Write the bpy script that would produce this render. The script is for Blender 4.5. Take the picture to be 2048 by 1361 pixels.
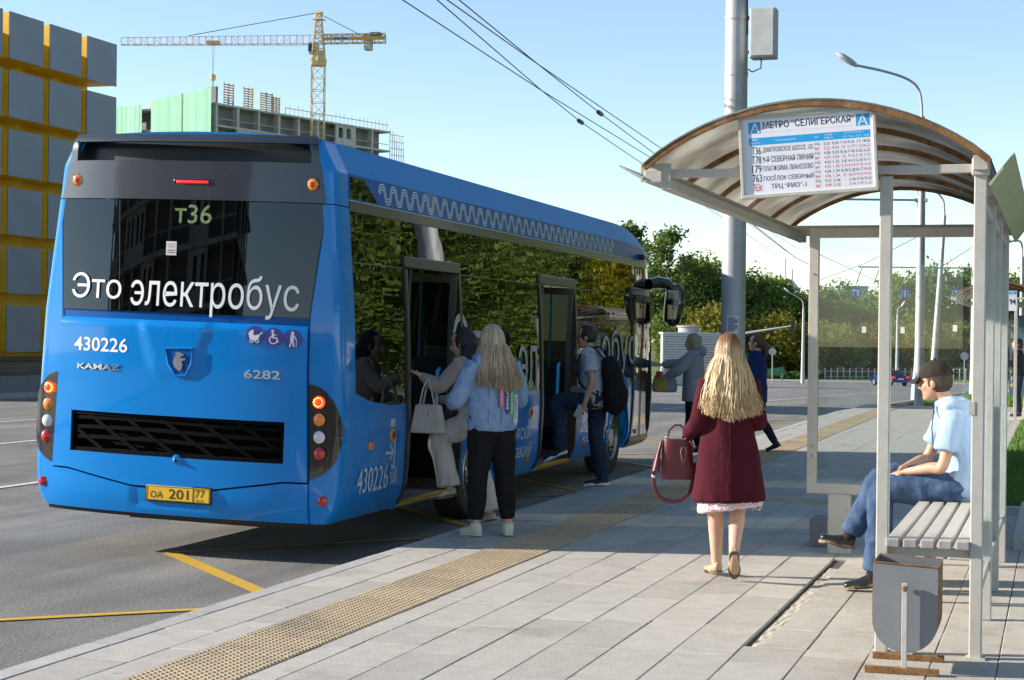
import bpy, bmesh, math, random
from mathutils import Vector, Matrix, noise
R = math.radians
random.seed(7)
scene = bpy.context.scene
for o in list(bpy.data.objects): bpy.data.objects.remove(o)
C = scene.collection

# ---------------------------------------------------------------- camera
F, YAW, ROLL, PITCH, CAMZ = 3450.0, R(17.62), R(.66), R(-.15), 1.80
CAM = Vector((0, 0, CAMZ))
def ray(px, py):                     # pixel of the 2048x1361 photograph -> direction
    x, y = (px - 1024) / F, -(py - 680.5) / F
    c, s = math.cos(ROLL), math.sin(ROLL)
    x, y = c * x - s * y, s * x + c * y
    v = Vector((x, 1.0, y))
    return Matrix.Rotation(YAW, 3, 'Z') @ (Matrix.Rotation(PITCH, 3, 'X') @ v)
def G(px, py, z=.15):                # on a horizontal plane
    d = ray(px, py); return CAM + d * ((z - CAMZ) / d.z)
def atY(px, py, Y):
    d = ray(px, py); return CAM + d * (Y / d.y)
def atX(px, py, X):
    d = ray(px, py); return CAM + d * (X / d.x)
FWD = ray(1024, 680.5).normalized()
def atD(px, py, D):                  # at a distance along the view axis
    d = ray(px, py); return CAM + d * (D / d.dot(FWD))
cam_d = bpy.data.cameras.new('camera')
cam = bpy.data.objects.new('camera', cam_d); C.objects.link(cam)
rt = (ray(1025, 680.5) - ray(1024, 680.5)).normalized()
up = rt.cross(FWD).normalized()
cam.matrix_world = Matrix((( rt.x, up.x, -FWD.x, 0), (rt.y, up.y, -FWD.y, 0), (rt.z, up.z, -FWD.z, CAMZ), (0, 0, 0, 1)))
cam_d.sensor_width = 36; cam_d.lens = F / 2048 * 36
cam_d.clip_start = .1; cam_d.clip_end = 3000
scene.camera = cam

# ---------------------------------------------------------------- sky, sun, exposure
SUN_EL = R(21.5); SUN_TO = Vector((.975, .222, 0)).normalized()      # direction the light travels on the ground
w = bpy.data.worlds.new('World'); scene.world = w; w.use_nodes = True
nt = w.node_tree; bg = nt.nodes['Background']
sky = nt.nodes.new('ShaderNodeTexSky'); sky.sky_type = 'NISHITA'; sky.sun_disc = False
sky.sun_elevation = SUN_EL; sky.sun_rotation = math.atan2(-SUN_TO.x, -SUN_TO.y)
sky.air_density = 1.0; sky.dust_density = .05; sky.ozone_density = 1.35; sky.altitude = 900
nt.links.new(sky.outputs[0], bg.inputs[0]); bg.inputs[1].default_value = .1
sun_d = bpy.data.lights.new('sun', 'SUN'); sun_d.energy = 4.6; sun_d.angle = R(.53); sun_d.color = (1, .91, .79)
sun = bpy.data.objects.new('sun', sun_d); C.objects.link(sun)
ld = Vector((SUN_TO.x * math.cos(SUN_EL), SUN_TO.y * math.cos(SUN_EL), -math.sin(SUN_EL)))
sun.rotation_euler = ld.to_track_quat('-Z', 'Y').to_euler()
vs = scene.view_settings
vs.view_transform = 'Standard'; vs.look = 'None'; vs.gamma = 1; vs.exposure = 1.12; vs.use_curve_mapping = False
scene.render.engine = 'CYCLES'

# ---------------------------------------------------------------- materials
MATS = {}
def mat(name, col, rough=.6, metal=0, var=.12, vs_=6, bump=0, bs=60, coat=0, spec=.5, dirt=None, rnd=0, stretch=None, sss=0, world=False):
    """procedural Principled material: noise colour variation, bump, optional dirt patches, per-object tone"""
    if name in MATS: return MATS[name]
    m = bpy.data.materials.new(name); m.use_nodes = True; MATS[name] = m
    n = m.node_tree.nodes; l = m.node_tree.links; p = n['Principled BSDF']
    tc = n.new('ShaderNodeTexCoord'); src = tc.outputs['Object']
    if world: src = n.new('ShaderNodeNewGeometry').outputs['Position']
    if stretch:
        mp = n.new('ShaderNodeMapping'); mp.inputs['Scale'].default_value = stretch
        l.new(src, mp.inputs[0]); src = mp.outputs[0]
    tx = n.new('ShaderNodeTexNoise'); tx.inputs['Scale'].default_value = vs_; tx.inputs['Detail'].default_value = 6; tx.inputs['Roughness'].default_value = .65
    l.new(src, tx.inputs['Vector'])
    mx = n.new('ShaderNodeMix'); mx.data_type = 'RGBA'
    mx.inputs[6].default_value = [c * (1 - var) for c in col] + [1]
    mx.inputs[7].default_value = [min(1, c * (1 + var)) for c in col] + [1]
    mr = n.new('ShaderNodeMapRange'); mr.inputs[1].default_value = .3; mr.inputs[2].default_value = .7
    l.new(tx.outputs['Fac'], mr.inputs[0]); l.new(mr.outputs[0], mx.inputs[0])
    out = mx.outputs[2]
    if dirt:                                   # (colour, scale, threshold, strength)
        t2 = n.new('ShaderNodeTexNoise'); t2.inputs['Scale'].default_value = dirt[1]; t2.inputs['Detail'].default_value = 9; t2.inputs['Roughness'].default_value = .72
        l.new(src, t2.inputs['Vector'])
        r2 = n.new('ShaderNodeMapRange'); r2.inputs[1].default_value = dirt[2]; r2.inputs[2].default_value = dirt[2] + .12; r2.inputs[4].default_value = dirt[3]
        l.new(t2.outputs['Fac'], r2.inputs[0])
        m2 = n.new('ShaderNodeMix'); m2.data_type = 'RGBA'; m2.inputs[7].default_value = list(dirt[0]) + [1]
        l.new(r2.outputs[0], m2.inputs[0]); l.new(out, m2.inputs[6]); out = m2.outputs[2]
    if rnd:
        oi = n.new('ShaderNodeObjectInfo'); r3 = n.new('ShaderNodeMapRange'); r3.inputs[3].default_value = 1 - rnd; r3.inputs[4].default_value = 1 + rnd
        l.new(oi.outputs['Random'], r3.inputs[0])
        hs = n.new('ShaderNodeHueSaturation'); l.new(r3.outputs[0], hs.inputs['Value']); l.new(out, hs.inputs['Color']); out = hs.outputs[0]
    l.new(out, p.inputs['Base Color'])
    p.inputs['Roughness'].default_value = rough; p.inputs['Metallic'].default_value = metal
    p.inputs['Specular IOR Level'].default_value = spec
    if coat: p.inputs['Coat Weight'].default_value = coat; p.inputs['Coat Roughness'].default_value = .03
    if sss: p.inputs['Subsurface Weight'].default_value = sss; p.inputs['Subsurface Radius'].default_value = (.01, .004, .002)
    if bump:
        tb = n.new('ShaderNodeTexNoise'); tb.inputs['Scale'].default_value = bs; tb.inputs['Detail'].default_value = 5
        l.new(src, tb.inputs['Vector'])
        b = n.new('ShaderNodeBump'); b.inputs['Strength'].default_value = bump; b.inputs['Distance'].default_value = .01
        l.new(tb.outputs['Fac'], b.inputs['Height']); l.new(b.outputs[0], p.inputs['Normal'])
    return m
def glass(name, tint, ior=1.5, rough=0.0, wav=0, haze=None):
    """thin pane: Fresnel reflection over tinted see-through"""
    if name in MATS: return MATS[name]
    m = bpy.data.materials.new(name); m.use_nodes = True; MATS[name] = m
    n = m.node_tree.nodes; l = m.node_tree.links; n.remove(n['Principled BSDF']); o = n['Material Output']
    tr = n.new('ShaderNodeBsdfTransparent'); tr.inputs[0].default_value = list(tint) + [1]
    gl = n.new('ShaderNodeBsdfGlossy'); gl.inputs['Roughness'].default_value = rough; gl.inputs[0].default_value = (.95, .97, 1, 1)
    fr = n.new('ShaderNodeFresnel'); fr.inputs[0].default_value = ior
    a = tr.outputs[0]
    if haze:                                    # dusty film: (colour, amount)
        df = n.new('ShaderNodeBsdfDiffuse'); df.inputs[0].default_value = list(haze[0]) + [1]
        tc = n.new('ShaderNodeTexCoord'); tx = n.new('ShaderNodeTexNoise'); tx.inputs['Scale'].default_value = 3; tx.inputs['Detail'].default_value = 8
        l.new(tc.outputs['Object'], tx.inputs['Vector'])
        mr = n.new('ShaderNodeMapRange'); mr.inputs[1].default_value = .3; mr.inputs[2].default_value = .8; mr.inputs[4].default_value = haze[1] * 2
        l.new(tx.outputs['Fac'], mr.inputs[0])
        mh = n.new('ShaderNodeMixShader'); l.new(mr.outputs[0], mh.inputs[0]); l.new(a, mh.inputs[1]); l.new(df.outputs[0], mh.inputs[2]); a = mh.outputs[0]
    mx = n.new('ShaderNodeMixShader'); l.new(fr.outputs[0], mx.inputs[0]); l.new(a, mx.inputs[1]); l.new(gl.outputs[0], mx.inputs[2])
    l.new(mx.outputs[0], o.inputs[0])
    if wav:
        tc = n.new('ShaderNodeTexCoord'); tx = n.new('ShaderNodeTexNoise'); tx.inputs['Scale'].default_value = 2.2; tx.inputs['Detail'].default_value = 1.5
        l.new(tc.outputs['Object'], tx.inputs['Vector'])
        b = n.new('ShaderNodeBump'); b.inputs['Strength'].default_value = wav; b.inputs['Distance'].default_value = .01
        l.new(tx.outputs['Fac'], b.inputs['Height']); l.new(b.outputs[0], gl.inputs['Normal']); l.new(b.outputs[0], fr.inputs['Normal'])
    return m
def emit(name, col, k):
    if name in MATS: return MATS[name]
    m = mat(name, col, .3, var=.02); p = m.node_tree.nodes['Principled BSDF']
    p.inputs['Emission Color'].default_value = list(col) + [1]; p.inputs['Emission Strength'].default_value = k
    return m

# ---------------------------------------------------------------- mesh builder
class MB:
    def __init__(s): s.v = []; s.f = []; s.mi = []
    def add(s, vs_, fs, mi=0):
        k = len(s.v); s.v += [tuple(v) for v in vs_]; s.f += [tuple(i + k for i in f) for f in fs]; s.mi += [mi] * len(fs); return s
    def box(s, c, d, rot=None, mi=0):
        h = [x / 2 for x in d]; vs_ = []
        for z in (-1, 1):
            for x, y in ((-1, -1), (1, -1), (1, 1), (-1, 1)):
                v = Vector((x * h[0], y * h[1], z * h[2]))
                if rot: v = rot @ v
                vs_.append(v + Vector(c))
        return s.add(vs_, [(3, 2, 1, 0), (4, 5, 6, 7), (0, 1, 5, 4), (1, 2, 6, 5), (2, 3, 7, 6), (3, 0, 4, 7)], mi)
    def bb(s, x0, x1, y0, y1, z0, z1, mi=0):
        return s.box(((x0 + x1) / 2, (y0 + y1) / 2, (z0 + z1) / 2), (abs(x1 - x0), abs(y1 - y0), abs(z1 - z0)), None, mi)
    def bar(s, a, b, w_, h=None, mi=0, upv=(0, 0, 1)):
        a, b = Vector(a), Vector(b); d = (b - a); L = d.length; d.normalize(); u = Vector(upv)
        if abs(d.dot(u)) > .98: u = Vector((0, 1, 0))
        x = d.cross(u).normalized(); u = x.cross(d)
        return s.box((a + b) / 2, (w_, L, h or w_), Matrix((x, d, u)).transposed(), mi)
    def tube(s, pts, rad, n=8, cap=True, el=1.0, upv=None, mi=0, closed_round=False):
        pts = [Vector(p) for p in pts]; k = len(pts)
        if not hasattr(rad, '__len__'): rad = [rad] * k
        base = len(s.v); prev = None
        for i, p in enumerate(pts):
            t = (pts[min(i + 1, k - 1)] - pts[max(i - 1, 0)])
            if t.length < 1e-9: t = Vector((0, 0, 1))
            t.normalize()
            if prev is None:
                u = Vector(upv) if upv else (Vector((0, 0, 1)) if abs(t.z) < .9 else Vector((0, 1, 0)))
            else: u = prev
            x = t.cross(u)
            if x.length < 1e-6: x = t.orthogonal()
            x.normalize(); u = x.cross(t).normalized(); prev = u
            r = rad[i]; rx, ry = (r if hasattr(r, '__len__') else (r, r * el))
            for j in range(n):
                a = 2 * math.pi * j / n; s.v.append(tuple(p + x * (math.cos(a) * rx) + u * (math.sin(a) * ry)))
        for i in range(k - 1):
            for j in range(n):
                a, b = base + i * n + j, base + i * n + (j + 1) % n
                s.f.append((a, a + n, b + n, b)); s.mi.append(mi)
        if cap:
            s.f.append(tuple(base + j for j in range(n))); s.mi.append(mi)
            s.f.append(tuple(base + (k - 1) * n + n - 1 - j for j in range(n))); s.mi.append(mi)
        return s
    def lathe(s, prof, n=16, c=(0, 0, 0), mi=0):
        return s.tube([(c[0], c[1], c[2] + z) for r, z in prof], [max(r, 1e-4) for r, z in prof], n, upv=(0, 1, 0), mi=mi) if False else s._lathe(prof, n, c, mi)
    def _lathe(s, prof, n, c, mi):
        b = len(s.v)
        for r, z in prof:
            for j in range(n):
                a = 2 * math.pi * j / n; s.v.append((c[0] + r * math.cos(a), c[1] + r * math.sin(a), c[2] + z))
        for i in range(len(prof) - 1):
            for j in range(n):
                p, q = b + i * n + j, b + i * n + (j + 1) % n
                s.f.append((p, q, q + n, p + n)); s.mi.append(mi)
        s.f.append(tuple(b + n - 1 - j for j in range(n))); s.mi.append(mi)
        s.f.append(tuple(b + (len(prof) - 1) * n + j for j in range(n))); s.mi.append(mi)
        return s
    def prism(s, poly, a, b, mi=0):
        """poly: list of 3D points; extruded from offset vector a to b"""
        a, b = Vector(a), Vector(b); n = len(poly); k = len(s.v)
        s.v += [tuple(Vector(p) + a) for p in poly] + [tuple(Vector(p) + b) for p in poly]
        s.f.append(tuple(k + i for i in range(n))); s.f.append(tuple(k + n + n - 1 - i for i in range(n)))
        for i in range(n): s.f.append((k + (i + 1) % n, k + i, k + n + i, k + n + (i + 1) % n))
        s.mi += [mi] * (n + 2); return s
    def patch(s, fn, nu, nv, thick, mi=0):
        """fn(u,v) in 0..1 -> surface point; thick: vector (or fn) added for the back side; closed thin solid"""
        k = len(s.v); W = nu + 1; H = nv + 1
        th = Vector(thick)
        P = [fn(i / nu, j / nv) for j in range(H) for i in range(W)]
        s.v += [tuple(p) for p in P] + [tuple(Vector(p) + th) for p in P]; n = W * H
        fs = []
        for j in range(nv):
            for i in range(nu):
                a = j * W + i; fs.append((a, a + 1, a + W + 1, a + W)); fs.append((n + a, n + a + W, n + a + W + 1, n + a + 1))
        for i in range(nu):
            a = i; fs.append((a + 1, a, n + a, n + a + 1)); a = nv * W + i; fs.append((a, a + 1, n + a + 1, n + a))
        for j in range(nv):
            a = j * W; fs.append((a, a + W, n + a + W, n + a)); a = j * W + nu; fs.append((a + W, a, n + a, n + a + W))
        s.f += [tuple(k + i for i in f) for f in fs]; s.mi += [mi] * len(fs); return s
    def mesh(s, name, mats=None, smooth=False):
        me = bpy.data.meshes.new(name); me.from_pydata(s.v, [], s.f)
        for m in (mats if isinstance(mats, (list, tuple)) else [mats]):
            if m: me.materials.append(m)
        if any(s.mi): me.polygons.foreach_set('material_index', s.mi)
        me.validate()
        bm = bmesh.new(); bm.from_mesh(me); bmesh.ops.recalc_face_normals(bm, faces=bm.faces); bm.to_mesh(me); bm.free()
        if smooth:
            me.polygons.foreach_set('use_smooth', [True] * len(me.polygons))
            try: me.set_sharp_from_angle(angle=R(smooth if smooth is not True else 40))
            except Exception: pass
        return me
    def build(s, name, mats, parent=None, smooth=False, loc=None, bevel=0):
        o = bpy.data.objects.new(name, s.mesh(name, mats, smooth)); C.objects.link(o)
        if parent: o.parent = parent
        if loc: o.location = loc
        if bevel:
            b = o.modifiers.new('b', 'BEVEL'); b.width = bevel; b.segments = 2; b.limit_method = 'ANGLE'; b.angle_limit = R(40)
        return o
def tag(o, label=None, cat=None, group=None, kind=None):
    if label: o['label'] = label
    if cat: o['category'] = cat
    if group: o['group'] = group
    if kind: o['kind'] = kind
    return o
def empty(name, loc=(0, 0, 0), rz=0, label=None, cat=None, group=None):
    o = bpy.data.objects.new(name, None); C.objects.link(o); o.location = loc; o.rotation_euler = (0, 0, rz)
    o.empty_display_size = .1
    return tag(o, label, cat, group)
def copy_tree(o, parent=None):
    c = o.copy(); C.objects.link(c); c.parent = parent
    for ch in o.children: copy_tree(ch, c)
    return c
def text_geo(body, bold=0, res=3, extr=0):
    """Э has overlapping outlines in the built-in font, so it is made as a turned С with a bar"""
    if body[:1] in 'Ээ':
        c = 'С' if body[0] == 'Э' else 'с'
        g, _ = text_geo0(c, bold, res, extr); vs_, fs = text_geo0(c + body[1:], bold, res, extr)
        a, b = min(v.x for v in g), max(v.x for v in g); lo, hi = min(v.y for v in g), max(v.y for v in g); n = len(g)
        for v in vs_:
            if v.x <= b + 1e-4: v.x = a + b - v.x
        k = len(vs_); t = (hi - lo) * .055; m = (lo + hi) / 2
        vs_ += [Vector((x, y, 0)) for x, y in ((a + (b - a) * .3, m - t), (b - (b - a) * .06, m - t), (b - (b - a) * .06, m + t), (a + (b - a) * .3, m + t))]; fs.append((k, k + 1, k + 2, k + 3))
        return vs_, fs
    return text_geo0(body, bold, res, extr)
def text_geo0(body, bold=0, res=3, extr=0):
    """outline text as raw geometry, normalised: returns verts (x,y,z), faces, bbox"""
    cu = bpy.data.curves.new('t', 'FONT'); cu.body = body; cu.resolution_u = res; cu.offset = bold; cu.extrude = extr; cu.fill_mode = 'BOTH'
    o = bpy.data.objects.new('t', cu); C.objects.link(o)
    dg = bpy.context.evaluated_depsgraph_get(); dg.update()
    me = bpy.data.meshes.new_from_object(o.evaluated_get(dg))
    vs_ = [v.co.copy() for v in me.vertices]; fs = [tuple(p.vertices) for p in me.polygons]
    bpy.data.objects.remove(o); bpy.data.curves.remove(cu); bpy.data.meshes.remove(me)
    return vs_, fs
def text_on(mb, body, u0, u1, v0, v1, fn, bold=0, ref=None, mi=0, extr=0):
    """fit text into the box u0..u1 x v0..v1 and map it by fn(u,v,w)->point. ref: string whose height fills v0..v1; u1=None keeps aspect"""
    vs_, fs = text_geo(body, bold, extr=extr)
    if not vs_: return
    x0 = min(v.x for v in vs_); x1 = max(v.x for v in vs_); y0 = min(v.y for v in vs_); y1 = max(v.y for v in vs_)
    sv = (v1 - v0) / (y1 - y0)
    if u1 is None: u1 = u0 + (x1 - x0) * sv
    su = (u1 - u0) / (x1 - x0)
    mb.add([fn(u0 + (v.x - x0) * su, v0 + (v.y - y0) * sv, v.z) for v in vs_], fs, mi)
def gz(y):                                   # the street falls gently away beyond the stop
    if y < 40: return 0.
    return -.02 * (min(y, 165) - 40)

# ================================================================ SETTING
def sheet(name, x0, x1, ys, dz, m, kind='structure', nx=1):
    """horizontal sheet following the fall of the street"""
    b = MB()
    for y in ys:
        for i in range(nx + 1): b.v.append((x0 + (x1 - x0) * i / nx, y, gz(y) + dz))
    for j in range(len(ys) - 1):
        for i in range(nx):
            a = j * (nx + 1) + i; b.f.append((a, a + 1, a + nx + 2, a + nx + 1)); b.mi.append(0)
    o = b.build(name, m); tag(o, kind=kind); return o
def road_mat():
    m = bpy.data.materials.new('asphalt'); m.use_nodes = True
    n = m.node_tree.nodes; l = m.node_tree.links; p = n['Principled BSDF']
    tc = n.new('ShaderNodeTexCoord')
    def noi(sc, det=5, stretch=None, rough=.6):
        t = n.new('ShaderNodeTexNoise'); t.inputs['Scale'].default_value = sc; t.inputs['Detail'].default_value = det; t.inputs['Roughness'].default_value = rough
        if stretch:
            mp = n.new('ShaderNodeMapping'); mp.inputs['Scale'].default_value = stretch; l.new(tc.outputs['Object'], mp.inputs[0]); l.new(mp.outputs[0], t.inputs['Vector'])
        else: l.new(tc.outputs['Object'], t.inputs['Vector'])
        return t.outputs['Fac']
    def ramp(f, a, b, c0, c1):
        r = n.new('ShaderNodeValToRGB'); e = r.color_ramp.elements
        e[0].position = a; e[1].position = b; e[0].color = list(c0) + [1]; e[1].color = list(c1) + [1]; l.new(f, r.inputs[0]); return r.outputs[0]
    def mul(a, b, fac=1):
        x = n.new('ShaderNodeMix'); x.data_type = 'RGBA'; x.blend_type = 'MULTIPLY'; x.inputs[0].default_value = fac; l.new(a, x.inputs[6]); l.new(b, x.inputs[7]); return x.outputs[2]
    base = ramp(noi(48, 4, None, .75), .36, .66, (.10, .10, .101), (.33, .322, .31))
    agg = ramp(noi(125, 2), .34, .7, (.5, .5, .5), (1.6, 1.57, 1.5))
    wear = ramp(noi(1.0, 4, (1.6, .12, 1)), .32, .68, (.66, .66, .68), (1.2, 1.18, 1.12))
    blot = ramp(noi(.7, 7, None, .7), .38, .62, (.82, .82, .84), (1.1, 1.1, 1.08))
    crack = noi(3.1, 8, None, .75)
    col = mul(mul(mul(base, agg), wear), blot)
    l.new(col, p.inputs['Base Color']); p.inputs['Roughness'].default_value = .82
    b = n.new('ShaderNodeBump'); b.inputs['Strength'].default_value = .9; b.inputs['Distance'].default_value = .012
    l.new(noi(110, 3), b.inputs['Height']); l.new(b.outputs[0], p.inputs['Normal'])
    return m
YS = [-60, 0, 20, 40, 60, 80, 100, 120, 140, 165, 230]
ASPH = road_mat()
sheet('ground', -700, 700, [-400, 0, 40, 80, 120, 165, 400, 1500], -.12, mat('ground_earth', (.09, .1, .045), .95, var=.4, vs_=.3))
sheet('road', -26.2, -4.9, YS, 0, ASPH)
sheet('cross_road', -150, 120, [118, 128, 140, 152, 165, 176], .006, ASPH)
# far pavement in front of the cube building
sheet('far_pavement', -60, -26.2, YS[:8], .13, mat('far_paving', (.3, .29, .28), .85, vs_=2))
m = MB()
for a_, b_ in zip(YS[:7], YS[1:8]): m.add([(-26.2, a_, gz(a_) - .1), (-26.2, b_, gz(b_) - .1), (-26.2, b_, gz(b_) + .13), (-26.2, a_, gz(a_) + .13)], [(0, 1, 2, 3)])
tag(m.build('far_kerb', mat('far_kerb_stone', (.3, .3, .3))), kind='structure')
# painted lines
white = mat('road_paint_white', (.62, .61, .57), .7, var=.25, vs_=30, dirt=((.13, .13, .13), 14, .56, .8))
yellow = mat('road_paint_yellow', (.55, .34, .03), .65, var=.16, vs_=25, dirt=((.12, .11, .08), 22, .6, .7))
def ribbon(b, a, c, wd, dz=.008):
    a, c = Vector(a), Vector(c); d = (c - a); d.z = 0; d.normalize(); nx = Vector((-d.y, d.x, 0)) * wd / 2
    n = max(1, int((c - a).length / 10)); k = len(b.v)
    for i in range(n + 1):
        p = a.lerp(c, i / n); p.z = gz(p.y) + dz
        b.v += [tuple(p - nx), tuple(p + nx)]
    for i in range(n): b.f.append((k + 2 * i, k + 2 * i + 1, k + 2 * i + 3, k + 2 * i + 2)); b.mi.append(0)
def line(name, segs, m, wd, dz=.008):
    b = MB()
    for a, c in segs: ribbon(b, a, c, wd, dz)
    return tag(b.build(name, m), kind='structure')
line('lane_line', [((-11.46, y, 0), (-11.46, y + 4.5, 0)) for y in range(-2, 60, 8)], white, .12)
line('lane_line', [((-15.85, -20, 0), (-15.85, 112, 0))], white, .13)
line('lane_line', [((-9.9, 44, 0), (-9.9, 112, 0))], white, .12)
line('lane_line', [((-19.6, y, 0), (-19.6, y + 4.5, 0)) for y in range(-6, 60, 8)], white, .12)
line('stop_marking', [((-6.86, 12.5, 0), (-5.02, 10.62, 0))], yellow, .13)
line('stop_marking', [((-6.88, 12.47, 0), (-5.0, 14.55, 0))], yellow, .07, .011)
line('stop_marking', [((-6.9, 8.62, 0), (-5.0, 10.27, 0))], yellow, .09)
for y in range(15, 50, 4):
    line('stop_marking', [((-6.85, y + 2.1, 0), (-5.0, y, 0)), ((-6.8, y + 2.2, 0), (-5.0, y + 4.1, 0))], yellow, .1)

# pavement ------------------------------------------------------------
slab_m = mat('paving_slab', (.41, .385, .34), .82, var=.1, vs_=9, bump=.25, bs=55, rnd=.1, dirt=((.24, .22, .19), 1.7, .54, .5), world=True)
slab_d = mat('paving_slab_dusty', (.42, .39, .34), .88, var=.1, vs_=8, bump=.3, bs=50, rnd=.08, dirt=((.29, .25, .2), 2.2, .52, .6), world=True)
joint_m = mat('joint_sand', (.07, .062, .05), .95, var=.4, vs_=20, bump=.4, bs=40)
pave = empty('pavement', (0, 0, 0)); tag(pave, kind='structure')
b = MB()
for y0, y1 in ((-20, 40), (40, 60), (60, 80), (80, 116)):
    k = len(b.v); z0, z1 = gz(y0) + .132, gz(y1) + .132
    b.add([(-4.8, y0, -1.9), (3.4, y0, -1.9), (3.4, y1, -1.9), (-4.8, y1, -1.9), (-4.8, y0, z0), (3.4, y0, z0), (3.4, y1, z1), (-4.8, y1, z1)],
          [(3, 2, 1, 0), (4, 5, 6, 7), (0, 1, 5, 4), (1, 2, 6, 5), (2, 3, 7, 6), (3, 0, 4, 7)])
bed = b.build('paving_bed', joint_m, pave)
rows = [(-4.728, -4.412), (-4.408, -4.214), (-3.698, -3.534), (-3.53, -3.212), (-3.208, -2.89), (-2.886, -2.568), (-2.564, -2.246), (-2.242, -1.926), (-1.922, -1.604),
        (-1.50, -1.262), (-1.258, -.936), (-.932, -.61), (-.606, -.284), (-.28, .04), (.044, .36)]
rnd = random.Random(3); meshes = {}
def slab_mesh(wd, L, m):
    key = (round(wd, 3), L, m.name)
    if key not in meshes:
        bm = bmesh.new(); bmesh.ops.create_cube(bm, size=1); bmesh.ops.scale(bm, vec=(wd, L, .05), verts=bm.verts)
        bmesh.ops.bevel(bm, geom=[e for e in bm.edges if all(v.co.z > 0 for v in e.verts)], offset=.004, segments=1, affect='EDGES')
        me = bpy.data.meshes.new('slab'); bm.to_mesh(me); bm.free(); me.materials.append(m); meshes[key] = me
    return meshes[key]
count = 0; rest = MB()
far_rows = [r for r in rows if r[1] < -.2]
for ri, (x0, x1) in enumerate(rows):
    y = 6.0 + rnd.random() * .6
    while y < 44:
        L = rnd.choice((.9, .9, .6)); 
        if x0 > -1.51 and y < 9.19 < y + L: L = round(9.195 - y, 3)
        if L < .03: y += L; continue
        xr0 = x0; x0 = -1.598 if abs(xr0 + 1.5) < .02 and (y < 9.19 or y > 12.6) else xr0
        m_ = slab_d if x0 > -1.55 else slab_m
        dz = rnd.uniform(-.0016, .0016)
        if y < 18.4 and count < 296 and not (x1 > 0 and y > 14.5):
            o = bpy.data.objects.new('slab', slab_mesh(x1 - x0, L - .006, m_)); C.objects.link(o); o.parent = pave
            o.location = ((x0 + x1) / 2 + rnd.uniform(-.0012, .0012), y + L / 2, .125 + dz); o.rotation_euler = (rnd.uniform(-.002, .002), rnd.uniform(-.003, .003), rnd.uniform(-.002, .002)); count += 1
        elif x1 < -.2: rest.bb(x0, x1, y, y + L - .006, .1, .15 + dz)
        y += L; x0 = xr0
for ix in range(9):
    y = 6.0 + (ix % 3) * .3
    while y < 17:
        x0 = .364 + ix * .322; rest.bb(x0, x0 + .318, y, y + .894, .1, .15 + rnd.uniform(-.0015, .0015)); y += .9
ro = rest.build('slab', slab_m, pave); ro['kind'] = 'stuff'
# the strip dug out along the shelter, with sand in it
m = MB()
m.patch(lambda u, v: Vector((-1.60 + (.03 + .007 * noise.noise((v * 9, 1, 0)) + (.064 + .006 * noise.noise((v * 30, 5, 0))) * u), 9.21 + 3.4 * v, .134 + .008 * noise.noise((u * 3, v * 25, 2)) + .006)), 5, 200, (0, 0, -.02))
o = m.build('sand_strip', mat('sand', (.45, .41, .34), .95, var=.25, vs_=30, bump=.5, bs=50), pave, 70); o['kind'] = 'stuff'
# mortar crumbs at the post feet
# tactile strip
def tactile():
    b = MB(); b.bb(-.2475, .2475, -.2475, .2475, -.03, 0)
    n = 12; s = .495 / n
    for i in range(n):
        for j in range(n):
            x, y = -.2475 + (i + .5) * s, -.2475 + (j + .5) * s; a, c, h = .0165, .0095, .007
            b.add([(x - a, y - a, 0), (x + a, y - a, 0), (x + a, y + a, 0), (x - a, y + a, 0), (x - c, y - c, h), (x + c, y - c, h), (x + c, y + c, h), (x - c, y + c, h)],
                  [(4, 5, 6, 7), (0, 1, 5, 4), (1, 2, 6, 5), (2, 3, 7, 6), (3, 0, 4, 7)])
    return b.mesh('tactile_tile', mat('tactile_yellow', (.44, .34, .22), .85, var=.14, vs_=12, rnd=.1, dirt=((.24, .2, .14), 1.6, .52, .6), world=True))
tm = tactile()
for i in range(76):
    o = bpy.data.objects.new('tactile_tile', tm); C.objects.link(o); o.parent = pave; o.location = (-3.957, 6.25 + i * .5, .152 + rnd.uniform(-.001, .001)); o.rotation_euler.z = rnd.choice((0, R(90)))
# side branch of tactile tiles leading to the shelter's far side
for i in range(4):
    for j in range(1):
        o = bpy.data.objects.new('tactile_tile', tm); C.objects.link(o); o.parent = pave; o.location = (-3.45 + i * .5, 17.6 + j * .5, .1535)
# kerb
kerb = empty('kerb', (0, 0, 0)); tag(kerb, kind='structure')
kb = MB(); kb.prism([(-.075, 0, -.3), (.073, 0, -.3), (.073, 0, .0), (-.055, 0, .0), (-.075, 0, -.02)], (0, -.496, 0), (0, .496, 0))
km = kb.mesh('kerb_stone', mat('kerb_concrete', (.4, .385, .36), .85, var=.12, vs_=7, bump=.35, bs=60, rnd=.06, dirt=((.22, .21, .19), 3, .55, .5), world=True))
for i in range(92):
    y = 3.5 + i
    o = bpy.data.objects.new('kerb_stone', km); C.objects.link(o); o.parent = kerb; o.location = (-4.806 + rnd.uniform(-.003, .003), y, gz(y) + .152 + rnd.uniform(-.002, .002))
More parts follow.
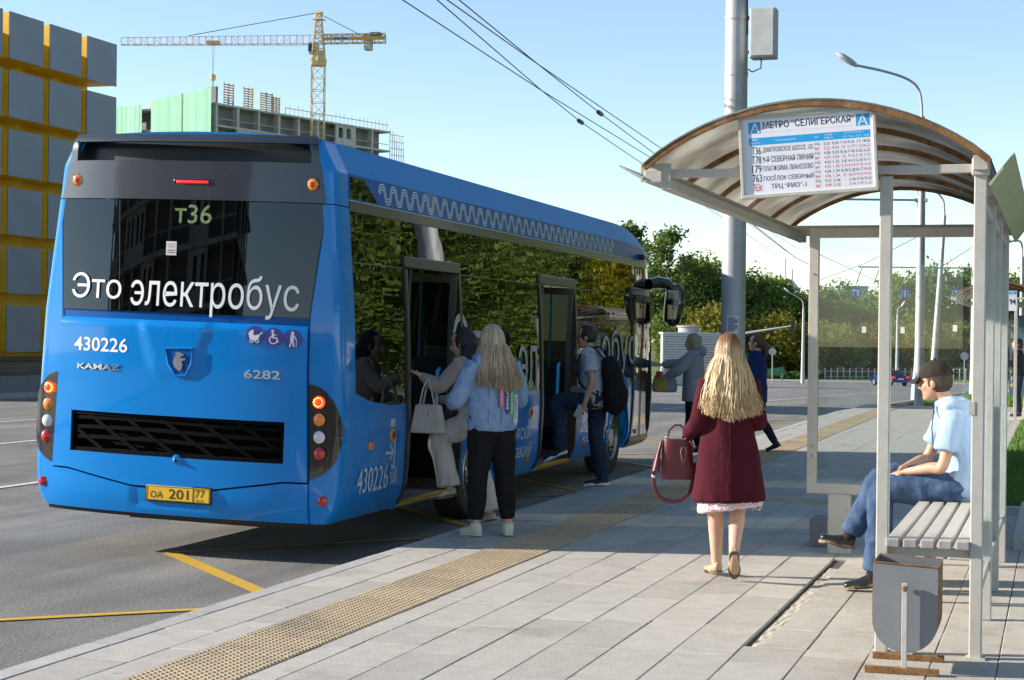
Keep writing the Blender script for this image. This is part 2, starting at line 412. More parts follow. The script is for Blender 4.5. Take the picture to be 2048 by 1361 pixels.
# lawns
grass_m = mat('lawn', (.1, .16, .025), .9, var=.45, vs_=14, bump=.8, bs=30, dirt=((.16, .15, .05), 1.6, .58, .6))
m = MB(); m.bb(-.72, 90, 17.6, 36.4, -.2, .17); tag(m.build('lawn', grass_m), kind='structure')
lawn2 = sheet('lawn', -4.1, 90, [48, 60, 80, 100, 116], .16, grass_m)
lawn3 = sheet('lawn', -150, 120, [176.2, 190, 230, 320], .12, grass_m, nx=4)
m = MB(); m.bb(-.82, -.73, 17.4, 36.4, 0, .19); m.bb(-.73, 5, 17.4, 17.55, 0, .19); m.bb(-.33, -.2, 14.2, 17.2, 0, .27); tag(m.build('lawn_edging', MATS['kerb_concrete']), kind='structure')
m = MB(); m.bb(-150, 120, 176, 176.2, -2.6, -2.35); tag(m.build('far_kerb', MATS['kerb_concrete']), kind='structure')
# grass blades on the near lawn
blade_m = mat('grass_blade', (.11, .2, .03), .8, var=.4, vs_=3)
b = MB(); rg = random.Random(5)
for i in range(26000):
    y = 17.7 + (rg.random() ** 1.3) * 18.6; x = -.71 + rg.random() ** 1.3 * 2.2; h = rg.uniform(.04, .11); a = rg.uniform(0, 6.28); dx, dy = math.cos(a) * .008, math.sin(a) * .008
    lx, ly = rg.uniform(-.04, .04), rg.uniform(-.04, .04); k = len(b.v)
    b.v += [(x - dx, y - dy, .165), (x + dx, y + dy, .165), (x + lx, y + ly, .17 + h)]; b.f.append((k, k + 1, k + 2)); b.mi.append(0)
for i in range(16000):
    y = 48 + rg.random() * 30; x = -4.05 + rg.random() * 6; h = rg.uniform(.05, .14); a = rg.uniform(0, 6.28); dx, dy = math.cos(a) * .014, math.sin(a) * .014; z = gz(y) + .16
    lx, ly = rg.uniform(-.05, .05), rg.uniform(-.05, .05); k = len(b.v)
    b.v += [(x - dx, y - dy, z), (x + dx, y + dy, z), (x + lx, y + ly, z + h)]; b.f.append((k, k + 1, k + 2)); b.mi.append(0)
tag(b.build('grass', blade_m), 'short green grass on the verges behind the shelters', 'grass', kind='stuff')
# one white cigarette end / scraps on the paving
for i, (px, py) in enumerate(((225, 1347), (1640, 1057))):
    p = G(px, py); m = MB(); m.tube([(-.02, 0, .004), (.02, .008, .004)], .004, 6)
    o = m.build('cigarette_end' if i == 0 else 'dry_leaf', mat('paper_scrap', (.7, .68, .62), .8) if i == 0 else mat('leaf_scrap', (.1, .05, .02)), loc=(p.x, p.y, .155))
    tag(o, 'white cigarette end lying on the paving at the lower left' if i == 0 else 'small brown dry leaf on the shaded slabs near the shelter', 'litter')

# ================================================================ BUS
XC = -1.465; TH, KN = R(1.09), R(1.7)
bus = empty('electric_bus', (-5.238, 12.395, 0), 0, 'blue electric city bus with open doors standing at the kerb', 'bus')
bus.rotation_euler = (0, KN, TH)
BM = Matrix.Translation((-5.238, 12.395, 0)) @ Matrix.Rotation(TH, 4, 'Z') @ Matrix.Rotation(KN, 4, 'Y'); BI = BM.inverted()
blue = mat('bus_blue', (.0, .195, .58), .22, var=.03, vs_=2, coat=.65, spec=.2)
blue_r = mat('bus_blue_roof', (.0, .19, .52), .4, var=.03, vs_=2, spec=.12)
blue_d = mat('bus_blue_deep', (.002, .085, .32), .3, var=.03, vs_=2, coat=.1, spec=.15)
anth = mat('bus_anthracite', (.028, .032, .045), .3, var=.06, coat=.8)
blk = mat('bus_black', (.012, .012, .013), .35, var=.2, vs_=20)
blkg = mat('bus_black_gloss', (.008, .008, .01), .12, coat=1)
rub = mat('rubber', (.016, .016, .017), .75, var=.25, vs_=15, bump=.2)
chrome = mat('chrome', (.75, .76, .78), .12, 1, var=.02)
greyl = mat('bus_text_white', (.78, .79, .8), .45, var=.02)
greyt = mat('bus_text_grey', (.5, .58, .68), .5, var=.02)
red_l = mat('lens_red', (.45, .008, .01), .12, coat=1, var=.2, vs_=160); amb_l = mat('lens_amber', (.75, .22, .01), .12, coat=1, var=.2, vs_=160); wht_l = mat('lens_white', (.6, .62, .63), .12, coat=1, var=.25, vs_=160)
red_on = emit('lamp_red_on', (1, .02, .01), 1.6); led_on = emit('led_amber_on', (1, .3, .03), 2.5)
g_side = glass('bus_side_glass', (.05, .055, .05), 1.95, 0, .14); g_rear = glass('bus_rear_glass', (.06, .065, .075), 1.7, .0, .02); g_left = glass('bus_left_glass', (.3, .33, .31), 1.5); g_door = glass('door_glass', (.5, .52, .5), 1.5)
HWT = [(.26, 1.22), (.36, 1.31), (.55, 1.345), (1.0, 1.355), (1.9, 1.31), (2.78, 1.225), (2.87, 1.215), (3.07, 1.20), (3.31, 1.075), (3.5, 1.0)]
def itp(t, z):
    if z <= t[0][0]: return t[0][1]
    for (a, b_), (c, d) in zip(t, t[1:]):
        if z <= c: return b_ + (d - b_) * (z - a) / (c - a)
    return t[-1][1]
def hw(z): return itp(HWT, z)
def RY(x, z):
    q = min(1.0, abs((x - XC) / 1.36))
    return -.20 * (1 - q ** 2.4) + .05 * max(0, z - 1.9) + (3 * (z - 3.2) ** 2 if z > 3.2 else 0) + (.9 * (.5 - z) ** 2 if z < .5 else 0)
def front_k(y): return 1 if y < 10.0 else max(.05, math.sqrt(max(0, 1 - ((y - 10.0) / 2.15) ** 2)))
def front_w(y): return 1 if y < 11.5 else 1 - .16 * ((y - 11.5) / .62) ** 2
def SXp(y, z, off=0, sgn=1):         # point on a flank
    zz = 2.87 + (z - 2.87) * front_k(y) if z > 2.87 else z
    return Vector((XC + sgn * ((hw(z) + off) * front_w(y)), y, zz))
def RPt(x, z, off=0): return Vector((x, RY(x, z) - off, z))
def RP(px, py):
    o = BI @ CAM; d = BI.to_3x3() @ ray(px, py); y0 = -.1
    for i in range(6):
        p = o + d * ((y0 - o.y) / d.y); y0 = RY(p.x, p.z)
    return p.x, p.z
def SP(px, py):
    o = BI @ CAM; d = BI.to_3x3() @ ray(px, py); x0 = -.1
    for i in range(6):
        p = o + d * ((x0 - o.x) / d.x); x0 = XC + hw(p.z)
    return p.y, p.z
XIT = [(.26, 1.13), (.65, 1.125), (1.5, 1.09), (1.9, 1.085), (2.8, 1.165), (3.31, 1.07), (3.5, 1.0)]
def xi(z): return itp(XIT, z)
def bp(mb, name, m, smooth=30, bevel=0, parent=None): return mb.build(name, m, parent or bus, smooth, bevel=bevel)
lerp = lambda a, b_, t: a + (b_ - a) * t
# --- rear corner pillars
def pillar_pt(sgn, u, z, off=0):
    H = hw(z); a = xi(z) + .006; e = H - .09; nx, ny = 0, -1
    if u <= .5: x = lerp(a, e, u / .5); p = (x, RY(XC + x, z))
    else:
        y1 = RY(XC + e, z); t = (u - .5) / .5
        if t <= .6: an = t / .6 * math.pi / 2; p = (e + .09 * math.sin(an), y1 + .11 * (1 - math.cos(an))); nx, ny = math.sin(an), -math.cos(an)
        else: p = (H, lerp(y1 + .11, .30, (t - .6) / .4)); nx, ny = 1, 0
    return Vector((XC + sgn * (p[0] + nx * off), p[1] + ny * off, z))
def pillar(sgn, z0, z1, m, name='corner_pillar'):
    mb = MB(); mb.patch(lambda u, v: pillar_pt(sgn, u, lerp(z0, z1, v)), 20, 24, (-sgn * .03, .03, 0)); return bp(mb, name, m)
for s in (1, -1):
    pillar(s, .30, 2.795, blue); pillar(s, 2.803, 3.30, blue, 'corner_cap')
# --- upper rear panel with recessed vent
def rpatch(mb, x0f, x1f, z0, z1, nu=24, nv=10, off=0, back=.03):
    mb.patch(lambda u, v: RPt(XC + lerp(x0f(lerp(z0, z1, v)), x1f(lerp(z0, z1, v)), u), lerp(z0, z1, v), off), nu, nv, (0, back, 0))
neg = lambda z: -xi(z) + .006
pos = lambda z: xi(z) - .006
k = lambda c: (lambda z: c)
mb = MB(); rpatch(mb, neg, pos, 2.803, 3.105, off=.012); rpatch(mb, neg, k(-1.03), 3.105, 3.265, 4, 6, .004); rpatch(mb, k(1.03), pos, 3.105, 3.265, 4, 6, .004); rpatch(mb, neg, pos, 3.265, 3.33, off=.012)
upper = bp(mb, 'upper_panel', anth)
mb = MB(); rpatch(mb, k(-1.03), k(1.03), 3.10, 3.27, off=-.12); bp(mb, 'vent_recess', blk)
mb = MB()
for s in (-1, 1): mb.patch(lambda u, v: Vector((XC + s * 1.032, RY(XC + s * 1.03, 3.2) + u * .12, lerp(3.1, 3.27, v))), 1, 1, (-s * .01, 0, 0))
mb.patch(lambda u, v: Vector((XC + lerp(-1.03, 1.03, u), RY(XC + lerp(-1.03, 1.03, u), 3.1) + v * .12, 3.104)), 16, 1, (0, 0, .008))
bp(mb, 'vent_lip', anth)
def rdisc(mb, x, z, r, h, n=20, rings=((1, 0), (.93, .6), (.6, .9), (.0, 1)), mi=0):
    b0 = len(mb.v)
    for f, hh in rings:
        for j in range(n):
            a = 2 * math.pi * j / n; mb.v.append((x + math.cos(a) * r * max(f, .001), RY(x, z) - h * hh, z + math.sin(a) * r * max(f, .001)))
    for i in range(len(rings) - 1):
        for j in range(n):
            p, q = b0 + i * n + j, b0 + i * n + (j + 1) % n; mb.f.append((p, q, q + n, p + n)); mb.mi.append(mi)
for px, py in ((158, 361), (627, 370)):
    x, z = RP(px, py); mb = MB(); rdisc(mb, x, z, .056, .02); a = bp(mb, 'bezel', blkg); mb = MB(); rdisc(mb, x, z, .05, .03); a = bp(mb, 'roof_lamp', amb_l); mb = MB(); rdisc(mb, x, z, .028, .036); bp(mb, 'lens', red_l, parent=a)
x0, z0 = RP(348, 364); x1, z1 = RP(426, 366)
mb = MB(); mb.bb(x0, x1, RY(XC, 2.95) - .014, RY(XC, 2.95) + .02, z0 - .024, z0 + .024); bl = bp(mb, 'brake_light', blkg, bevel=.01)
mb = MB(); mb.bb(x0 + .03, x1 - .03, RY(XC, 2.95) - .02, RY(XC, 2.95), z0 - .012, z0 + .012); bp(mb, 'lens', emit('brake_red', (.8, .01, .01), .35), bevel=.006, parent=bl)
mb = MB()
for i in range(14): rdisc(mb, lerp(x0 + .045, x1 - .045, i / 13), z0, .0042, .03, 6)
bp(mb, 'led_row', emit('led_row', (1, .12, .05), 1.2), parent=bl)
# --- rear window
mb = MB(); rpatch(mb, neg, pos, 1.905, 2.797, 24, 14, .0, .008); rw = bp(mb, 'rear_window', g_rear)
mb = MB(); rpatch(mb, neg, pos, 1.83, 1.903, off=-.012); bp(mb, 'window_sill', blue_d)  # deeper blue puts the shade above the protruding hatch into the sill colour
mb = MB(); mb.patch(lambda u, v: RPt(XC + lerp(-.58, -.574, u) + .10 * (1 - v) * .6, lerp(1.91, 2.795, v), .003), 1, 8, (0, .003, 0)); bp(mb, 'window_seam', blk, parent=rw)
mb = MB(); mb.bb(XC - 1.1, XC - .6, .02, .05, 1.9, 2.8); bp(mb, 'equipment_cover', mat('cover_dark', (.03, .031, .034), .4))
rfn = lambda off: (lambda u, v, w: Vector((u, RY(u, v) - off - w, v)))
def rtext(name, body, pxl, pyl, pxr, m, h0, h1, off=.004, bold=0, parent=None, extr=0):
    xl, _ = RP(pxl, pyl); xr, _ = RP(pxr, pyl); mb = MB(); text_on(mb, body, xl, xr, h0, h1, rfn(off), bold, extr=extr); return bp(mb, name, m, False, parent=parent)
zb = RP(350, 622)[1]; zt_ = RP(160, 545)[1]
rtext('lettering', 'Это', 145, 600, 243, greyl, RP(200, 597)[1], zt_, .013, .0)
rtext('lettering', 'электробус', 262, 600, 600, greyl, zb - .04, RP(525, 556)[1] + .012, .013, .0)
# LED matrix route number
vs_, fs = text_geo('т36', .0); X0, _ = RP(346, 430); X1, _ = RP(420, 430); za, zb2 = RP(385, 447)[1], RP(385, 409)[1]
mb = MB(); text_on(mb, 'т36', X0, X1, za, zb2, lambda u, v, w: Vector((u, RY(u, v) + .03, v)), .006); bp(mb, 'route_display', emit('led_green', (.75, .9, .35), 34), False)
x, z = RP(343, 497); mb = MB(); mb.bb(x - .045, x + .045, RY(x, z) - .004, RY(x, z), z - .055, z + .055); st = bp(mb, 'sticker', mat('sticker_white', (.6, .6, .6), .5))
mb = MB()
text_on(mb, 'ЗАПАСНЫЙ', x - .036, x + .036, z + .025, z + .04, rfn(.006)); text_on(mb, 'ВЫХОД', x - .026, x + .026, z + .004, z + .019, rfn(.006)); bp(mb, 'lettering', mat('print_red', (.55, .05, .05)), False, parent=st)
mb = MB(); mb.bb(x - .034, x + .034, RY(x, z) - .0055, RY(x, z) - .003, z - .02, z - .012); mb.bb(x - .034, x + .034, RY(x, z) - .0055, RY(x, z) - .003, z - .038, z - .03); bp(mb, 'print_line', mat('print_grey', (.2, .2, .2)), False, parent=st)
# --- hatch
def press(x, z):                       # raised keystone pressing in the upper middle of the hatch
    if z < 1.36: return 0
    wv = lerp(.13, .27, min(1, (z - 1.36) / .45)); d = abs(x - XC)
    t = max(0, min(1, (wv + .05 - d) / .05)); t = t * t * (3 - 2 * t); return .013 * t * min(1, (z - 1.36) / .12)
def hp(mb, x0f, x1f, z0, z1, nu, nv, z0f=None):
    def fn(u, v):
        xa = XC + lerp(x0f(z0), x1f(z0), u); zz0 = z0f(xa) if z0f else z0; z = lerp(zz0, z1, v); x = XC + lerp(x0f(z), x1f(z), u)
        edge = .03 * min(1, max(0, (1.84 - z) / .05)) ** .5
        return RPt(x, z, edge + press(x, z))
    mb.patch(fn, nu, nv, (0, .03, 0))
GX, GB, GT = .935, .765, 1.09
seam = lambda x: .628 - .10 * max(0, min(1, (.95 - abs(x - XC)) / .62))
mb = MB(); hp(mb, neg, pos, GT, 1.842, 60, 26); hp(mb, neg, k(-GX), GB, GT, 6, 8); hp(mb, k(GX), pos, GB, GT, 6, 8); hp(mb, neg, pos, .55, GB, 40, 6, seam)
hatch = bp(mb, 'rear_hatch', blue)
mb = MB(); rpatch(mb, k(-GX), k(GX), GB, GT, 24, 4, -.09, .01); blkm = mat('grille_black', (.004, .004, .0045), .9, spec=.08)
gr = bp(mb, 'grille', blkm)
mb = MB()
for (a, c) in (((-GX, GB), (GX, GB)), ((-GX, GT), (GX, GT))):
    mb.patch(lambda u, v: RPt(XC + lerp(-GX, GX, u), a[1] + (-.0 if a[1] == GB else -.03) + v * .03, .012), 24, 1, (0, .1, 0))
for s in (-1, 1): mb.patch(lambda u, v: RPt(XC + s * (GX - u * .03), lerp(GB, GT, v), .012), 1, 6, (0, .1, 0))
bp(mb, 'grille_frame', blkm, parent=gr)
def clipseg(xa, za, xb, zb_):
    P = []
    for i in range(41):
        t = i / 40; x, z = lerp(xa, xb, t), lerp(za, zb_, t)
        if abs(x) <= GX - .01 and GB + .005 <= z <= GT - .005: P.append((x, z))
    return P
for zf in (.865, .945, 1.02):
    mb = MB(); mb.patch(lambda u, v: RPt(XC + lerp(-GX, GX, u), zf + v * .028 + .01 * math.sin(u * 5), .004), 24, 1, (0, .03, 0)); bp(mb, 'grille_bar', blkm, parent=gr)
for i in range(-3, 8):
    P = clipseg(-1.2 + i * .33, GT + .02, -1.2 + i * .33 + .62, GB - .02)
    if len(P) > 3:
        mb = MB(); mb.patch(lambda u, v: RPt(XC + lerp(P[0][0], P[-1][0], u) + v * .055, lerp(P[0][1], P[-1][1], u), .007), 8, 1, (0, .03, 0)); bp(mb, 'grille_bar', blkm, parent=gr)
# latch
x, z = RP(356, 919); mb = MB(); rdisc(mb, x, z, .04, .05); a = bp(mb, 'latch', blue); mb = MB(); rdisc(mb, x, z - .004, .018, .066, 10); bp(mb, 'latch_button', blk, parent=a)
# --- numbers and badges on the hatch
h430 = RP(200, 702)[1]
rtext('fleet_number', '430226', 153, 690, 259, greyl, RP(200, 703)[1], RP(200, 675)[1], .033, .012)
rtext('maker_badge', 'KAMAZ', 160, 735, 244, chrome, RP(200, 739)[1], RP(200, 728)[1], .035, .012, extr=.004)
rtext('model_badge', '6282', 492, 749, 564, mat('badge_silver', (.55, .57, .6), .3, .6), RP(527, 758)[1], RP(527, 741)[1], .034, .01, extr=.003)
# emblem: shield frame with a horse
sh = [RP(*p) for p in ((337, 697), (391, 697), (388, 728), (376, 751), (355, 751), (342, 728))]
offp = lambda x, z, o: Vector((x, RY(x, z) - .03 - press(x, z) - o, z))
cx, cz = RP(363, 722)
mb = MB(); mb.prism([offp(x, z, .004) for x, z in sh], (0, 0, 0), (0, .012, 0)); em = bp(mb, 'emblem_plate', blue_d)
mb = MB(); mb.tube([offp(x, z, .006) for x, z in sh + sh[:2]], .009, 8, cap=False); bp(mb, 'emblem_rim', blue, True, parent=em)
hs = [(366, 742), (360, 739), (355, 733), (353, 724), (355, 716), (359, 711), (357, 707), (363, 704), (369, 706), (375, 710), (373, 713), (368, 713), (369, 717), (378, 717), (377, 721), (370, 722), (372, 730), (370, 738)]
mb = MB(); mb.prism([offp(*RP(*p), .018) for p in hs], (0, 0, 0), (0, .012, 0)); bp(mb, 'emblem_horse', chrome, parent=em)
# round pictograms
icb = mat('icon_indigo', (.06, .055, .3), .4)
def ic_bar(mb, a, c, wd): 
    a, c = Vector((a[0], a[1])), Vector((c[0], c[1])); d = (c - a).normalized(); n_ = Vector((-d.y, d.x)) * wd / 2
    mb.prism([RPt(*q, .040) for q in (a - n_, c - n_, c + n_, a + n_)], (0, 0, 0), (0, .003, 0))
def ic_ring(mb, x, z, r, wd, a0=0, a1=6.283, n=18):
    for i in range(n):
        t0, t1 = lerp(a0, a1, i / n), lerp(a0, a1, (i + 1) / n)
        mb.prism([RPt(x + q * math.cos(t), z + q * math.sin(t), .040) for q, t in ((r, t0), (r, t1), (max(r - wd, 0.0005), t1), (max(r - wd, .0005), t0))], (0, 0, 0), (0, .003, 0))
for i, (px, py) in enumerate(((514, 671), (551, 675), (589, 679))):
    x, z = RP(px, py); mb = MB(); ic_ring(mb, x, z, .074, .074)
    for q, v in enumerate(mb.v): mb.v[q] = (v[0], v[1] + .004, v[2])
    d = bp(mb, 'pictogram', icb, False); mb = MB()
    if i == 0:
        ic_ring(mb, x - .005, z + .0, .042, .042, math.pi * .95, math.pi * 2.05); ic_ring(mb, x - .012, z + .002, .04, .04, math.pi * .5, math.pi); ic_ring(mb, x - .025, z - .045, .015, .006); ic_ring(mb, x + .02, z - .045, .015, .006); ic_bar(mb, (x + .03, z), (x + .06, z + .025), .007)
    elif i == 1:
        ic_ring(mb, x - .008, z + .048, .011, .011); ic_bar(mb, (x - .006, z + .035), (x - .004, z - .005), .014); ic_bar(mb, (x - .008, z - .003), (x + .025, z - .005), .01); ic_bar(mb, (x + .024, z - .003), (x + .038, z - .04), .01); ic_bar(mb, (x - .004, z + .018), (x + .022, z + .018), .007); ic_ring(mb, x, z - .02, .034, .008, 1.9, 5.9)
    else:
        ic_ring(mb, x, z + .048, .012, .012); ic_bar(mb, (x, z + .036), (x - .004, z - .015), .026); ic_bar(mb, (x - .006, z - .012), (x - .02, z - .06), .011); ic_bar(mb, (x + .002, z - .012), (x + .012, z - .06), .011); ic_bar(mb, (x + .012, z + .028), (x + .028, z - .002), .007); ic_bar(mb, (x + .03, z + .002), (x + .03, z - .06), .004)
    bp(mb, 'pictogram_figure', greyl, False, parent=d)
# --- bumper
mb = MB()
def bump_fn(u, v):
    x = XC + lerp(-1.125, 1.125, u); z = lerp(.305, seam(x) - .014, v); c = max(0, 1 - abs(x - XC) / .42)
    rec = .012 if abs(x - (XC + .0)) < .31 and z > .36 else 0
    return RPt(x, z, .028 - rec)
mb.patch(bump_fn, 60, 8, (0, .05, 0)); bp(mb, 'bumper', blue)
mb = MB(); mb.patch(lambda u, v: RPt(XC + lerp(-1.2, 1.2, u), .27 + .045 * v, -.01), 24, 1, (0, .3, 0)); bp(mb, 'bumper_lip', blk)
# number plate
a = [RP(297, 970), RP(425, 977), RP(424, 1006), RP(297, 1000)]
px0 = (a[0][0] + a[3][0]) / 2; px1 = (a[1][0] + a[2][0]) / 2; pz0 = (a[2][1] + a[3][1]) / 2; pz1 = (a[0][1] + a[1][1]) / 2; py_ = RY(XC, .45) - .03
mb = MB(); mb.bb(px0 - .01, px1 + .01, py_, py_ + .02, pz0 - .01, pz1 + .01); bp(mb, 'plate_holder', blk)
pl_y = mat('plate_yellow', (.72, .43, .02), .4, var=.06); mb = MB(); mb.bb(px0, px1, py_ - .006, py_ + .004, pz0, pz1); pl = bp(mb, 'number_plate', pl_y, bevel=.003)
pk = mat('plate_black', (.02, .02, .02), .5); pfn = lambda u, v, w: Vector((u, py_ - .008, v)); W = px1 - px0; H = pz1 - pz0
mb = MB(); text_on(mb, 'ОА', px0 + W * .07, px0 + W * .265, pz0 + H * .17, pz0 + H * .62, pfn, .004); text_on(mb, '201', px0 + W * .36, px0 + W * .665, pz0 + H * .16, pz0 + H * .82, pfn, .004)
text_on(mb, '77', px0 + W * .775, px0 + W * .92, pz0 + H * .36, pz0 + H * .88, pfn, .004); text_on(mb, 'RUS', px0 + W * .79, px0 + W * .91, pz0 + H * .08, pz0 + H * .24, pfn)
for t0, t1 in ((.735, .745),): mb.bb(px0 + W * t0, px0 + W * t1, py_ - .0085, py_ - .005, pz0 + .004, pz1 - .004)
for z_ in (pz0 + .003, pz1 - .006): mb.bb(px0 + .004, px1 - .004, py_ - .0085, py_ - .005, z_, z_ + .003)
for x_ in (px0 + .004, px1 - .007): mb.bb(x_, x_ + .003, py_ - .0085, py_ - .005, pz0 + .003, pz1 - .003)
bp(mb, 'plate_lettering', pk, False, parent=pl)
# --- tail light clusters
CU = [(.655, .10), (.67, .30), (.72, .52), (.80, .63), (.92, .70), (1.05, .72), (1.15, .68), (1.27, .58), (1.345, .44), (1.38, .25), (1.39, .12)]
for s in (1, -1):
    mb = MB(); mb.patch(lambda u, v: (lambda z: pillar_pt(s, lerp(.015, itp(CU, z), u), z, .012))(lerp(.655, 1.39, v)), 14, 26, (-s * .012, .02, 0)); cl = bp(mb, 'tail_light_cluster', blkg)
    for i, py in enumerate((805, 840, 875, 908)):
        x, z = RP(640, py); x = x if s == 1 else 2 * XC - x + .0
        mb = MB(); rdisc(mb, x, z, .058, .026, 20); bp(mb, 'bezel', blk, parent=cl)
        mb = MB(); rdisc(mb, x, z, .052, .04, 20); l_ = bp(mb, 'tail_lamp', (red_on if i == 0 else amb_l if i == 1 else wht_l if i == 2 else red_l), parent=cl)
    x, z = RP(640, 805); x = x if s == 1 else 2 * XC - x; mb = MB()
    for j in range(12): rdisc(mb, x + .034 * math.cos(j * .5236), z + .034 * math.sin(j * .5236), .0065, .052, 6)
    bp(mb, 'led_ring', led_on, parent=cl)
    x, z = RP(645, 1003); x = x if s == 1 else 2 * XC - x; mb = MB(); rdisc(mb, x, z, .042, .02, 18); bp(mb, 'reflector', red_l)
# --- flanks
d1 = (SP(805, 517)[0], SP(917, 530)[0]); d2 = (SP(1075, 553)[0], SP(1148, 562)[0]); d3 = (10.4, 11.62)
DZ = 2.42; AX = (3.62, 9.62); WR = .475
def belt(y):
    return itp([(.2, 1.345), (.6, 1.25), (1.1, 1.2), (5, 1.195), (7.2, 1.225), (8.6, 1.235), (9.0, 1.30), (9.4, 1.345), (9.8, 1.32), (10.2, 1.2), (12.2, 1.2)], y)
def arch(y):
    for a_ in AX:
        t = (y - a_) / .60
        if abs(t) < 1: return max(.31, .44 + .60 * math.sqrt(1 - t * t))
    return .30
def spatch(mb, y0, y1, zlo, zhi, off=0, sgn=1, nu=None, nv=8, back=.025):
    nu = nu or max(4, int((y1 - y0) / .08))
    mb.patch(lambda u, v: SXp(lerp(y0, y1, u), lerp(zlo(lerp(y0, y1, u)), zhi(lerp(y0, y1, u)), v), off, sgn), nu, nv, (-sgn * back, 0, 0))
c_ = lambda z: (lambda y: z)
low = [(.303, d1[0]), (d1[1], d2[0]), (d2[1], d3[0]), (d3[1], 12.12)]
for i, (a, c) in enumerate(low):
    for j in range({0: 1, 1: 2, 2: 2, 3: 1}[i]):
        n = {0: 1, 1: 2, 2: 2, 3: 1}[i]; ya, yb = lerp(a, c, j / n) + .002, lerp(a, c, (j + 1) / n) - .002
        mb = MB(); spatch(mb, ya, yb, arch, belt); bp(mb, 'side_panel', blue)
lt = [(.303, 3.0), (3.004, 6.0), (6.004, 9.0), (9.004, 12.12)]
for a, c in lt:
    mb = MB(); spatch(mb, a, c, arch, belt, sgn=-1, nv=5); bp(mb, 'side_panel', blue)
    mb = MB(); spatch(mb, a, c, belt, c_(2.77), sgn=-1, nv=3, nu=6, back=.006); bp(mb, 'side_window', g_left)
wins = [(.303, d1[0], belt, 2.765), (d1[0] + .002, d1[1] - .002, c_(DZ + .05), 2.765), (d1[1], 4.05, belt, 2.765), (4.054, d2[0], belt, 2.765), (d2[0] + .002, d2[1] - .002, c_(DZ + .05), 2.765), (d2[1], 8.3, belt, 2.765), (8.304, d3[0], belt, 2.765), (d3[0], 12.0, c_(DZ + .05), 2.765), (d3[1], 12.0, c_(1.2), DZ + .05)]
for a, c, zl, zh in wins:
    mb = MB(); spatch(mb, a, c, zl, c_(zh), nv=6, nu=10, back=.006); bp(mb, 'side_window', g_side)
for a, c in ((.303, d1[0]), (d1[1], 4.05), (4.054, d2[0]), (d2[1], 8.3), (8.3, d3[0])):
    mb = MB(); spatch(mb, a, c, c_(2.36), c_(2.366), off=.002, nv=1, nu=4, back=.004); bp(mb, 'vent_bar', mat('trim_grey', (.14, .14, .14), .3))
strip = mat('roof_trim', (.10, .095, .075), .22, .3, var=.1)
for s in (1, -1):
    mb = MB(); spatch(mb, .303, 12.05, c_(2.768), c_(2.85), off=.006, sgn=s, nv=1); bp(mb, 'roof_trim', strip)
    mb = MB(); spatch(mb, .303, 12.05, c_(2.851), c_(2.86), off=.012, sgn=s, nv=1); bp(mb, 'trim_line', mat('trim_light', (.45, .47, .48), .3, .5))
seams = [.303, .92, SP(995, 420)[0] if False else 3.35, 6.1, 8.6, 12.1]
for s in (1, -1):
    for a, c in zip(seams, seams[1:]):
        mb = MB(); spatch(mb, a + .002, c - .002, c_(2.862), c_(3.07), sgn=s, nv=2, off=.0); bp(mb, 'shroud_panel', blue_d)
        mb = MB(); spatch(mb, a + .002, c - .002, c_(3.0705), c_(3.31), sgn=s, nv=3, off=.0); bp(mb, 'roof_edge_panel', blue_r)
mb = MB(); mb.prism([SXp(y, z, .004) for y, z in ((.33, 2.875), (.33, 3.045), (.62, 3.045), (.90, 2.90), (.92, 2.875))], (0, 0, 0), (-.01, 0, 0)); bp(mb, 'quarter_light', g_side)
# roof
mb = MB(); mb.patch(lambda u, v: (lambda y, q: Vector((XC + q * hw(3.31) * front_w(y), y, 2.87 + (3.312 - 2.87) * front_k(y) + .05 * (1 - q * q))))(lerp(.03, 12.05, v), lerp(-1, 1, u)), 12, 50, (0, 0, -.03)); bp(mb, 'roof', blue)
for y in (2.2, 5.6):
    mb = MB(); mb.bb(XC - .75, XC + .75, y, y + 2.2, 3.3, 3.40); bp(mb, 'battery_cover', mat('roof_grey', (.3, .31, .32), .5), bevel=.03)
# front end
mb = MB(); mb.patch(lambda u, v: (lambda z, q: Vector((XC + q * hw(z) * front_w(12.05), 12.06 + .22 * (1 - q * q) - .06 * max(0, z - 1.5), z)))(lerp(.3, 1.1, v), lerp(-1, 1, u)), 12, 4, (0, -.03, 0)); bp(mb, 'front_panel', blue)
mb = MB(); mb.patch(lambda u, v: (lambda z, q: Vector((XC + q * hw(z) * front_w(12.05), 12.06 + .22 * (1 - q * q) - .06 * max(0, z - 1.5), z)))(lerp(1.1, 2.9, v), lerp(-1, 1, u)), 12, 4, (0, -.01, 0)); bp(mb, 'windscreen', g_left)
# ornament: three-line wave on the shroud
orn = mat('ornament_pale', (.68, .8, .78), .6)
mb = MB(); P_, y0, y1 = .272, .98, 9.55
def wave(off):
    n = int((y1 - y0) / P_ * 20); pts = []
    for i in range(n + 1):
        y = y0 + (y1 - y0) * i / n; ph = 2 * math.pi * (y - y0) / P_
        z = .058 * math.tanh(2.1 * math.sin(ph)) / math.tanh(2.1); dz = .058 * 2.1 * math.cos(ph) / math.cosh(2.1 * math.sin(ph)) ** 2 / math.tanh(2.1) * 2 * math.pi / P_
        L = math.hypot(1, dz); pts.append((y - dz / L * off, 2.965 + z + 1 / L * off))
    return pts
for off in (-.022, 0, .022):
    a_, b_ = wave(off - .0045), wave(off + .0045); kk = len(mb.v)
    for p, q in zip(a_, b_): mb.v += [tuple(SXp(*p, .004)), tuple(SXp(*q, .004))]
    for i in range(len(a_) - 1): mb.f.append((kk + 2 * i, kk + 2 * i + 1, kk + 2 * i + 3, kk + 2 * i + 2)); mb.mi.append(0)
bp(mb, 'wave_ornament', orn, False)
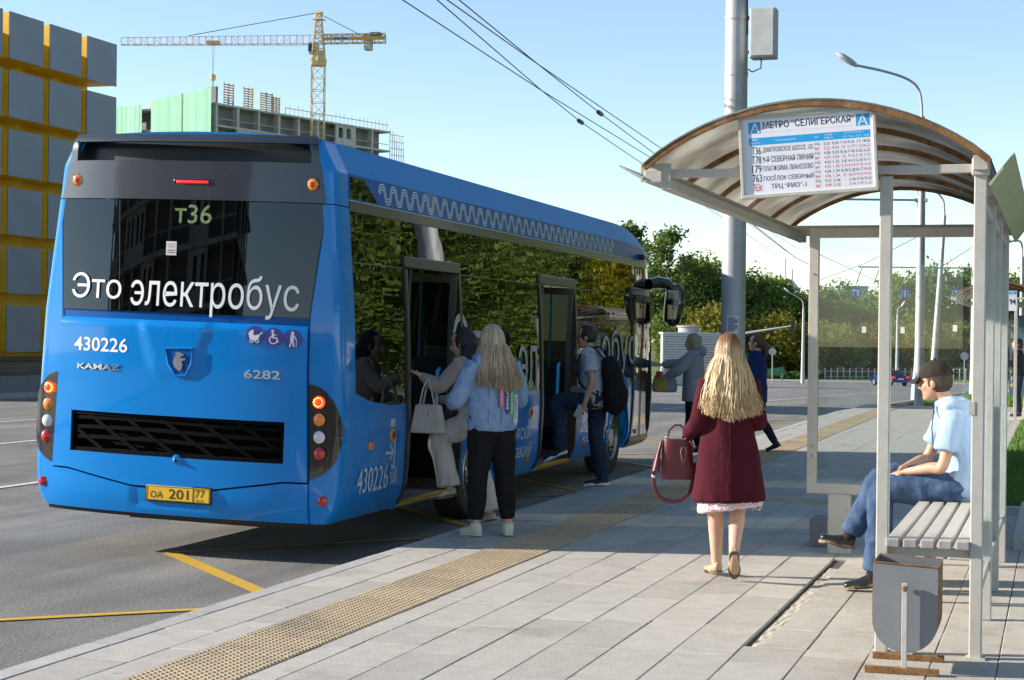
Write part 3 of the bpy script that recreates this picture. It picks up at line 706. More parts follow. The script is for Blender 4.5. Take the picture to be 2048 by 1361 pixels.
# doors
doorm = mat('door_frame', (.03, .029, .024), .3, var=.15); sill_y = mat('sill_yellow', (.68, .36, .02), .5)
def door(a, c, open_=True):
    x = lambda z: XC + hw(z)
    fr = None
    mb = MB()
    mb.patch(lambda u, v: SXp(lerp(a, c, u), lerp(DZ - .05, DZ + .05, v), .02), 6, 3, (-.09, 0, 0)); fr = bp(mb, 'door_frame', doorm, bevel=.008)
    for yy in (a + .035, c - .035):
        mb = MB(); mb.patch(lambda u, v: SXp(yy + (u - .5) * .065, lerp(.33, DZ - .06, v), .018), 1, 12, (-.10, 0, 0)); bp(mb, 'door_post', doorm, parent=fr)
    mb = MB(); mb.patch(lambda u, v: SXp(lerp(a, c, u), lerp(.285, .335, v), .012), 4, 1, (-.10, 0, 0)); bp(mb, 'door_sill', blue, parent=fr)
    mb = MB(); mb.patch(lambda u, v: SXp(lerp(a + .02, c - .02, u), lerp(.305, .345, v), .016), 4, 1, (-.06, 0, 0)); bp(mb, 'sill_edge', sill_y, parent=fr)
    xi_ = XC + 1.27
    for yy, sg in ((a + .13, 1), (c - .13, -1)):
        if open_: A, Bv = Vector((xi_ + .02, yy, 0)), Vector((xi_ - .62, yy + sg * .10, 0))
        else: A, Bv = Vector((xi_ + .06, a + .05 if sg == 1 else (a + c) / 2 + .01, 0)), Vector((xi_ + .06, (a + c) / 2 - .01 if sg == 1 else c - .05, 0))
        mb = MB()
        for p, q in ((A, A.lerp(Bv, .09)), (A.lerp(Bv, .91), Bv)): mb.prism([Vector((p.x, p.y - .02, .36)), Vector((q.x, q.y - .02, .36)), Vector((q.x, q.y + .02, .36)), Vector((p.x, p.y + .02, .36))], (0, 0, 0), (0, 0, 2.0))
        for z0_, z1_ in ((.36, .44), (2.28, 2.36)): mb.prism([Vector((A.x, A.y - .018, z0_)), Vector((Bv.x, Bv.y - .018, z0_)), Vector((Bv.x, Bv.y + .018, z0_)), Vector((A.x, A.y + .018, z0_))], (0, 0, 0), (0, 0, z1_ - z0_))
        lf = bp(mb, 'door_leaf', doorm)
        mb = MB(); mb.prism([Vector((A.x, A.y - .004, .44)), Vector((Bv.x, Bv.y - .004, .44)), Vector((Bv.x, Bv.y + .004, .44)), Vector((A.x, A.y + .004, .44))], (0, 0, 0), (0, 0, 1.84)); bp(mb, 'pane', g_door if open_ else g_side, parent=lf)
        if open_:
            h = A.lerp(Bv, .2) + Vector((0, sg * .06, 0)); mb = MB(); mb.tube([h + Vector((0, -sg * .05, .98)), h + Vector((0, 0, 1.0)), h + Vector((0, 0, 1.45)), h + Vector((0, -sg * .05, 1.47))], .017, 8); bp(mb, 'grab_rail', mat('rail_blue', (.02, .3, .75), .35, coat=.5), True, parent=lf)
door(*d1); door(*d2); door(*d3, open_=False)
# interior
inn = mat('interior_dark', (.05, .052, .056), .7); seatm = mat('seat_blue', (.02, .05, .16), .7); flo = mat('bus_floor', (.1, .1, .1), .6, var=.3, vs_=60)
mb = MB(); mb.bb(XC - 1.2, XC + 1.2, .2, 11.9, .30, .345); bp(mb, 'floor', flo)
mb = MB(); mb.bb(XC - 1.05, XC + 1.05, .3, 11.8, 2.7, 2.74); bp(mb, 'ceiling', mat('ceiling_grey', (.35, .35, .36), .6))
mb = MB(); mb.bb(XC - 1.2, XC + 1.1, .2, .9, .35, 1.9); bp(mb, 'engine_tower', inn)
for ax in AX:
    for s in (1, -1):
        mb = MB(); mb.bb(XC + s * .62, XC + s * 1.24, ax - .56, ax + .56, .345, 1.0); bp(mb, 'wheel_housing', blk)
for i, (x, y, f) in enumerate([(-1.0, y, 1) for y in (1.6, 2.4, 3.3, 4.2, 5.0, 7.4, 8.2, 9.1)] + [(-.55, y, 1) for y in (1.6, 2.4, 4.2, 7.4, 8.2)] + [(.95, y, 1) for y in (3.2, 4.1, 7.5, 8.3, 9.2)]):
    mb = MB(); z = .78 if abs(y - 3.3) < .6 or abs(y - 9.1) < .6 else .62
    mb.bb(XC + x - .21, XC + x + .21, y, y + .44, z + .0, z + .08); mb.box((XC + x, y + .02, z + .42), (.42, .07, .75), Matrix.Rotation(R(-8), 3, 'X')); mb.bb(XC + x - .05, XC + x + .05, y + .15, y + .3, .34, z); bp(mb, 'passenger_seat', seatm, bevel=.03)
for x, y in ((.3, 1.15), (.3, d1[1] + .15), (-.2, 2.0), (.3, d2[0] - .12), (.3, d2[1] + .12), (-.2, 6.1), (.3, 9.9), (.75, d1[1] + .1), (.75, d1[0] + .25)):
    mb = MB(); mb.tube([(XC + x, y, .34), (XC + x, y, 2.7)], .018, 8); bp(mb, 'handrail', MATS['rail_blue'], True)
# underbody
mb = MB(); mb.bb(XC - 1.1, XC + 1.1, .25, 2.8, .26, .3); mb.bb(XC - 1.1, XC + 1.1, 4.4, 8.8, .24, .3); mb.bb(XC - .62, XC + .62, .3, 11.9, .2, .3); mb.bb(XC - 1.1, XC + 1.1, 10.4, 12, .25, .3); bp(mb, 'underbody', blk)
mb = MB(); mb.tube([(XC - .95, AX[0], .45), (XC + .95, AX[0], .45)], .11, 10); mb.tube([(XC - .95, AX[1], .42), (XC + .95, AX[1], .42)], .07, 8); bp(mb, 'axle', blk, True)
# wheels
def wheel(x, y, s):
    zc = WR - .0 + (x) * math.tan(KN); z0 = zc
    prof = [(.30, -.14), (.44, -.145), (.468, -.12), (.475, -.06), (.475, .06), (.468, .12), (.44, .145), (.31, .14), (.30, .11)]
    rot = Matrix.Rotation(R(90) * s, 3, 'Y')
    def place(mb):
        mb.v = [tuple(rot @ Vector(v) + Vector((x, y, z0))) for v in mb.v]; return mb
    mb = MB(); mb.lathe(prof, 32); tw = bp(place(mb), 'wheel', rub)
    mb = MB(); mb.lathe([(.05, -.1), (.3, -.1), (.305, .13), (.285, .145), (.27, .11), (.2, .07), (.13, .11), (.11, .13), (.02, .135)], 32); rim = bp(place(mb), 'rim', mat('rim_silver', (.4, .41, .42), .35, .7, dirt=((.1, .09, .08), 6, .5, .6)), parent=tw)
    mb = MB()
    for j in range(10):
        a_ = j * .6283; mb.lathe([(.035, .06), (.035, .095), (.01, .096)], 8, (.235 * math.cos(a_), .235 * math.sin(a_), 0))
    bp(place(mb), 'rim_hole', blk, parent=tw)
    mb = MB()
    for j in range(10):
        a_ = j * .6283 + .31; mb.lathe([(.013, .1), (.013, .135), (.002, .14)], 6, (.165 * math.cos(a_), .165 * math.sin(a_), 0))
    bp(place(mb), 'wheel_nut', chrome, parent=tw)
for ax in AX:
    wheel(XC + 1.14, ax, 1); wheel(XC - 1.14, ax, -1)
for ax in AX:
    mb = MB(); n = 20
    mb.tube([SXp(ax + .6 * math.cos(math.pi * i / n), .44 + .6 * math.sin(math.pi * i / n), .005) for i in range(n + 1)], .016, 6); bp(mb, 'arch_trim', blue if ax > 5 else blue, True)
# flank details
sfn = lambda off: (lambda u, v, w: SXp(u, v, off + w))
def stext(name, body, a, b_, m, h=None, off=.012, bold=0, y1=None):
    """a: pixel of lower-left, b_: pixel of upper-right"""
    ya, za = SP(*a); yb, zb_ = SP(*b_); mb = MB(); text_on(mb, body, ya, yb, za, zb_ if h is None else za + h, sfn(off), bold); return bp(mb, name, m, False)
stext('fleet_number', '430226', (709, 990), (774, 938), greyt, h=.205, bold=.0)
for i, (t, py) in enumerate((('Вход', 941), ('во все', 954), ('двери', 967))): stext('lettering', t, (777 if i else 780, py + 3), (791, py - 6), greyt, h=.052)
stext('lettering', 'тряски', (1016, 893), (1059, 858), greyt, h=.17); stext('lettering', 'вибраций', (1003, 930), (1060, 895), greyt, h=.19)
stext('lettering', 'привязан', (1160, 868), (1222, 845), greyt, h=.13); stext('lettering', 'контакту', (1160, 893), (1222, 870), greyt, h=.13)
# arrow-into-door sign
ya, za = SP(785, 905); mb = MB()
for p, q in (((ya + .04, za - .13), (ya + .04, za + .13)), ((ya - .02, za + .12), (ya + .05, za + .12)), ((ya - .02, za - .12), (ya + .05, za - .12)), ((ya - .16, za), (ya - .0, za)), ((ya - .06, za + .06), (ya + .0, za)), ((ya - .06, za - .06), (ya + .0, za))):
    mb.bar(SXp(*p, .004), SXp(*q, .004), .004, .022, upv=(0, 0, 1)) if abs(p[1] - q[1]) < .1 else mb.bar(SXp(*p, .004), SXp(*q, .004), .022, .004, upv=(1, 0, 0))
bp(mb, 'entry_sign', greyt, False)
def sdisc(mb, y, z, r, h, n=16):
    b0 = len(mb.v)
    for f, hh in ((1, 0), (.95, 1), (.001, 1.1)):
        for j in range(n): a_ = 2 * math.pi * j / n; mb.v.append(tuple(SXp(y + r * f * math.cos(a_), z + r * f * math.sin(a_), h * hh)))
    for i in range(2):
        for j in range(n): p, q = b0 + i * n + j, b0 + i * n + (j + 1) % n; mb.f.append((p, q, q + n, p + n)); mb.mi.append(0)
for px, py in ((785, 871), (1061, 826)):
    y, z = SP(px, py); mb = MB(); sdisc(mb, y, z, .062, .012); a = bp(mb, 'door_button', mat('button_yellow', (.5, .36, .05), .4)); mb = MB(); sdisc(mb, y, z, .034, .02); bp(mb, 'button_cap', mat('button_red', (.35, .03, .03), .4), parent=a)
    mb = MB(); mb.patch(lambda u, v: SXp(y - .05 + .1 * u, z + (.07 if px < 900 else -.14) + .07 * v, .004), 1, 1, (-.003, 0, 0)); bp(mb, 'button_label', greyt)
for px, py in ((740, 892), (1052, 917), (1168, 886), (1271, 863)):
    y, z = SP(px, py); mb = MB(); mb.patch(lambda u, v: SXp(y - .045 + .09 * u, z - .03 + .06 * v, .02), 1, 1, (-.02, 0, 0)); bp(mb, 'side_marker', amb_l, bevel=.006)
# big lettering across the side glass
stext('lettering', 'Это', (905, 760), (985, 640), mat('text_frost', (.36, .4, .38), .5), h=.62, off=.012, bold=.0)
stext('lettering', 'эл', (1036, 778), (1072, 675), MATS['text_frost'], h=.46, off=.012)
stext('lettering', 'т', (1150, 770), (1180, 690), MATS['text_frost'], h=.42, off=.012)
stext('lettering', 'обус', (1203, 752), (1268, 640), MATS['text_frost'], h=.62, off=.012)
y, z = SP(1218, 556); mb = MB(); text_on(mb, 'т36', y, y + .3, z - .06, z + .08, lambda u, v, w: SXp(u, v, -.03), .003); text_on(mb, 'Дмитровское ш.', y + .38, y + 1.3, z - .02, z + .06, lambda u, v, w: SXp(u, v, -.03)); bp(mb, 'route_display', MATS['led_green'], False)
# mirror
mm = MB(); a = SXp(11.75, 2.55, .02)
mm.tube([a, a + Vector((.10, .12, .03)), a + Vector((.22, .2, .02)), a + Vector((.32, .24, -.08))], [(.09, .08), (.09, .09), (.085, .085), (.07, .06)], 12); arm = bp(mm, 'mirror_arm', blkg, True)
mm = MB(); h = a + Vector((.33, .24, -.02))
mm.tube([h + Vector((0, 0, .03)), h + Vector((.01, 0, -.08)), h + Vector((.0, 0, -.3)), h + Vector((-.03, 0, -.52)), h + Vector((-.04, 0, -.56))], [(.08, .06), (.145, .09), (.15, .10), (.12, .09), (.06, .05)], 16, upv=(0, 1, 0)); hd = bp(mm, 'mirror_head', blkg, True)
mgl = mat('mirror_glass', (.2, .21, .22), .02, 1, var=0)
mm = MB(); mm.prism([h + Vector((x, -.098, z)) for x, z in ((-.08, -.25), (.08, -.25), (.06, -.47), (-.075, -.47))], (0, 0, 0), (0, .012, 0)); bp(mm, 'mirror_glass', mgl, bevel=.003, parent=hd)
mm = MB(); mm.prism([h + Vector((x, -.10, z)) for x, z in ((-.075, -.05), (.075, -.05), (.09, -.19), (-.085, -.19))], (0, 0, 0), (0, .012, 0)); bp(mm, 'mirror_glass', mgl, parent=hd)
# side camera blister near the roof front
mm = MB(); p = SXp(11.2, 2.92, .03); mm.box(p, (.09, .22, .07)); bp(mm, 'side_camera', blk, bevel=.02)

# ================================================================ STOP FURNITURE
paint = mat('shelter_paint', (.47, .455, .41), .55, var=.08, vs_=8, bump=.12, bs=45, dirt=((.2, .1, .045), 9, .64, .8))
rust = mat('rusty_steel', (.2, .1, .035), .85, var=.5, vs_=14, bump=.3, dirt=((.33, .3, .25), 5, .55, .8))
def poly_mat():
    m = bpy.data.materials.new('polycarbonate'); m.use_nodes = True; n = m.node_tree.nodes; l = m.node_tree.links; n.remove(n['Principled BSDF'])
    tc = n.new('ShaderNodeTexCoord'); wv = n.new('ShaderNodeTexWave'); wv.bands_direction = 'Y'; wv.inputs['Scale'].default_value = 11; wv.inputs['Distortion'].default_value = .2
    nz = n.new('ShaderNodeTexNoise'); nz.inputs['Scale'].default_value = 2.5; nz.inputs['Detail'].default_value = 8
    l.new(tc.outputs['Object'], wv.inputs[0]); l.new(tc.outputs['Object'], nz.inputs['Vector'])
    r = n.new('ShaderNodeValToRGB'); r.color_ramp.elements[0].color = (.40, .38, .33, 1); r.color_ramp.elements[1].color = (.78, .77, .72, 1); r.color_ramp.elements[0].position = .35; r.color_ramp.elements[1].position = .7
    l.new(nz.outputs['Fac'], r.inputs[0])
    mx = n.new('ShaderNodeMix'); mx.data_type = 'RGBA'; mx.blend_type = 'MULTIPLY'; mx.inputs[0].default_value = .45; l.new(r.outputs[0], mx.inputs[6]); l.new(wv.outputs['Color'], mx.inputs[7])
    d = n.new('ShaderNodeBsdfDiffuse'); t = n.new('ShaderNodeBsdfTranslucent'); g = n.new('ShaderNodeBsdfGlossy'); g.inputs['Roughness'].default_value = .25
    l.new(mx.outputs[2], d.inputs[0]); l.new(mx.outputs[2], t.inputs[0])
    a = n.new('ShaderNodeMixShader'); a.inputs[0].default_value = .72; l.new(d.outputs[0], a.inputs[1]); l.new(t.outputs[0], a.inputs[2])
    b2 = n.new('ShaderNodeMixShader'); b2.inputs[0].default_value = .06; l.new(a.outputs[0], b2.inputs[1]); l.new(g.outputs[0], b2.inputs[2])
    l.new(b2.outputs[0], n['Material Output'].inputs[0]); return m
polyc = poly_mat()
sglass = glass('shelter_glass', (.95, .985, .98), 1.5, 0, 0, ((.6, .62, .62), .018))
def make_shelter(y0, label, full=True):
    """open end at y0; coordinates below are those of the near shelter with y counted from 9.27"""
    s = empty('bus_shelter', (-.4, y0, .15), 0, label, 'bus shelter', 'bus shelters along the pavement')
    O = Vector((-.4, 0, .15))
    def L(x, y, z): return Vector((x, y, z)) - O
    def part(mb, name, m, smooth=False, bevel=0, parent=None): return mb.build(name, m, parent or s, smooth, bevel=bevel)
    for x, y in ((-.88, 0), (-.4, 0), (-.4, 1.31), (-.4, 2.56), (-.4, 4.11)):
        mb = MB(); mb.box(L(x, y, (.15 + 2.66) / 2), (.064, .064, 2.51)); part(mb, 'post', paint, bevel=.006)
    for x in (-.88, -.4):
        mb = MB(); mb.box(L(x, 0, .153), (.1, .1, .012)); part(mb, 'foot_plate', paint)
    # beams
    mb = MB(); mb.box(L(-.4, 2.6, 2.70), (.09, 5.3, .09)); part(mb, 'eaves_beam', paint, bevel=.006)
    mb = MB(); mb.box(L(-2.13, 2.6, 2.68), (.10, 5.3, .07)); mb.box(L(-2.06, 2.6, 2.635), (.06, 5.26, .06)); part(mb, 'eaves_beam', paint, bevel=.006)
    mb = MB(); mb.prism([L(-2.19, 0, 2.66), L(-2.32, 0, 2.735), L(-2.32, 0, 2.745), L(-2.18, 0, 2.675)], (0, -.06, 0), (0, 5.3, 0)); part(mb, 'gutter', paint)
    mb = MB(); mb.prism([L(-.36, 0, 2.61), L(-.235, 0, 2.77), L(-.23, 0, 2.765), L(-.35, 0, 2.60)], (0, -.06, 0), (0, 5.3, 0)); part(mb, 'gutter', mat('gutter_olive', (.4, .42, .28), .5, var=.12))
    mb = MB(); mb.box(L(-1.27, 0, 2.695), (1.74, .045, .045)); part(mb, 'cross_beam', paint, bevel=.004)
    mb = MB(); mb.box(L(-1.27, 5.18, 2.70), (1.80, .06, .085)); part(mb, 'cross_beam', paint, bevel=.004)
    mb = MB(); mb.box(L(-2.12, -.03, 2.70), (.17, .02, .1)); part(mb, 'end_plate', paint, bevel=.003)
    mb = MB(); mb.box(L(-.40, -.05, 2.72), (.075, .03, .075)); part(mb, 'end_plate', paint, bevel=.003)
    # arched roof
    n = 22; X0, X1, ZE, RISE = -2.17, -.35, 2.72, .325
    def arc(t): return X0 + (X1 - X0) * t, ZE + RISE * (1 - (2 * t - 1) ** 2) ** .9
    mb = MB(); mb.patch(lambda u, v: L(arc(u)[0], -.12 + 5.42 * v, arc(u)[1] + .018), n, 10, (0, 0, .008)); part(mb, 'roof_sheet', polyc, True)
    for y in (-.1, 1.0, 2.05, 3.1, 4.15, 5.2):
        mb = MB()
        for i in range(n):
            a, b_ = arc(i / n), arc((i + 1) / n); mb.bar(L(a[0], y, a[1]), L(b_[0], y, b_[1]), .032, .03)
        part(mb, 'roof_rib', rust)
    # back panes
    for a, b_ in ((.034, 1.276), (1.344, 2.526), (2.594, 4.076)):
        mb = MB(); mb.box(L(-.4, (a + b_) / 2, 1.5), (.008, b_ - a, 1.98)); p = part(mb, 'pane', sglass)
        for z_ in (2.52, .48): mb = MB(); mb.box(L(-.4, (a + b_) / 2, z_), (.035, b_ - a, .05)); part(mb, 'pane_frame', paint, parent=p)
    # end panel
    x0, x1, z0, z1, w_ = -1.85, -.45, .61, 2.655, .075
    ef = MB(); y = 4.13
    ef.box(L((x0 + x1) / 2, y, z1 - w_ / 2 - .0), (x1 - x0, .055, w_)); ef.box(L((x0 + x1) / 2, y, z0 + w_ / 2), (x1 - x0, .055, w_))
    for x in (x0 + w_ / 2, x1 - w_ / 2): ef.box(L(x, y, (z0 + z1) / 2), (w_, .058, z1 - z0 - .004))
    fo = part(ef, 'end_frame', paint, bevel=.005)
    mb = MB(); mb.box(L((x0 + x1) / 2, y, (z0 + z1) / 2), (x1 - x0 - .15, .008, z1 - z0 - .15)); part(mb, 'pane', sglass, parent=fo)
    mb = MB(); mb.box(L(-1.6, y + .02, .38), (.17, .12, .46)); part(mb, 'pedestal', paint, bevel=.01)
    mb = MB(); mb.box(L(-.7, y + .02, .38), (.17, .12, .46)); part(mb, 'pedestal', paint, bevel=.01)
    if full:
        for px, py in ((1728, 660), (1805, 661), (1910, 657)):
            q = atY(px, py, y0 + y - .008); mb = MB(); mb.box(Vector((q.x, q.y - y0, q.z)) - O, (.032, .002, .048)); part(mb, 'notice', mat('paper_white', (.75, .75, .74), .6), parent=fo)
        for z in (2.3, .9):
            mb = MB(); mb.lathe([(.008, -.004), (.008, .004)], 8); mb.v = [tuple(Vector((v[0], v[2] - .03, v[1])) + L(x0 + w_ / 2, y, z)) for v in mb.v]; part(mb, 'bolt', rust, parent=fo)
        mb = MB(); mb.box(L(-.43, -.01, 1.45), (.03, .05, .07)); part(mb, 'latch', paint)
    return s
make_shelter(9.27, 'grey steel bus shelter with rusty arched translucent roof, nearest on the right')
make_shelter(37.6, 'distant bus shelter beyond the glass, at the far right edge', False)
m = MB(); m.box((-1.78, 13.95, .26), (.2, .35, .22)); tag(m.build('concrete_block', mat('block_grey', (.23, .23, .235), .9, bump=.3), bevel=.01), 'grey concrete block behind the end panel of the near shelter', 'block')
# bench
bench = empty('bench', (-.645, 11.2, .15), 0, 'grey slatted bench running the length of the near shelter', 'bench')
slatm = mat('bench_slat', (.34, .325, .31), .75, var=.16, vs_=5, bump=.35, bs=40, stretch=(1, .12, 1), dirt=((.2, .17, .14), 5, .57, .7))
for i in range(5):
    mb = MB(); mb.box((-.178 + i * .089, 0, .587), (.070, 3.98, .045)); mb.build('slat', slatm, bench, bevel=.006)
for y in (-1.9, -.05, 1.85):
    mb = MB(); mb.box((-.0, y, .54), (.42, .05, .045)); mb.build('support_bar', paint, bench, bevel=.004)
for y in (-.05, 1.85):
    mb = MB(); mb.box((-.18, y, .26), (.05, .05, .52)); mb.build('leg', paint, bench); mb = MB(); mb.box((.17, y, .26), (.05, .05, .52)); mb.build('leg', paint, bench)
# route board
sg = empty('route_board', (-1.285, 9.19, 2.785), 0, 'white stop timetable board in a grey frame under the shelter roof', 'sign'); sg.rotation_euler = (0, R(-3.1), 0)
W2, H2 = .362, .223
mb = MB(); mb.bb(-W2 + .015, W2 - .015, -.004, .012, -H2 + .015, H2 - .015); mb.build('paper', mat('board_paper', (.74, .76, .82), .5, var=.03, vs_=3), sg)
for a in ((-W2, W2, H2 - .02, H2), (-W2, W2, -H2, -H2 + .02)): mb = MB(); mb.bb(a[0], a[1], -.018, .018, a[2], a[3]); mb.build('frame_bar', paint, sg, bevel=.003)
for a in ((-W2, -W2 + .018), (W2 - .018, W2)): mb = MB(); mb.bb(a[0], a[1], -.0165, .0165, -H2 + .02, H2 - .02); mb.build('frame_bar', paint, sg, bevel=.003)
mb = MB(); mb.bb(-.3, -.28, .012, .05, -.1, .1); mb.bb(.28, .3, .012, .05, -.1, .1); mb.build('bracket', paint, sg)
sf = lambda u, v, w: Vector((u, -.0047, v))
# print coordinates: board drawn on a 0..1 x 0..1 grid, y down
def bx(u): return -W2 + .052 + u * (2 * W2 - .082)
def bz(v): return H2 - .026 - v * (2 * H2 - .052)
cyan = mat('print_cyan', (.01, .33, .72), .5, var=.03); ink = mat('print_ink', (.025, .02, .06), .6, var=.03); pink = mat('print_pink', (.62, .03, .09), .6, var=.03); wht = mat('print_white', (.8, .82, .85), .5, var=.03); lin = mat('print_line', (.55, .68, .78), .6)
mb = MB()
for a, b_, c, d in ((.0, .10, .03, .185), (.885, .995, .03, .185), (0, .995, .245, .345)): mb.bb(bx(a), bx(b_), -.0045, -.003, bz(d), bz(c))
mb.build('print_block', cyan, sg)
D, Pk, Wh, Ln = MB(), MB(), MB(), MB()
T = lambda m_, t, a, b_, c, d, bold=0: text_on(m_, t, bx(a), bx(b_), bz(d), bz(c), sf, bold)
for a in (.008, .893): text_on(Wh, 'А', bx(a + .006), bx(a + .086), bz(.178), bz(.045), sf, .008)
T(D, 'МЕТРО “СЕЛИГЕРСКАЯ”', .122, .87, .035, .13, .01)
for q in range(14): Ln.bb(bx(.122 + q * .053), bx(.122 + q * .053 + .045), -.0044, -.003, bz(.18), bz(.172))
for t, a, b_, c, d in (('№№', .03, .075, .26, .285), ('МАРШРУТОВ', .01, .095, .305, .325), ('ПУНКТ НАЗНАЧЕНИЯ', .22, .39, .285, .31), ('ДНИ', .545, .575, .285, .31), ('ВРЕМЯ', .63, .69, .265, .29), ('РАБОТЫ', .625, .695, .305, .33), ('ИНТЕРВАЛЫ (мин.)', .79, .94, .255, .28), ('7-9', .775, .8, .305, .33), ('9-16', .825, .86, .305, .33), ('16-19', .88, .92, .305, .33), ('19-23', .945, .985, .305, .33)): T(Wh, t, a, b_, c, d)
rowsT = [('Т36', 'ДМИТРОВСКОЕ ШОССЕ, 155', ('5.21', '0.54', '7-14', '9-14', '11', '18-26'), ('5.22', '0.54', '12', '11-17', '11-15', '16-22')),
         ('Т78', '9-Я СЕВЕРНАЯ ЛИНИЯ', ('4.30', '0.33', '8-16', '7-18', '3-22', '6-22'), ('4.33', '0.34', '15', '9-15', '5-15', '7-23')),
         ('179', 'ПЛАТФОРМА ЛИАНОЗОВО', ('4.41', '1.31', '5-8', '4-11', '3-10', '3-11'), ('4.55', '1.35', '5-21', '5-14', '4-15', '4-16')),
         ('763', 'ПОСЁЛОК СЕВЕРНЫЙ', ('4.34', '1.29', '8-18', '12-28', '8-17', '19-33'), ('4.56', '1.34', '21', '16-21', '14-21', '14-25')),
         ('763к', 'ТРЦ “РИО”-1', ('9.12', '21.06', '-', '21-36', '17-36', '19-25'), ('9.09', '21.03', '-', '21-40', '21-39', '21-25'))]
cols = [.605, .675, .745, .805, .868, .93, .995]
for i, (r_, dst, a, b_) in enumerate(rowsT):
    v0 = .36 + i * .125
    T(Pk if i == 4 else D, r_, .018, .095, v0 + .005, v0 + .11, .0)
    T(D, dst, .11 if i < 4 else .17, .525 if i < 4 else .46, v0 + .02, v0 + .1, .0)
    for j, (tup, mm) in enumerate(((a, D), (b_, Pk))):
        w0 = v0 + .004 + j * .06; T(mm, 'БУД.' if j == 0 else 'ВЫХ.', .54, .585, w0 + .006, w0 + .046)
        for c0, c1, t in zip(cols, cols[1:], tup):
            if t == '-': mm.bb(bx(c0 + .025), bx(c0 + .035), -.0046, -.003, bz(w0 + .03), bz(w0 + .026)); continue
            wd = min(c1 - c0 - .012, .0125 * len(t)); cc = (c0 + c1) / 2; T(mm, t, cc - wd / 2, cc + wd / 2, w0 + .006, w0 + .046)
    Ln.bb(bx(0), bx(.995), -.0043, -.003, bz(v0 + .125), bz(v0 + .124))
for c0 in [0, .105, .535, .6] + cols[1:]: Ln.bb(bx(c0) - .0002, bx(c0) + .0002, -.0042, -.003, bz(.985), bz(.345))
for mm, nm, m_ in ((D, 'print_dark', ink), (Pk, 'print_pink', pink), (Wh, 'print_white', wht), (Ln, 'print_grid', lin)):
    if mm is Wh:
        mm.v = [(v[0], v[1] - .0004, v[2]) for v in mm.v]
    o = mm.build(nm, m_, sg); o['kind'] = 'stuff'
# litter bin
bn = empty('litter_bin', (-.715, 8.9, .15), 0, 'battered grey steel litter bin on a rusty stand before the shelter', 'litter bin')
binm = mat('bin_paint', (.19, .20, .215), .5, var=.07, vs_=5, bump=.08, dirt=((.09, .07, .05), 4.5, .62, .8)); 
hw_ = .158; n = 18
U = [(-hw_, .545), (-hw_, .26)] + [(-hw_ * math.cos(math.pi * i / n), .26 - .158 * math.sin(math.pi * i / n)) for i in range(1, n)] + [(hw_, .26), (hw_, .53)]
for y, nm in ((-.165, 'front_plate'), (.155, 'back_plate')):
    mb = MB(); mb.prism([(x, y, z) for x, z in U], (0, -.003, 0), (0, .003, 0)); mb.build(nm, binm, bn)
mb = MB()
for (a, c) in zip(U, U[1:]): mb.bar((a[0], -.005, a[1]), (c[0], -.005, c[1]), .318, .004, upv=(-(c[1] - a[1]), 0, c[0] - a[0]) if False else (0, 0, 1)) if abs(a[0] - c[0]) > abs(a[1] - c[1]) else mb.box(((a[0] + c[0]) / 2, -.005, (a[1] + c[1]) / 2), (.004, .318, Vector((a[0] - c[0], a[1] - c[1])).length), Matrix.Rotation(math.atan2(c[0] - a[0], c[1] - a[1]) if c[1] > a[1] else math.atan2(a[0] - c[0], a[1] - c[1]), 3, 'Y'))
mb.build('curved_sheet', rust, bn)
mb = MB()
mb.tube([(-hw_, -.168, .545), (hw_, -.168, .53)], .005, 6); mb.build('rim', rust, bn); mb = MB(); mb.tube([(-hw_, .158, .545), (hw_, .158, .53)], .005, 6); mb.build('rim', rust, bn)
for y in (-.2, .19):
    mb = MB(); mb.box((0.0, y, .225), (.026, .026, .45)); mb.build('upright', mat('bin_stand', (.45, .44, .42), .6, dirt=((.2, .1, .04), 9, .6, .8)), bn, bevel=.002)
    mb = MB(); mb.box((-.01, y, .0175), (.36, .035, .032), Matrix.Rotation(R(1.5), 3, 'Z')); mb.build('foot_bar', rust, bn, bevel=.002)
    mb = MB(); mb.lathe([(.014, -.02), (.014, .02), (.006, .024)], 8); mb.v = [(v[0], y + (v[2] * -1 if y < 0 else v[2]), v[1] + .425) for v in mb.v]; mb.build('pivot', rust, bn)
# ---------------------------------------------------------------- tall trolley pole with control cabinet
galv = mat('galvanised', (.40, .41, .42), .5, .25, var=.12, vs_=3, bump=.1, dirt=((.27, .28, .3), 2, .55, .6))
PP = (-3.66, 20.1)
pole = empty('trolley_pole', (PP[0], PP[1], .15), 0, 'thick grey steel pole with flyers and a cabinet near its top', 'pole')
mb = MB(); mb.lathe([(.148, 1.46), (.143, 1.5), (.142, 2.2), (.118, 9.6), (.05, 9.65)], 28); mb.build('shaft', galv, pole, True)
prof = [(.33, 0), (.33, .08), (.29, .12), (.27, .5), (.245, .55), (.26, .62), (.245, .68), (.215, 1.0), (.20, 1.25), (.235, 1.3), (.235, 1.36), (.20, 1.41), (.23, 1.47), (.23, 1.52), (.19, 1.56), (.215, 1.62), (.205, 1.68), (.18, 1.72)]
mb = MB(); mb.lathe([(r_ * .80, z_ * .86) for r_, z_ in prof], 28); mb.build('ornate_base', mat('cast_grey', (.25, .28, .29), .5, var=.1), pole, True)
mb = MB(); mb.box((.33, -.05, 5.2), (.30, .24, .58)); cb = mb.build('cabinet', mat('cabinet_grey', (.45, .46, .45), .5), pole, bevel=.012)
mb = MB(); mb.box((.33, -.18, 5.2), (.26, .012, .54)); mb.build('cabinet_door', mat('cabinet_door', (.5, .51, .5), .5), cb, bevel=.003)
mb = MB(); mb.box((.14, 0, 5.4), (.12, .05, .03)); mb.box((.14, 0, 5.0), (.12, .05, .03)); mb.build('bracket', galv, pole)
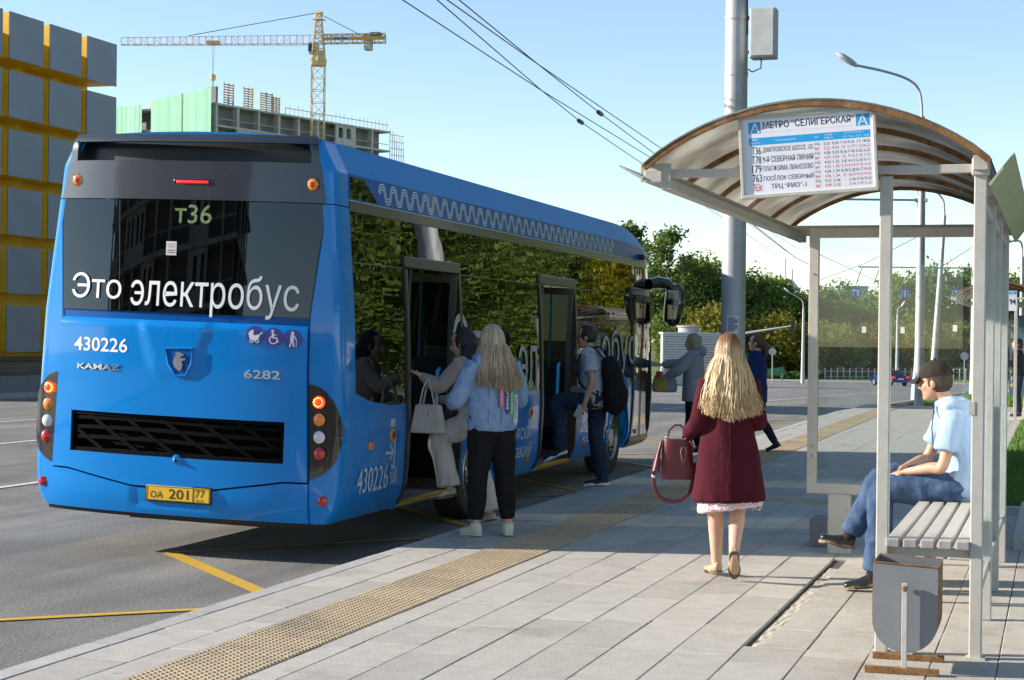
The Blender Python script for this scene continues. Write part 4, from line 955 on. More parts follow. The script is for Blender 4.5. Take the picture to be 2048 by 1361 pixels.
for z_ in (4.72, 5.38): mb = MB(); mb.lathe([(.14, 0), (.14, .05)], 24, (0, 0, z_)); mb.build('clamp_band', galv, pole, True)
mb = MB(); mb.tube([(.3, -.03, 4.93), (.3, -.05, 4.8), (.2, -.05, 4.76), (.14, -.02, 4.8)], .008, 6); mb.tube([(.08, -.1, 9), (.14, -.06, 5.2)], .008, 6); mb.build('cable', blk, pole)
def flyer(px0, px1, py0, py1, m, lines, lm, name, nrow):
    a = atY(px0, py1, PP[1] - .14); b_ = atY(px1, py0, PP[1] - .14); W = b_.x - a.x; H = b_.z - a.z
    def fn(u, v, off=.0):
        x = a.x + W * u - PP[0]; r = .1435 + .002 + off; x = max(-r * .98, min(r * .98, x)); return Vector((x, -math.sqrt(max(0, r * r - x * x)), a.z + H * v - .15))
    mb = MB(); mb.patch(lambda u, v: fn(u, v), 6, 1, (0, .001, 0)); f = mb.build(name, m, pole)
    mb = MB()
    for i in range(nrow):
        v0 = .9 - i * .8 / nrow; h = .45 / nrow
        mb.patch(lambda u, v: fn(.08 + u * (.84 if (i * 7) % 3 else .6), v0 - h * v, .002), 6, 1, (0, .0008, 0))
    o = mb.build('print_line', lm, f); o['kind'] = 'stuff'
flyer(1454, 1477, 632, 667, mat('flyer_white', (.62, .62, .66), .7), 6, mat('print_navy', (.06, .06, .2), .7), 'flyer', 7)
flyer(1454, 1475, 669, 682, mat('flyer_yellow', (.6, .55, .05), .7), 2, MATS['print_navy'], 'flyer', 2)
flyer(1453, 1475, 682.5, 691, MATS['flyer_white'], 2, MATS['print_navy'], 'flyer', 3)
flyer(1454, 1475, 691.5, 701, MATS['flyer_yellow'], 2, MATS['print_navy'], 'flyer', 2)
# overhead trolley wires
wires = [([(805, 0), (1084, 182), (1300, 315)], 'lower left trolley wire, crossing over the bus roof'), ([(874, 0), (1084, 182), (1161, 244), (1288, 330)], 'trolley wire that dips to the lower left insulator'),
         ([(894, 0), (1076, 129), (1300, 282)], 'upper right trolley wire, the highest of the four'), ([(918, 0), (1076, 129), (1200, 227), (1300, 301)], 'trolley wire that dips to the upper right insulator')]
for i, (pp, lb) in enumerate(wires):
    pts = [G(x, y, 5.9 + (.02 if i % 2 else 0)) for x, y in pp]
    pts = [pts[0] - (pts[1] - pts[0]).normalized() * 12] + pts + [pts[-1] + (pts[-1] - pts[-2]).normalized() * 45]
    mb = MB(); mb.tube(pts, .0085, 5); o = mb.build('trolley_wire', mat('wire_dark', (.035, .035, .04), .5)); tag(o, 'dark ' + lb, 'wire', 'overhead trolley wires')
    if i % 2:
        q = pts[3]; d = (pts[4] - pts[3]).normalized(); mb = MB(); mb.tube([q - d * .3, q - d * .2, q, q + d * .2, q + d * .3], [.015, .04, .045, .04, .015], 8); tag(mb.build('wire_insulator', blk), 'small dark insulator on a trolley wire, the %s one' % ('lower left' if i == 1 else 'upper right'), 'insulator', 'wire insulators')

# ================================================================ PEOPLE
def cat(pts, n=5):
    """Catmull-Rom resample of (point, radius...) tuples"""
    P = [tuple(p[0]) + tuple(p[1] if hasattr(p[1], '__len__') else (p[1], p[1])) for p in pts]; out = []
    Q = [P[0]] + P + [P[-1]]
    for i in range(len(P) - 1):
        a, b_, c, d = Q[i:i + 4]
        for j in range(n):
            t = j / n; out.append([.5 * (2 * b1 + (c1 - a1) * t + (2 * a1 - 5 * b1 + 4 * c1 - d1) * t * t + (3 * b1 - a1 - 3 * c1 + d1) * t ** 3) for a1, b1, c1, d1 in zip(a, b_, c, d)])
    out.append(list(P[-1])); return out
def limb(mb, pts, n=5, seg=14, upv=None):
    r = cat(pts, n); mb.tube([q[:3] for q in r], [(max(q[3], .002), max(q[4], .002)) for q in r], seg, upv=upv)
def ball(mb, c, r, M=None, seg=12):
    c = Vector(c); r = Vector(r) if hasattr(r, '__len__') else Vector((r, r, r)); b0 = len(mb.v)
    rings = 8
    for i in range(rings + 1):
        a = math.pi * i / rings - math.pi / 2; ca = max(.02, math.cos(a))
        for j in range(seg):
            q = 2 * math.pi * j / seg; v = Vector((r.x * ca * math.cos(q), r.y * ca * math.sin(q), r.z * math.sin(a)))
            mb.v.append(tuple(c + (M @ v if M else v)))
    for i in range(rings):
        for j in range(seg): p, q = b0 + i * seg + j, b0 + i * seg + (j + 1) % seg; mb.f.append((p, q, q + seg, p + seg)); mb.mi.append(0)
    mb.f.append(tuple(b0 + seg - 1 - j for j in range(seg))); mb.f.append(tuple(b0 + rings * seg + j for j in range(seg))); mb.mi += [0, 0]
def fuse(mb, name, m, parent, vox=.011, wr=None, sm=4, post=None):
    """union of overlapping closed shapes into one continuous skin (voxel remesh), smoothed, with cloth folds"""
    me = mb.mesh(name, m); o = bpy.data.objects.new(name, me); C.objects.link(o)
    r = o.modifiers.new('r', 'REMESH'); r.mode = 'VOXEL'; r.voxel_size = vox
    s = o.modifiers.new('s', 'SMOOTH'); s.factor = .5; s.iterations = sm
    dg = bpy.context.evaluated_depsgraph_get(); dg.update()
    me2 = bpy.data.meshes.new_from_object(o.evaluated_get(dg)); o.modifiers.clear(); o.data = me2; bpy.data.meshes.remove(me); me2.name = name
    me2.materials.clear(); ms = m if isinstance(m, (list, tuple)) else [m]
    for q in ms: me2.materials.append(q)
    if wr:
        amp, fr, st = wr; sd = random.random() * 50
        nr = [v.normal.copy() for v in me2.vertices]
        for v, n_ in zip(me2.vertices, nr):
            p = v.co; q = Vector((p.x * fr + sd, p.y * fr, p.z * fr * st))
            w1 = noise.noise(q + 1.1 * noise.noise_vector(q * .6)); w2 = noise.noise(q * 2.3 + Vector((9, 3, 1)))
            v.co = p + n_ * (amp * ((1 - abs(w1) * 2) * .7 + w2 * .4))
    if post: post(me2)
    me2.polygons.foreach_set('use_smooth', [True] * len(me2.polygons)); o.parent = parent; return o
def skinm(n, c): return mat('skin_' + n, c, .5, var=.06, vs_=12, sss=.08)
fair = skinm('fair', (.56, .34, .25)); tan_ = skinm('tan', (.48, .27, .18))
def cloth(n, c, var=.1, bs=220, rough=.9, dirt=None, vs_=9): return mat('cloth_' + n, c, rough, var=var, vs_=vs_, bump=.55, bs=34, spec=.2, dirt=dirt, stretch=(1, 1, .6))
def hand(mb, w, d, nrm, curl=.5, side=1, k=1.0, spread=.1):
    """palm and five fingers at wrist w, pointing along d, palm facing nrm; side +1: thumb on the d x nrm side"""
    w, d = Vector(w), Vector(d).normalized(); nrm = Vector(nrm); nrm = (nrm - d * nrm.dot(d)).normalized(); s = d.cross(nrm) * side
    def pt(a, b_, c): return w + (d * a + s * b_ + nrm * c) * k
    limb(mb, [(pt(-.02, 0, 0), (.026 * k, .02 * k)), (pt(.025, 0, 0), (.034 * k, .015 * k)), (pt(.06, 0, .002), (.04 * k, .014 * k)), (pt(.085, 0, .004), (.038 * k, .011 * k))], 4, 10, upv=nrm)
    for i, (b_, L) in enumerate(((.029, .072), (.010, .080), (-.010, .074), (-.028, .058))):
        a1 = curl * .9; a2 = curl * 2.0; r = .0088 * k
        p0 = pt(.078, b_, .003); p1 = p0 + (d * math.cos(a1) + nrm * math.sin(a1) + s * spread * (b_ / .03)) * L * .5 * k; p2 = p1 + (d * math.cos(a2) + nrm * math.sin(a2)) * L * .5 * k
        limb(mb, [(p0, r * 1.1), (p1, r), (p2, r * .75)], 3, 8)
    p0 = pt(.02, .03, .004); p1 = pt(.052, .052, .016 + .02 * curl); p2 = pt(.082, .05, .028 + .035 * curl); limb(mb, [(p0, .014 * k), (p1, .011 * k), (p2, .0085 * k)], 3, 8)
def head_mat(face, tilt=0):
    f = Vector(face).normalized(); z = Vector((0, 0, 1)); x = f.cross(z).normalized(); z = x.cross(f); return Matrix((x, f, z)).transposed()
HR = [(-.118, .022, .026, .052), (-.108, .036, .04, .046), (-.085, .05, .058, .032), (-.05, .061, .074, .017), (-.015, .067, .086, .006), (.02, .071, .094, .0), (.055, .073, .097, -.004), (.085, .065, .088, -.007), (.105, .046, .064, -.008), (.116, .02, .03, -.008)]
def head(mb, c, M, k=1.0):
    c = Vector(c); b0 = len(mb.v); seg = 20
    for z, w_, d, yo in HR:
        for j in range(seg):
            a = 2 * math.pi * j / seg; x, y = math.cos(a) * w_, math.sin(a) * d + yo
            mb.v.append(tuple(c + M @ Vector((x, y, z)) * k))
    for i in range(len(HR) - 1):
        for j in range(seg): p, q = b0 + i * seg + j, b0 + i * seg + (j + 1) % seg; mb.f.append((p, q, q + seg, p + seg)); mb.mi.append(0)
    mb.f.append(tuple(b0 + seg - 1 - j for j in range(seg))); mb.f.append(tuple(b0 + (len(HR) - 1) * seg + j for j in range(seg))); mb.mi += [0, 0]
    T = lambda x, y, z: c + M @ Vector((x, y, z)) * k
    limb(mb, [(T(0, .088, .03), .008), (T(0, .103, .0), .0105), (T(0, .112, -.026), .0135), (T(0, .094, -.036), .012)], 3, 8)
    limb(mb, [(T(-.02, .080, -.066), .007), (T(0, .09, -.063), .0115), (T(.02, .080, -.066), .007)], 3, 8)
    limb(mb, [(T(-.045, .074, .03), .008), (T(0, .091, .032), .010), (T(.045, .074, .03), .008)], 3, 8)
    ball(mb, T(0, .082, -.1), (.02, .016, .016))
    for s in (-1, 1):
        ball(mb, T(s * .074, -.008, -.012), (.010, .02, .033), M); ball(mb, T(s * .042, .06, -.03), (.022, .022, .022))
def face_post(c, M, k=1.0, lips=(.42, .14, .12)):
    def f(me):
        c_ = Vector(c); Mi = M.inverted()
        for p in me.polygons:
            q = (Mi @ (Vector(p.center) - c_)) / k
            if q.y > .06 and abs(q.z + .064) < .012 and abs(q.x) < .024: p.material_index = 1
            elif q.y > .06 and abs(q.z - .034) < .006 and .014 < abs(q.x) < .05: p.material_index = 2
    return f
lipm = mat('skin_lips', (.36, .11, .1), .45); browm = mat('skin_brow', (.06, .035, .02), .8)
def eyes(parent, c, M, k=1.0):
    for s in (-1, 1):
        mb = MB(); ball(mb, Vector(c) + M @ Vector((s * .03, .078, .012)) * k, (.014 * k, .011 * k, .009 * k), M, 10); mb.build('eye', mat('eye_dark', (.05, .035, .03), .15), parent, True)
class Fig:
    """holds joints in local metres (facing +y), builds the continuous body; clothes are added afterwards"""
    def __init__(s, name, label, loc, rz, J, face=(0, 1, 0), skin=None, k=1.0, female=True, cat_='person'):
        s.o = empty(name, loc, rz, label, cat_); s.J = {q: Vector(v) for q, v in J.items()}; s.face = head_mat(face); s.skin = skin or fair; s.k = k; s.f = female
    def torso_pts(s, t=0, lo=-.02, belly=0, hips=0, chest=0):
        J = s.J; p, w_, c, n = J['pelvis'], J['waist'], J['chest'], J['neck']
        f = s.f; up = (n - p).normalized()
        hipr = (.165 if f else .165) + hips; wr = (.128 if f else .15) + belly * .6; cr = (.15 if f else .175) + chest
        return [(p + up * (-.10 + lo), (hipr * .55 + t, .085 + t)), (p + up * (-.03), (hipr * .95 + t, .115 + t + hips * .5)), (p + up * .06, (hipr + t, .11 + t + hips * .4)), (w_, (wr + t, .092 + belly + t)), (c, (cr + t, .105 + t + chest * .6)), (c + up * .12, (cr * .98 + t, .095 + t)), (n - up * .035, (.10 + t * .8, .075 + t * .6)), (n, (.055 + t * .6, .055 + t * .5))]
    def fwd(s): return s.J.get('tf', Vector((0, 1, 0)))
    def body(s, hands, curl=(.5, .5), vox=.0085, lips=True):
        J = s.J; mb = MB(); k = s.k
        limb(mb, s.torso_pts(-.008), 4, 20, upv=s.fwd())
        limb(mb, [(J['shL'], .05), (J['neck'] + Vector((0, 0, -.03)), .06), (J['shR'], .05)], 4, 12)
        limb(mb, [(J['neck'] - Vector((0, 0, .05)), .058), (J['neck'], .05), (J['head'] + s.face @ Vector((0, -.015, -.05)), .05)], 4, 14)
        for q in 'LR':
            limb(mb, [(J['sh' + q], .048), (J['sh' + q].lerp(J['el' + q], .35), .046), (J['el' + q], .037), (J['el' + q].lerp(J['wr' + q], .3), .038), (J['wr' + q], .024)], 5, 12)
            limb(mb, [(J['hip' + q], .088), (J['hip' + q].lerp(J['kn' + q], .4), .078), (J['kn' + q], .054), (J['kn' + q].lerp(J['an' + q], .3), .054), (J['an' + q], .035)], 5, 14)
            a, t = J['an' + q], J['toe' + q]; d = (t - a); 
            dn = J.get('sole' + q, Vector((0, 0, -1)))
            limb(mb, [(a - d * .22 + dn * .045, (.03, .026)), (a + dn * .04, (.032, .034)), (a.lerp(t, .55) + dn * .015, (.036, .024)), (t, (.024, .013))], 4, 12, upv=-dn)
        for q, i in (('L', 0), ('R', 1)):
            d, n_ = hands[i]; hand(mb, J['wr' + q], d, n_, curl[i], 1 if q == 'L' else -1, k)
        head(mb, J['head'], s.face, k)
        s.b = fuse(mb, 'body', [s.skin, lipm, browm], s.o, vox, None, 3, face_post(J['head'], s.face, k)); return s
    def top(s, name, m, t=.018, sleeve=1.0, lo=0.0, st=.016, cuff=.042, wr=(.006, 9, .6), belly=0, hips=0, chest=0, extra=None, vox=.012, collar=None):
        J = s.J; mb = MB(); limb(mb, s.torso_pts(t, lo, belly, hips, chest), 4, 22, upv=s.fwd())
        limb(mb, [(J['shL'], .052 + st), (J['neck'] + Vector((0, 0, -.045)), .055 + st * .8), (J['shR'], .052 + st)], 4, 12)
        for q in 'LR':
            a, b_, c = J['sh' + q], J['el' + q], J['wr' + q]
            if sleeve <= .5: e = a.lerp(b_, sleeve * 2); limb(mb, [(a, .052 + st), (a.lerp(e, .5), .052 + st * 1.3), (e, .05 + st * 1.3)], 5, 14)
            else: e = b_.lerp(c, (sleeve - .5) * 2); limb(mb, [(a, .052 + st), (a.lerp(b_, .5), .048 + st * 1.2), (b_, .042 + st * 1.15), (b_.lerp(e, .5), .04 + st), (e, cuff)], 5, 14)
        if extra: extra(mb)
        return fuse(mb, name, m, s.o, vox, wr)
    def trousers(s, name, m, t=.014, cut=.97, ank=.055, wr=(.006, 10, .5), knee=None, hips=0, top=.1, vox=.012, calf=None):
        J = s.J; mb = MB(); pts = s.torso_pts(t, 0, 0, hips); p = J['pelvis']; up = (J['waist'] - p).normalized()
        limb(mb, [pts[0], pts[1], pts[2], (p + up * top, (pts[2][1][0] - .008, pts[2][1][1]))], 4, 20, upv=s.fwd())
        for q in 'LR':
            a, b_, c = J['hip' + q], J['kn' + q], J['an' + q]; e = b_.lerp(c, cut)
            limb(mb, [(a, .092 + t + hips * .3), (a.lerp(b_, .4), .082 + t + hips * .2), (b_, (knee or .06) + t), (b_.lerp(e, .45), (calf or (.056 + t + (ank - .055) * .4))), (e, ank)], 6, 16)
        return fuse(mb, name, m, s.o, vox, wr)
    def shoes(s, m, sole, k=1.0, high=.03, solet=.022, ln=1.0):
        J = s.J
        for q in 'LR':
            a, t = J['an' + q], J['toe' + q]; d = (t - a); dn = J.get('sole' + q, Vector((0, 0, -1))); mb = MB()
            limb(mb, [(a - d * .30 + dn * .035, (.024 * k, .03 * k)), (a - d * .16 + dn * .03, (.036 * k, .045 * k)), (a + d * .12 + dn * .03, (.038 * k, .044 * k)), (a.lerp(t, .6) + dn * .018, (.043 * k, .031 * k)), (t - dn * .002, (.038 * k, .022 * k)), (t + d * .1, (.02 * k, .014 * k))], 4, 14, upv=-dn)
            if high: limb(mb, [(a + dn * .04, .042 * k), (a - dn * high, .043 * k)], 3, 12)
            sh = fuse(mb, 'shoe', m, s.o, .007, None, 2)
            mb = MB(); hl = a - d * .34; to = t + d * .13; n_ = 14; x = d.cross(dn).normalized(); poly = []
            base = dn * (a - t).dot(-dn) if False else Vector((0, 0, 0))
            def bp_(f, sd): 
                wd = itp([(0, .02), (.08, .034), (.25, .037), (.45, .034), (.7, .047), (.88, .038), (1, .012)], f) * k; c = hl.lerp(to, f); lv = lerp(.062, .012, min(1, f / .75)) ; return c + dn * lv + x * (wd * sd)
            poly = [bp_(i / n_, 1) for i in range(n_ + 1)] + [bp_(1 - i / n_, -1) for i in range(n_ + 1)]
            mb.prism(poly, (0, 0, 0), dn * solet); mb.build('sole', sole, sh)
def strands(name, parent, c, M, mats, n, length, spread=.5, rad=.0055, back=True, wave=.012, rootk=1.0, front=True, seed=1, drop=None, lean=(0, -.02, 0)):
    """long loose hair: locks that leave the parting, follow the skull and hang"""
    rr = random.Random(seed); mb = MB(); c = Vector(c)
    for i in range(n):
        ph = rr.uniform(-1, 1); ph = math.pi + ph * (2.25 if front else 1.6)          # around the head, pi = back
        th0 = R(90 - 62 * rr.random() ** 1.6); pts = []; L = length * rr.uniform(.82, 1.03) * (1 - .12 * abs(math.sin(ph)))
        rx, ry, rz = .087 * rr.uniform(.98, 1.1), .113 * rr.uniform(.98, 1.08), .139 * rr.uniform(.99, 1.04)
        sx, cx = math.sin(ph), math.cos(ph)
        for j in range(6):
            th = lerp(th0, R(-8), j / 5); pts.append(Vector((rx * math.cos(th) * sx, ry * math.cos(th) * cx - .014, rz * math.sin(th) + .0)))
        e = pts[-1]; off = Vector((rr.uniform(-1, 1) * .03 + sx * spread * .10, -.03 - abs(rr.gauss(0, .02)) + (0 if cx < 0 else .02), 0)); ph2 = rr.uniform(0, 6.28)
        m_ = 9
        for j in range(1, m_ + 1):
            t = j / m_; pts.append(e + Vector((off.x * t ** .6 + wave * math.sin(ph2 + t * 6) * t, off.y * (t ** .5) + wave * math.cos(ph2 + t * 5) * t * .6, -L * t)) + Vector(lean) * t * t)
        W = [c + (M @ p if q < 6 else (M @ pts[5] + (p - pts[5]))) for q, p in enumerate(pts)]
        W = [c + M @ pts[q] if q < 6 else c + M @ pts[5] + (pts[q] - pts[5] if not drop else Matrix.Rotation(drop, 3, 'Z') @ (pts[q] - pts[5])) for q in range(len(pts))]
        k = len(W); mb.tube(W, [(rad * (1.25 if 0 < q < k - 3 else .5), rad * .6) for q in range(k)], 5, mi=rr.randrange(len(mats)))
    return mb.build(name, mats, parent, True)
def haircap(name, parent, c, M, m, lo=-.05, wr=(.006, 40, 1), front=.045, k=1.0, puff=.0, vox=.008, extra=None):
    mb = MB(); c = Vector(c)
    ball(mb, c + M @ Vector((0, -.018, .022)), (.083 + puff, .104 + puff, .112 + puff * .6), M, 16)
    ball(mb, c + M @ Vector((0, -.035, lo + .01)), (.074 + puff, .082 + puff, .07 + puff), M, 16)
    if extra: extra(mb, lambda x, y, z: c + M @ Vector((x, y, z)))
    o = fuse(mb, name, m, parent, vox, wr, 2); Mi = M.inverted()
    bm = bmesh.new(); bm.from_mesh(o.data)
    dl = []
    for f in bm.faces:
        q = Mi @ (f.calc_center_median() - c)
        if q.y > front + .05 * max(0, (q.z - .06) / .06) and q.z < .085: dl.append(f)
    bmesh.ops.delete(bm, geom=dl, context='FACES'); bm.to_mesh(o.data); bm.free(); return o
def stand(H=1.7, **kw):
    """joints of a standing adult of height H"""
    s = H / 1.7
    J = dict(pelvis=(0, 0, .93), waist=(0, 0, 1.08), chest=(0, .005, 1.25), neck=(0, 0, 1.455), head=(0, .02, 1.585),
             shL=(-.165, 0, 1.40), shR=(.165, 0, 1.40), elL=(-.225, -.02, 1.12), elR=(.225, -.02, 1.12), wrL=(-.24, .06, .89), wrR=(.24, .06, .89),
             hipL=(-.085, 0, .90), hipR=(.085, 0, .90), knL=(-.09, .02, .49), knR=(.09, .02, .49), anL=(-.09, -.02, .085), anR=(.09, -.02, .085), toeL=(-.10, .14, .03), toeR=(.10, .14, .03))
    J = {k: Vector(v) * s for k, v in J.items()}
    for k, v in kw.items(): J[k] = Vector(v)
    return J
DN = Vector((0, 0, -1))
blonde = [mat('hair_blonde_a', (.56, .40, .20), .45, var=.3, vs_=40, stretch=(1, 1, .1)), mat('hair_blonde_b', (.66, .52, .31), .45, var=.25, vs_=40, stretch=(1, 1, .1)), mat('hair_blonde_c', (.40, .25, .10), .45, var=.3, vs_=40, stretch=(1, 1, .1))]
ash = [mat('hair_ash_a', (.44, .35, .24), .5, var=.3, vs_=40, stretch=(1, 1, .1)), mat('hair_ash_b', (.55, .45, .32), .5, var=.25, vs_=40, stretch=(1, 1, .1)), mat('hair_ash_c', (.36, .25, .14), .5, var=.3, vs_=40, stretch=(1, 1, .1))]
dark = mat('hair_dark', (.018, .013, .011), .45, var=.4, vs_=40); brown = mat('hair_brown', (.11, .05, .022), .5, var=.4, vs_=40)

# --- woman in the burgundy coat, walking away
f = Fig('person', 'woman with long blonde hair in burgundy coat walking away along the pavement', (-2.165, 11.74, .15), R(14), stand(1.66,
    pelvis=(.0, 0, .92), anL=(-.06, .12, .085), toeL=(-.11, .27, .03), knL=(-.075, .09, .48), hipL=(-.075, .0, .88), hipR=(.08, 0, .88), knR=(.075, .03, .475), anR=(.035, -.23, .20), toeR=(.045, -.14, .045),
    soleR=Vector((0, -.9, -.42)), shL=(-.148, 0, 1.355), shR=(.148, 0, 1.355), elL=(-.205, -.06, 1.09), wrL=(-.27, .10, .97), elR=(.205, -.03, 1.08), wrR=(.12, .19, 1.12), head=(0, .03, 1.545)), face=(.05, 1, -.03))
f.body((((-.15, .7, -.7), (.9, .1, .1)), ((-.7, .7, .2), (0, -1, 0))), (.9, .6))
coat = cloth('burgundy', (.058, .005, .013), .12, 300)
def coat_extra(mb):
    limb(mb, [((0, 0, 1.30), (.17, .12)), ((0, 0, 1.08), (.165, .13)), ((.005, 0, .85), (.205, .15)), ((.01, -.01, .62), (.238, .168)), ((.012, -.012, .535), (.248, .175))], 6, 28, upv=(0, 1, 0))
f.top('coat', coat, .016, .97, .0, .012, .046, (.014, 5.0, .3), extra=coat_extra)
mb = MB(); mb.tube([(.005, -r_ - .006, z) for z, r_ in ((1.2, .128), (1.08, .134), (.95, .145), (.85, .152), (.72, .163), (.62, .172), (.54, .178))], .0028, 5); mb.build('back_seam', mat('coat_seam', (.035, .004, .008), .9), f.o)
mb = MB(); limb(mb, [((0, -.005, .75), (.18, .13)), ((.01, -.005, .56), (.205, .15)), ((.02, -.01, .475), (.225, .165))], 5, 40, upv=(0, 1, 0))
dress = fuse(mb, 'dress', mat('cloth_pink', (.66, .46, .5), .85, var=.05), f.o, .012, (.012, 9, .1), 2)
mb = MB(); rr = random.Random(4)
for i in range(60):
    a = rr.uniform(-2.8, -.3); z = .485 + (i % 4) * .015 + rr.uniform(0, .006); ball(mb, (.02 + .226 * math.cos(a), -.01 + .17 * math.sin(a), z), .0045, None, 6)
o = mb.build('polka_dot', greyl, dress); o['kind'] = 'stuff'
f.shoes(mat('shoe_beige', (.42, .29, .18), .5), mat('sole_tan', (.12, .085, .055), .8, var=.3, vs_=60), .94, 0, .012)
def dyed(nm, root, tip, z0, z1):
    m = mat(nm, tip, .42, var=.3, vs_=60, stretch=(1, 1, .08)); n = m.node_tree.nodes; l = m.node_tree.links; p = n['Principled BSDF']; src = p.inputs['Base Color'].links[0].from_socket
    tc = n.new('ShaderNodeTexCoord'); sp = n.new('ShaderNodeSeparateXYZ'); l.new(tc.outputs['Object'], sp.inputs[0]); mr = n.new('ShaderNodeMapRange'); mr.inputs[1].default_value = z0; mr.inputs[2].default_value = z1; l.new(sp.outputs[2], mr.inputs[0])
    mx = n.new('ShaderNodeMix'); mx.data_type = 'RGBA'; mx.inputs[7].default_value = list(root) + [1]; l.new(mr.outputs[0], mx.inputs[0]); l.new(src, mx.inputs[6]); l.new(mx.outputs[2], p.inputs['Base Color']); return m
blonde = [dyed('hair_dyed_%d' % i, (.20, .095, .04), c, 1.47, 1.64) for i, c in enumerate(((.60, .45, .25), (.70, .57, .37), (.45, .30, .14)))]
haircap('hair_cap', f.o, f.J['head'], f.face, mat('hair_root', (.20, .1, .04), .5, var=.3, vs_=60), -.06, (.003, 40, .2), .05)
strands('hair', f.o, f.J['head'], f.face, blonde, 1900, .44, .85, .0027, seed=11, wave=.022, lean=(.015, -.06, 0))
# her red handbag
bagm = mat('bag_burgundy', (.11, .012, .018), .42, var=.1, bump=.15, bs=160); metal_g = chrome
hb = empty('handbag', f.o.matrix_basis @ Vector((-.315, .16, 0)), R(14), 'burgundy leather handbag hanging from the hand of the woman in the burgundy coat', 'handbag'); hb.location = Matrix.Rotation(R(14), 3, 'Z') @ Vector((-.34, .13, .0)) + Vector((-2.165, 11.74, .15))
mb = MB(); limb(mb, [((0, 0, .665), (.112, .066)), ((0, 0, .70), (.115, .07)), ((0, 0, .85), (.098, .062)), ((0, 0, .945), (.088, .05))], 4, 20, upv=(0, 1, 0)); 
for i, v in enumerate(mb.v):
    x, y, z = v; a_ = math.atan2(y / .066, x / .112); q = .105 + (.95 - z) * .03; mb.v[i] = (max(-q, min(q, x * 1.22)), max(-.058, min(.058, y * 1.25)), z)
mb.build('bag_body', bagm, hb, 60)
mb = MB(); mb.tube([(-.07, -.02, .93), (-.06, -.01, 1.0), (-.02, .0, 1.04), (.02, .0, 1.04), (.06, -.01, 1.0), (.07, -.02, .93)], .007, 8); mb.build('handle', bagm, hb, True)
mb = MB(); pts = [(-.118, -.02, .90), (-.15, -.03, .8), (-.165, -.04, .68), (-.14, -.05, .57), (-.06, -.05, .515), (.04, -.04, .53), (.10, -.03, .62), (.118, 0, .78)]
mb.tube([q[:3] for q in cat([(p, .01) for p in pts], 5)], (.014), 8, el=.3); mb.build('shoulder_strap', bagm, hb, True)
mb = MB(); mb.tube([(-.11, -.03, .94), (-.13, -.04, .85), (-.15, -.045, .72)], [.006, .014, .026], 10); mb.build('tassel', bagm, hb, True)
for p in ((-.165, -.045, .685), (-.075, -.03, .955), (.075, -.03, .955)):
    mb = MB(); ball(mb, p, (.014, .008, .014)); mb.build('buckle', metal_g, hb, True)
mb = MB(); mb.tube([(.03, -.062, .89), (.02, -.066, .86), (.03, -.066, .81), (.04, -.062, .78), (.05, -.066, .81), (.06, -.066, .86), (.05, -.062, .89)], .0035, 6); mb.build('bag_charm', mat('charm', (.25, .16, .12), .4), hb, True)

# --- woman in the denim jacket, back to the camera
f = Fig('person', 'woman with long pale hair in denim jacket standing at the rear bus door', (-4.44, 13.46, .15), R(46), stand(1.72,
    anL=(-.13, .02, .085), toeL=(-.15, .20, .03), anR=(.13, -.06, .085), toeR=(.20, .10, .03), knL=(-.11, .03, .49), knR=(.125, .0, .49), pelvis=(0, 0, .95), elL=(-.30, .04, 1.14), wrL=(-.235, .27, 1.07), elR=(.27, .02, 1.13), wrR=(.16, .26, 1.08), head=(.0, .03, 1.60)), face=(-.25, 1, -.1))
f.body((((.25, .9, .2), (.9, -.2, 0)), ((-.5, .8, .1), (-.6, -.6, .2))), (.8, .8))
denim = cloth('denim', (.22, .34, .53), .16, 260, dirt=((.32, .45, .62), 16, .52, .45), vs_=30)
def jk(mb):
    limb(mb, [((0, 0, 1.40), (.16, .10)), ((0, 0, 1.2), (.198, .145)), ((0, 0, 1.0), (.21, .155)), ((0, 0, .90), (.206, .152)), ((0, 0, .875), (.20, .148))], 5, 28, upv=(0, 1, 0))
jo = f.top('denim_jacket', denim, .025, .93, .06, .024, .05, (.018, 7.5, .8), extra=jk)
mb = MB(); limb(mb, [((0, 0, .872), (.206, .152)), ((0, 0, .915), (.213, .16))], 2, 30, upv=(0, 1, 0)); mb.build('waistband', cloth('denim_band', (.18, .3, .5), .25, 260), jo, True)
mb = MB(); limb(mb, [((0, .02, 1.435), (.10, .085)), ((0, .0, 1.475), (.085, .07))], 3, 18, upv=(0, 1, 0)); mb.build('hood_collar', mat('cloth_salmon', (.6, .28, .3), .9), jo, True)
patches = [(-.055, 1.285, 1.06, (.60, .10, .25), 'LONDON'), (.0, 1.25, 1.03, (.10, .085, .2), 'BERLIN'), (.05, 1.20, .985, (.06, .38, .2), 'TOKYO'), (.10, 1.165, .945, (.55, .6, .65), 'ST.MORITZ')]
for i, (x, z1, z0, col, t) in enumerate(patches):
    x = x + .05
    yb = -math.sqrt(max(0, 1 - (x / .22) ** 2)) * .165 - .012
    mb = MB(); mb.prism([(x - .019, yb, z0), (x, yb, z0 - (.03 if i in (1, 3) else 0)), (x + .019, yb, z0), (x + .019, yb, z1), (x, yb, z1 + (.03 if i == 2 else 0)), (x - .019, yb, z1)], (0, 0, 0), (0, .006, 0)); pa = mb.build('patch', mat('patch_%d' % i, col, .8), jo)
    mb = MB(); text_on(mb, t, 0, z1 - z0 - .04, -.010, .010, lambda u, v, w: Vector((x - v, yb - .002, z0 + .02 + u))); mb.build('lettering', greyl if i < 3 else ink, pa)
seamm = mat('denim_seam', (.12, .2, .36), .9)
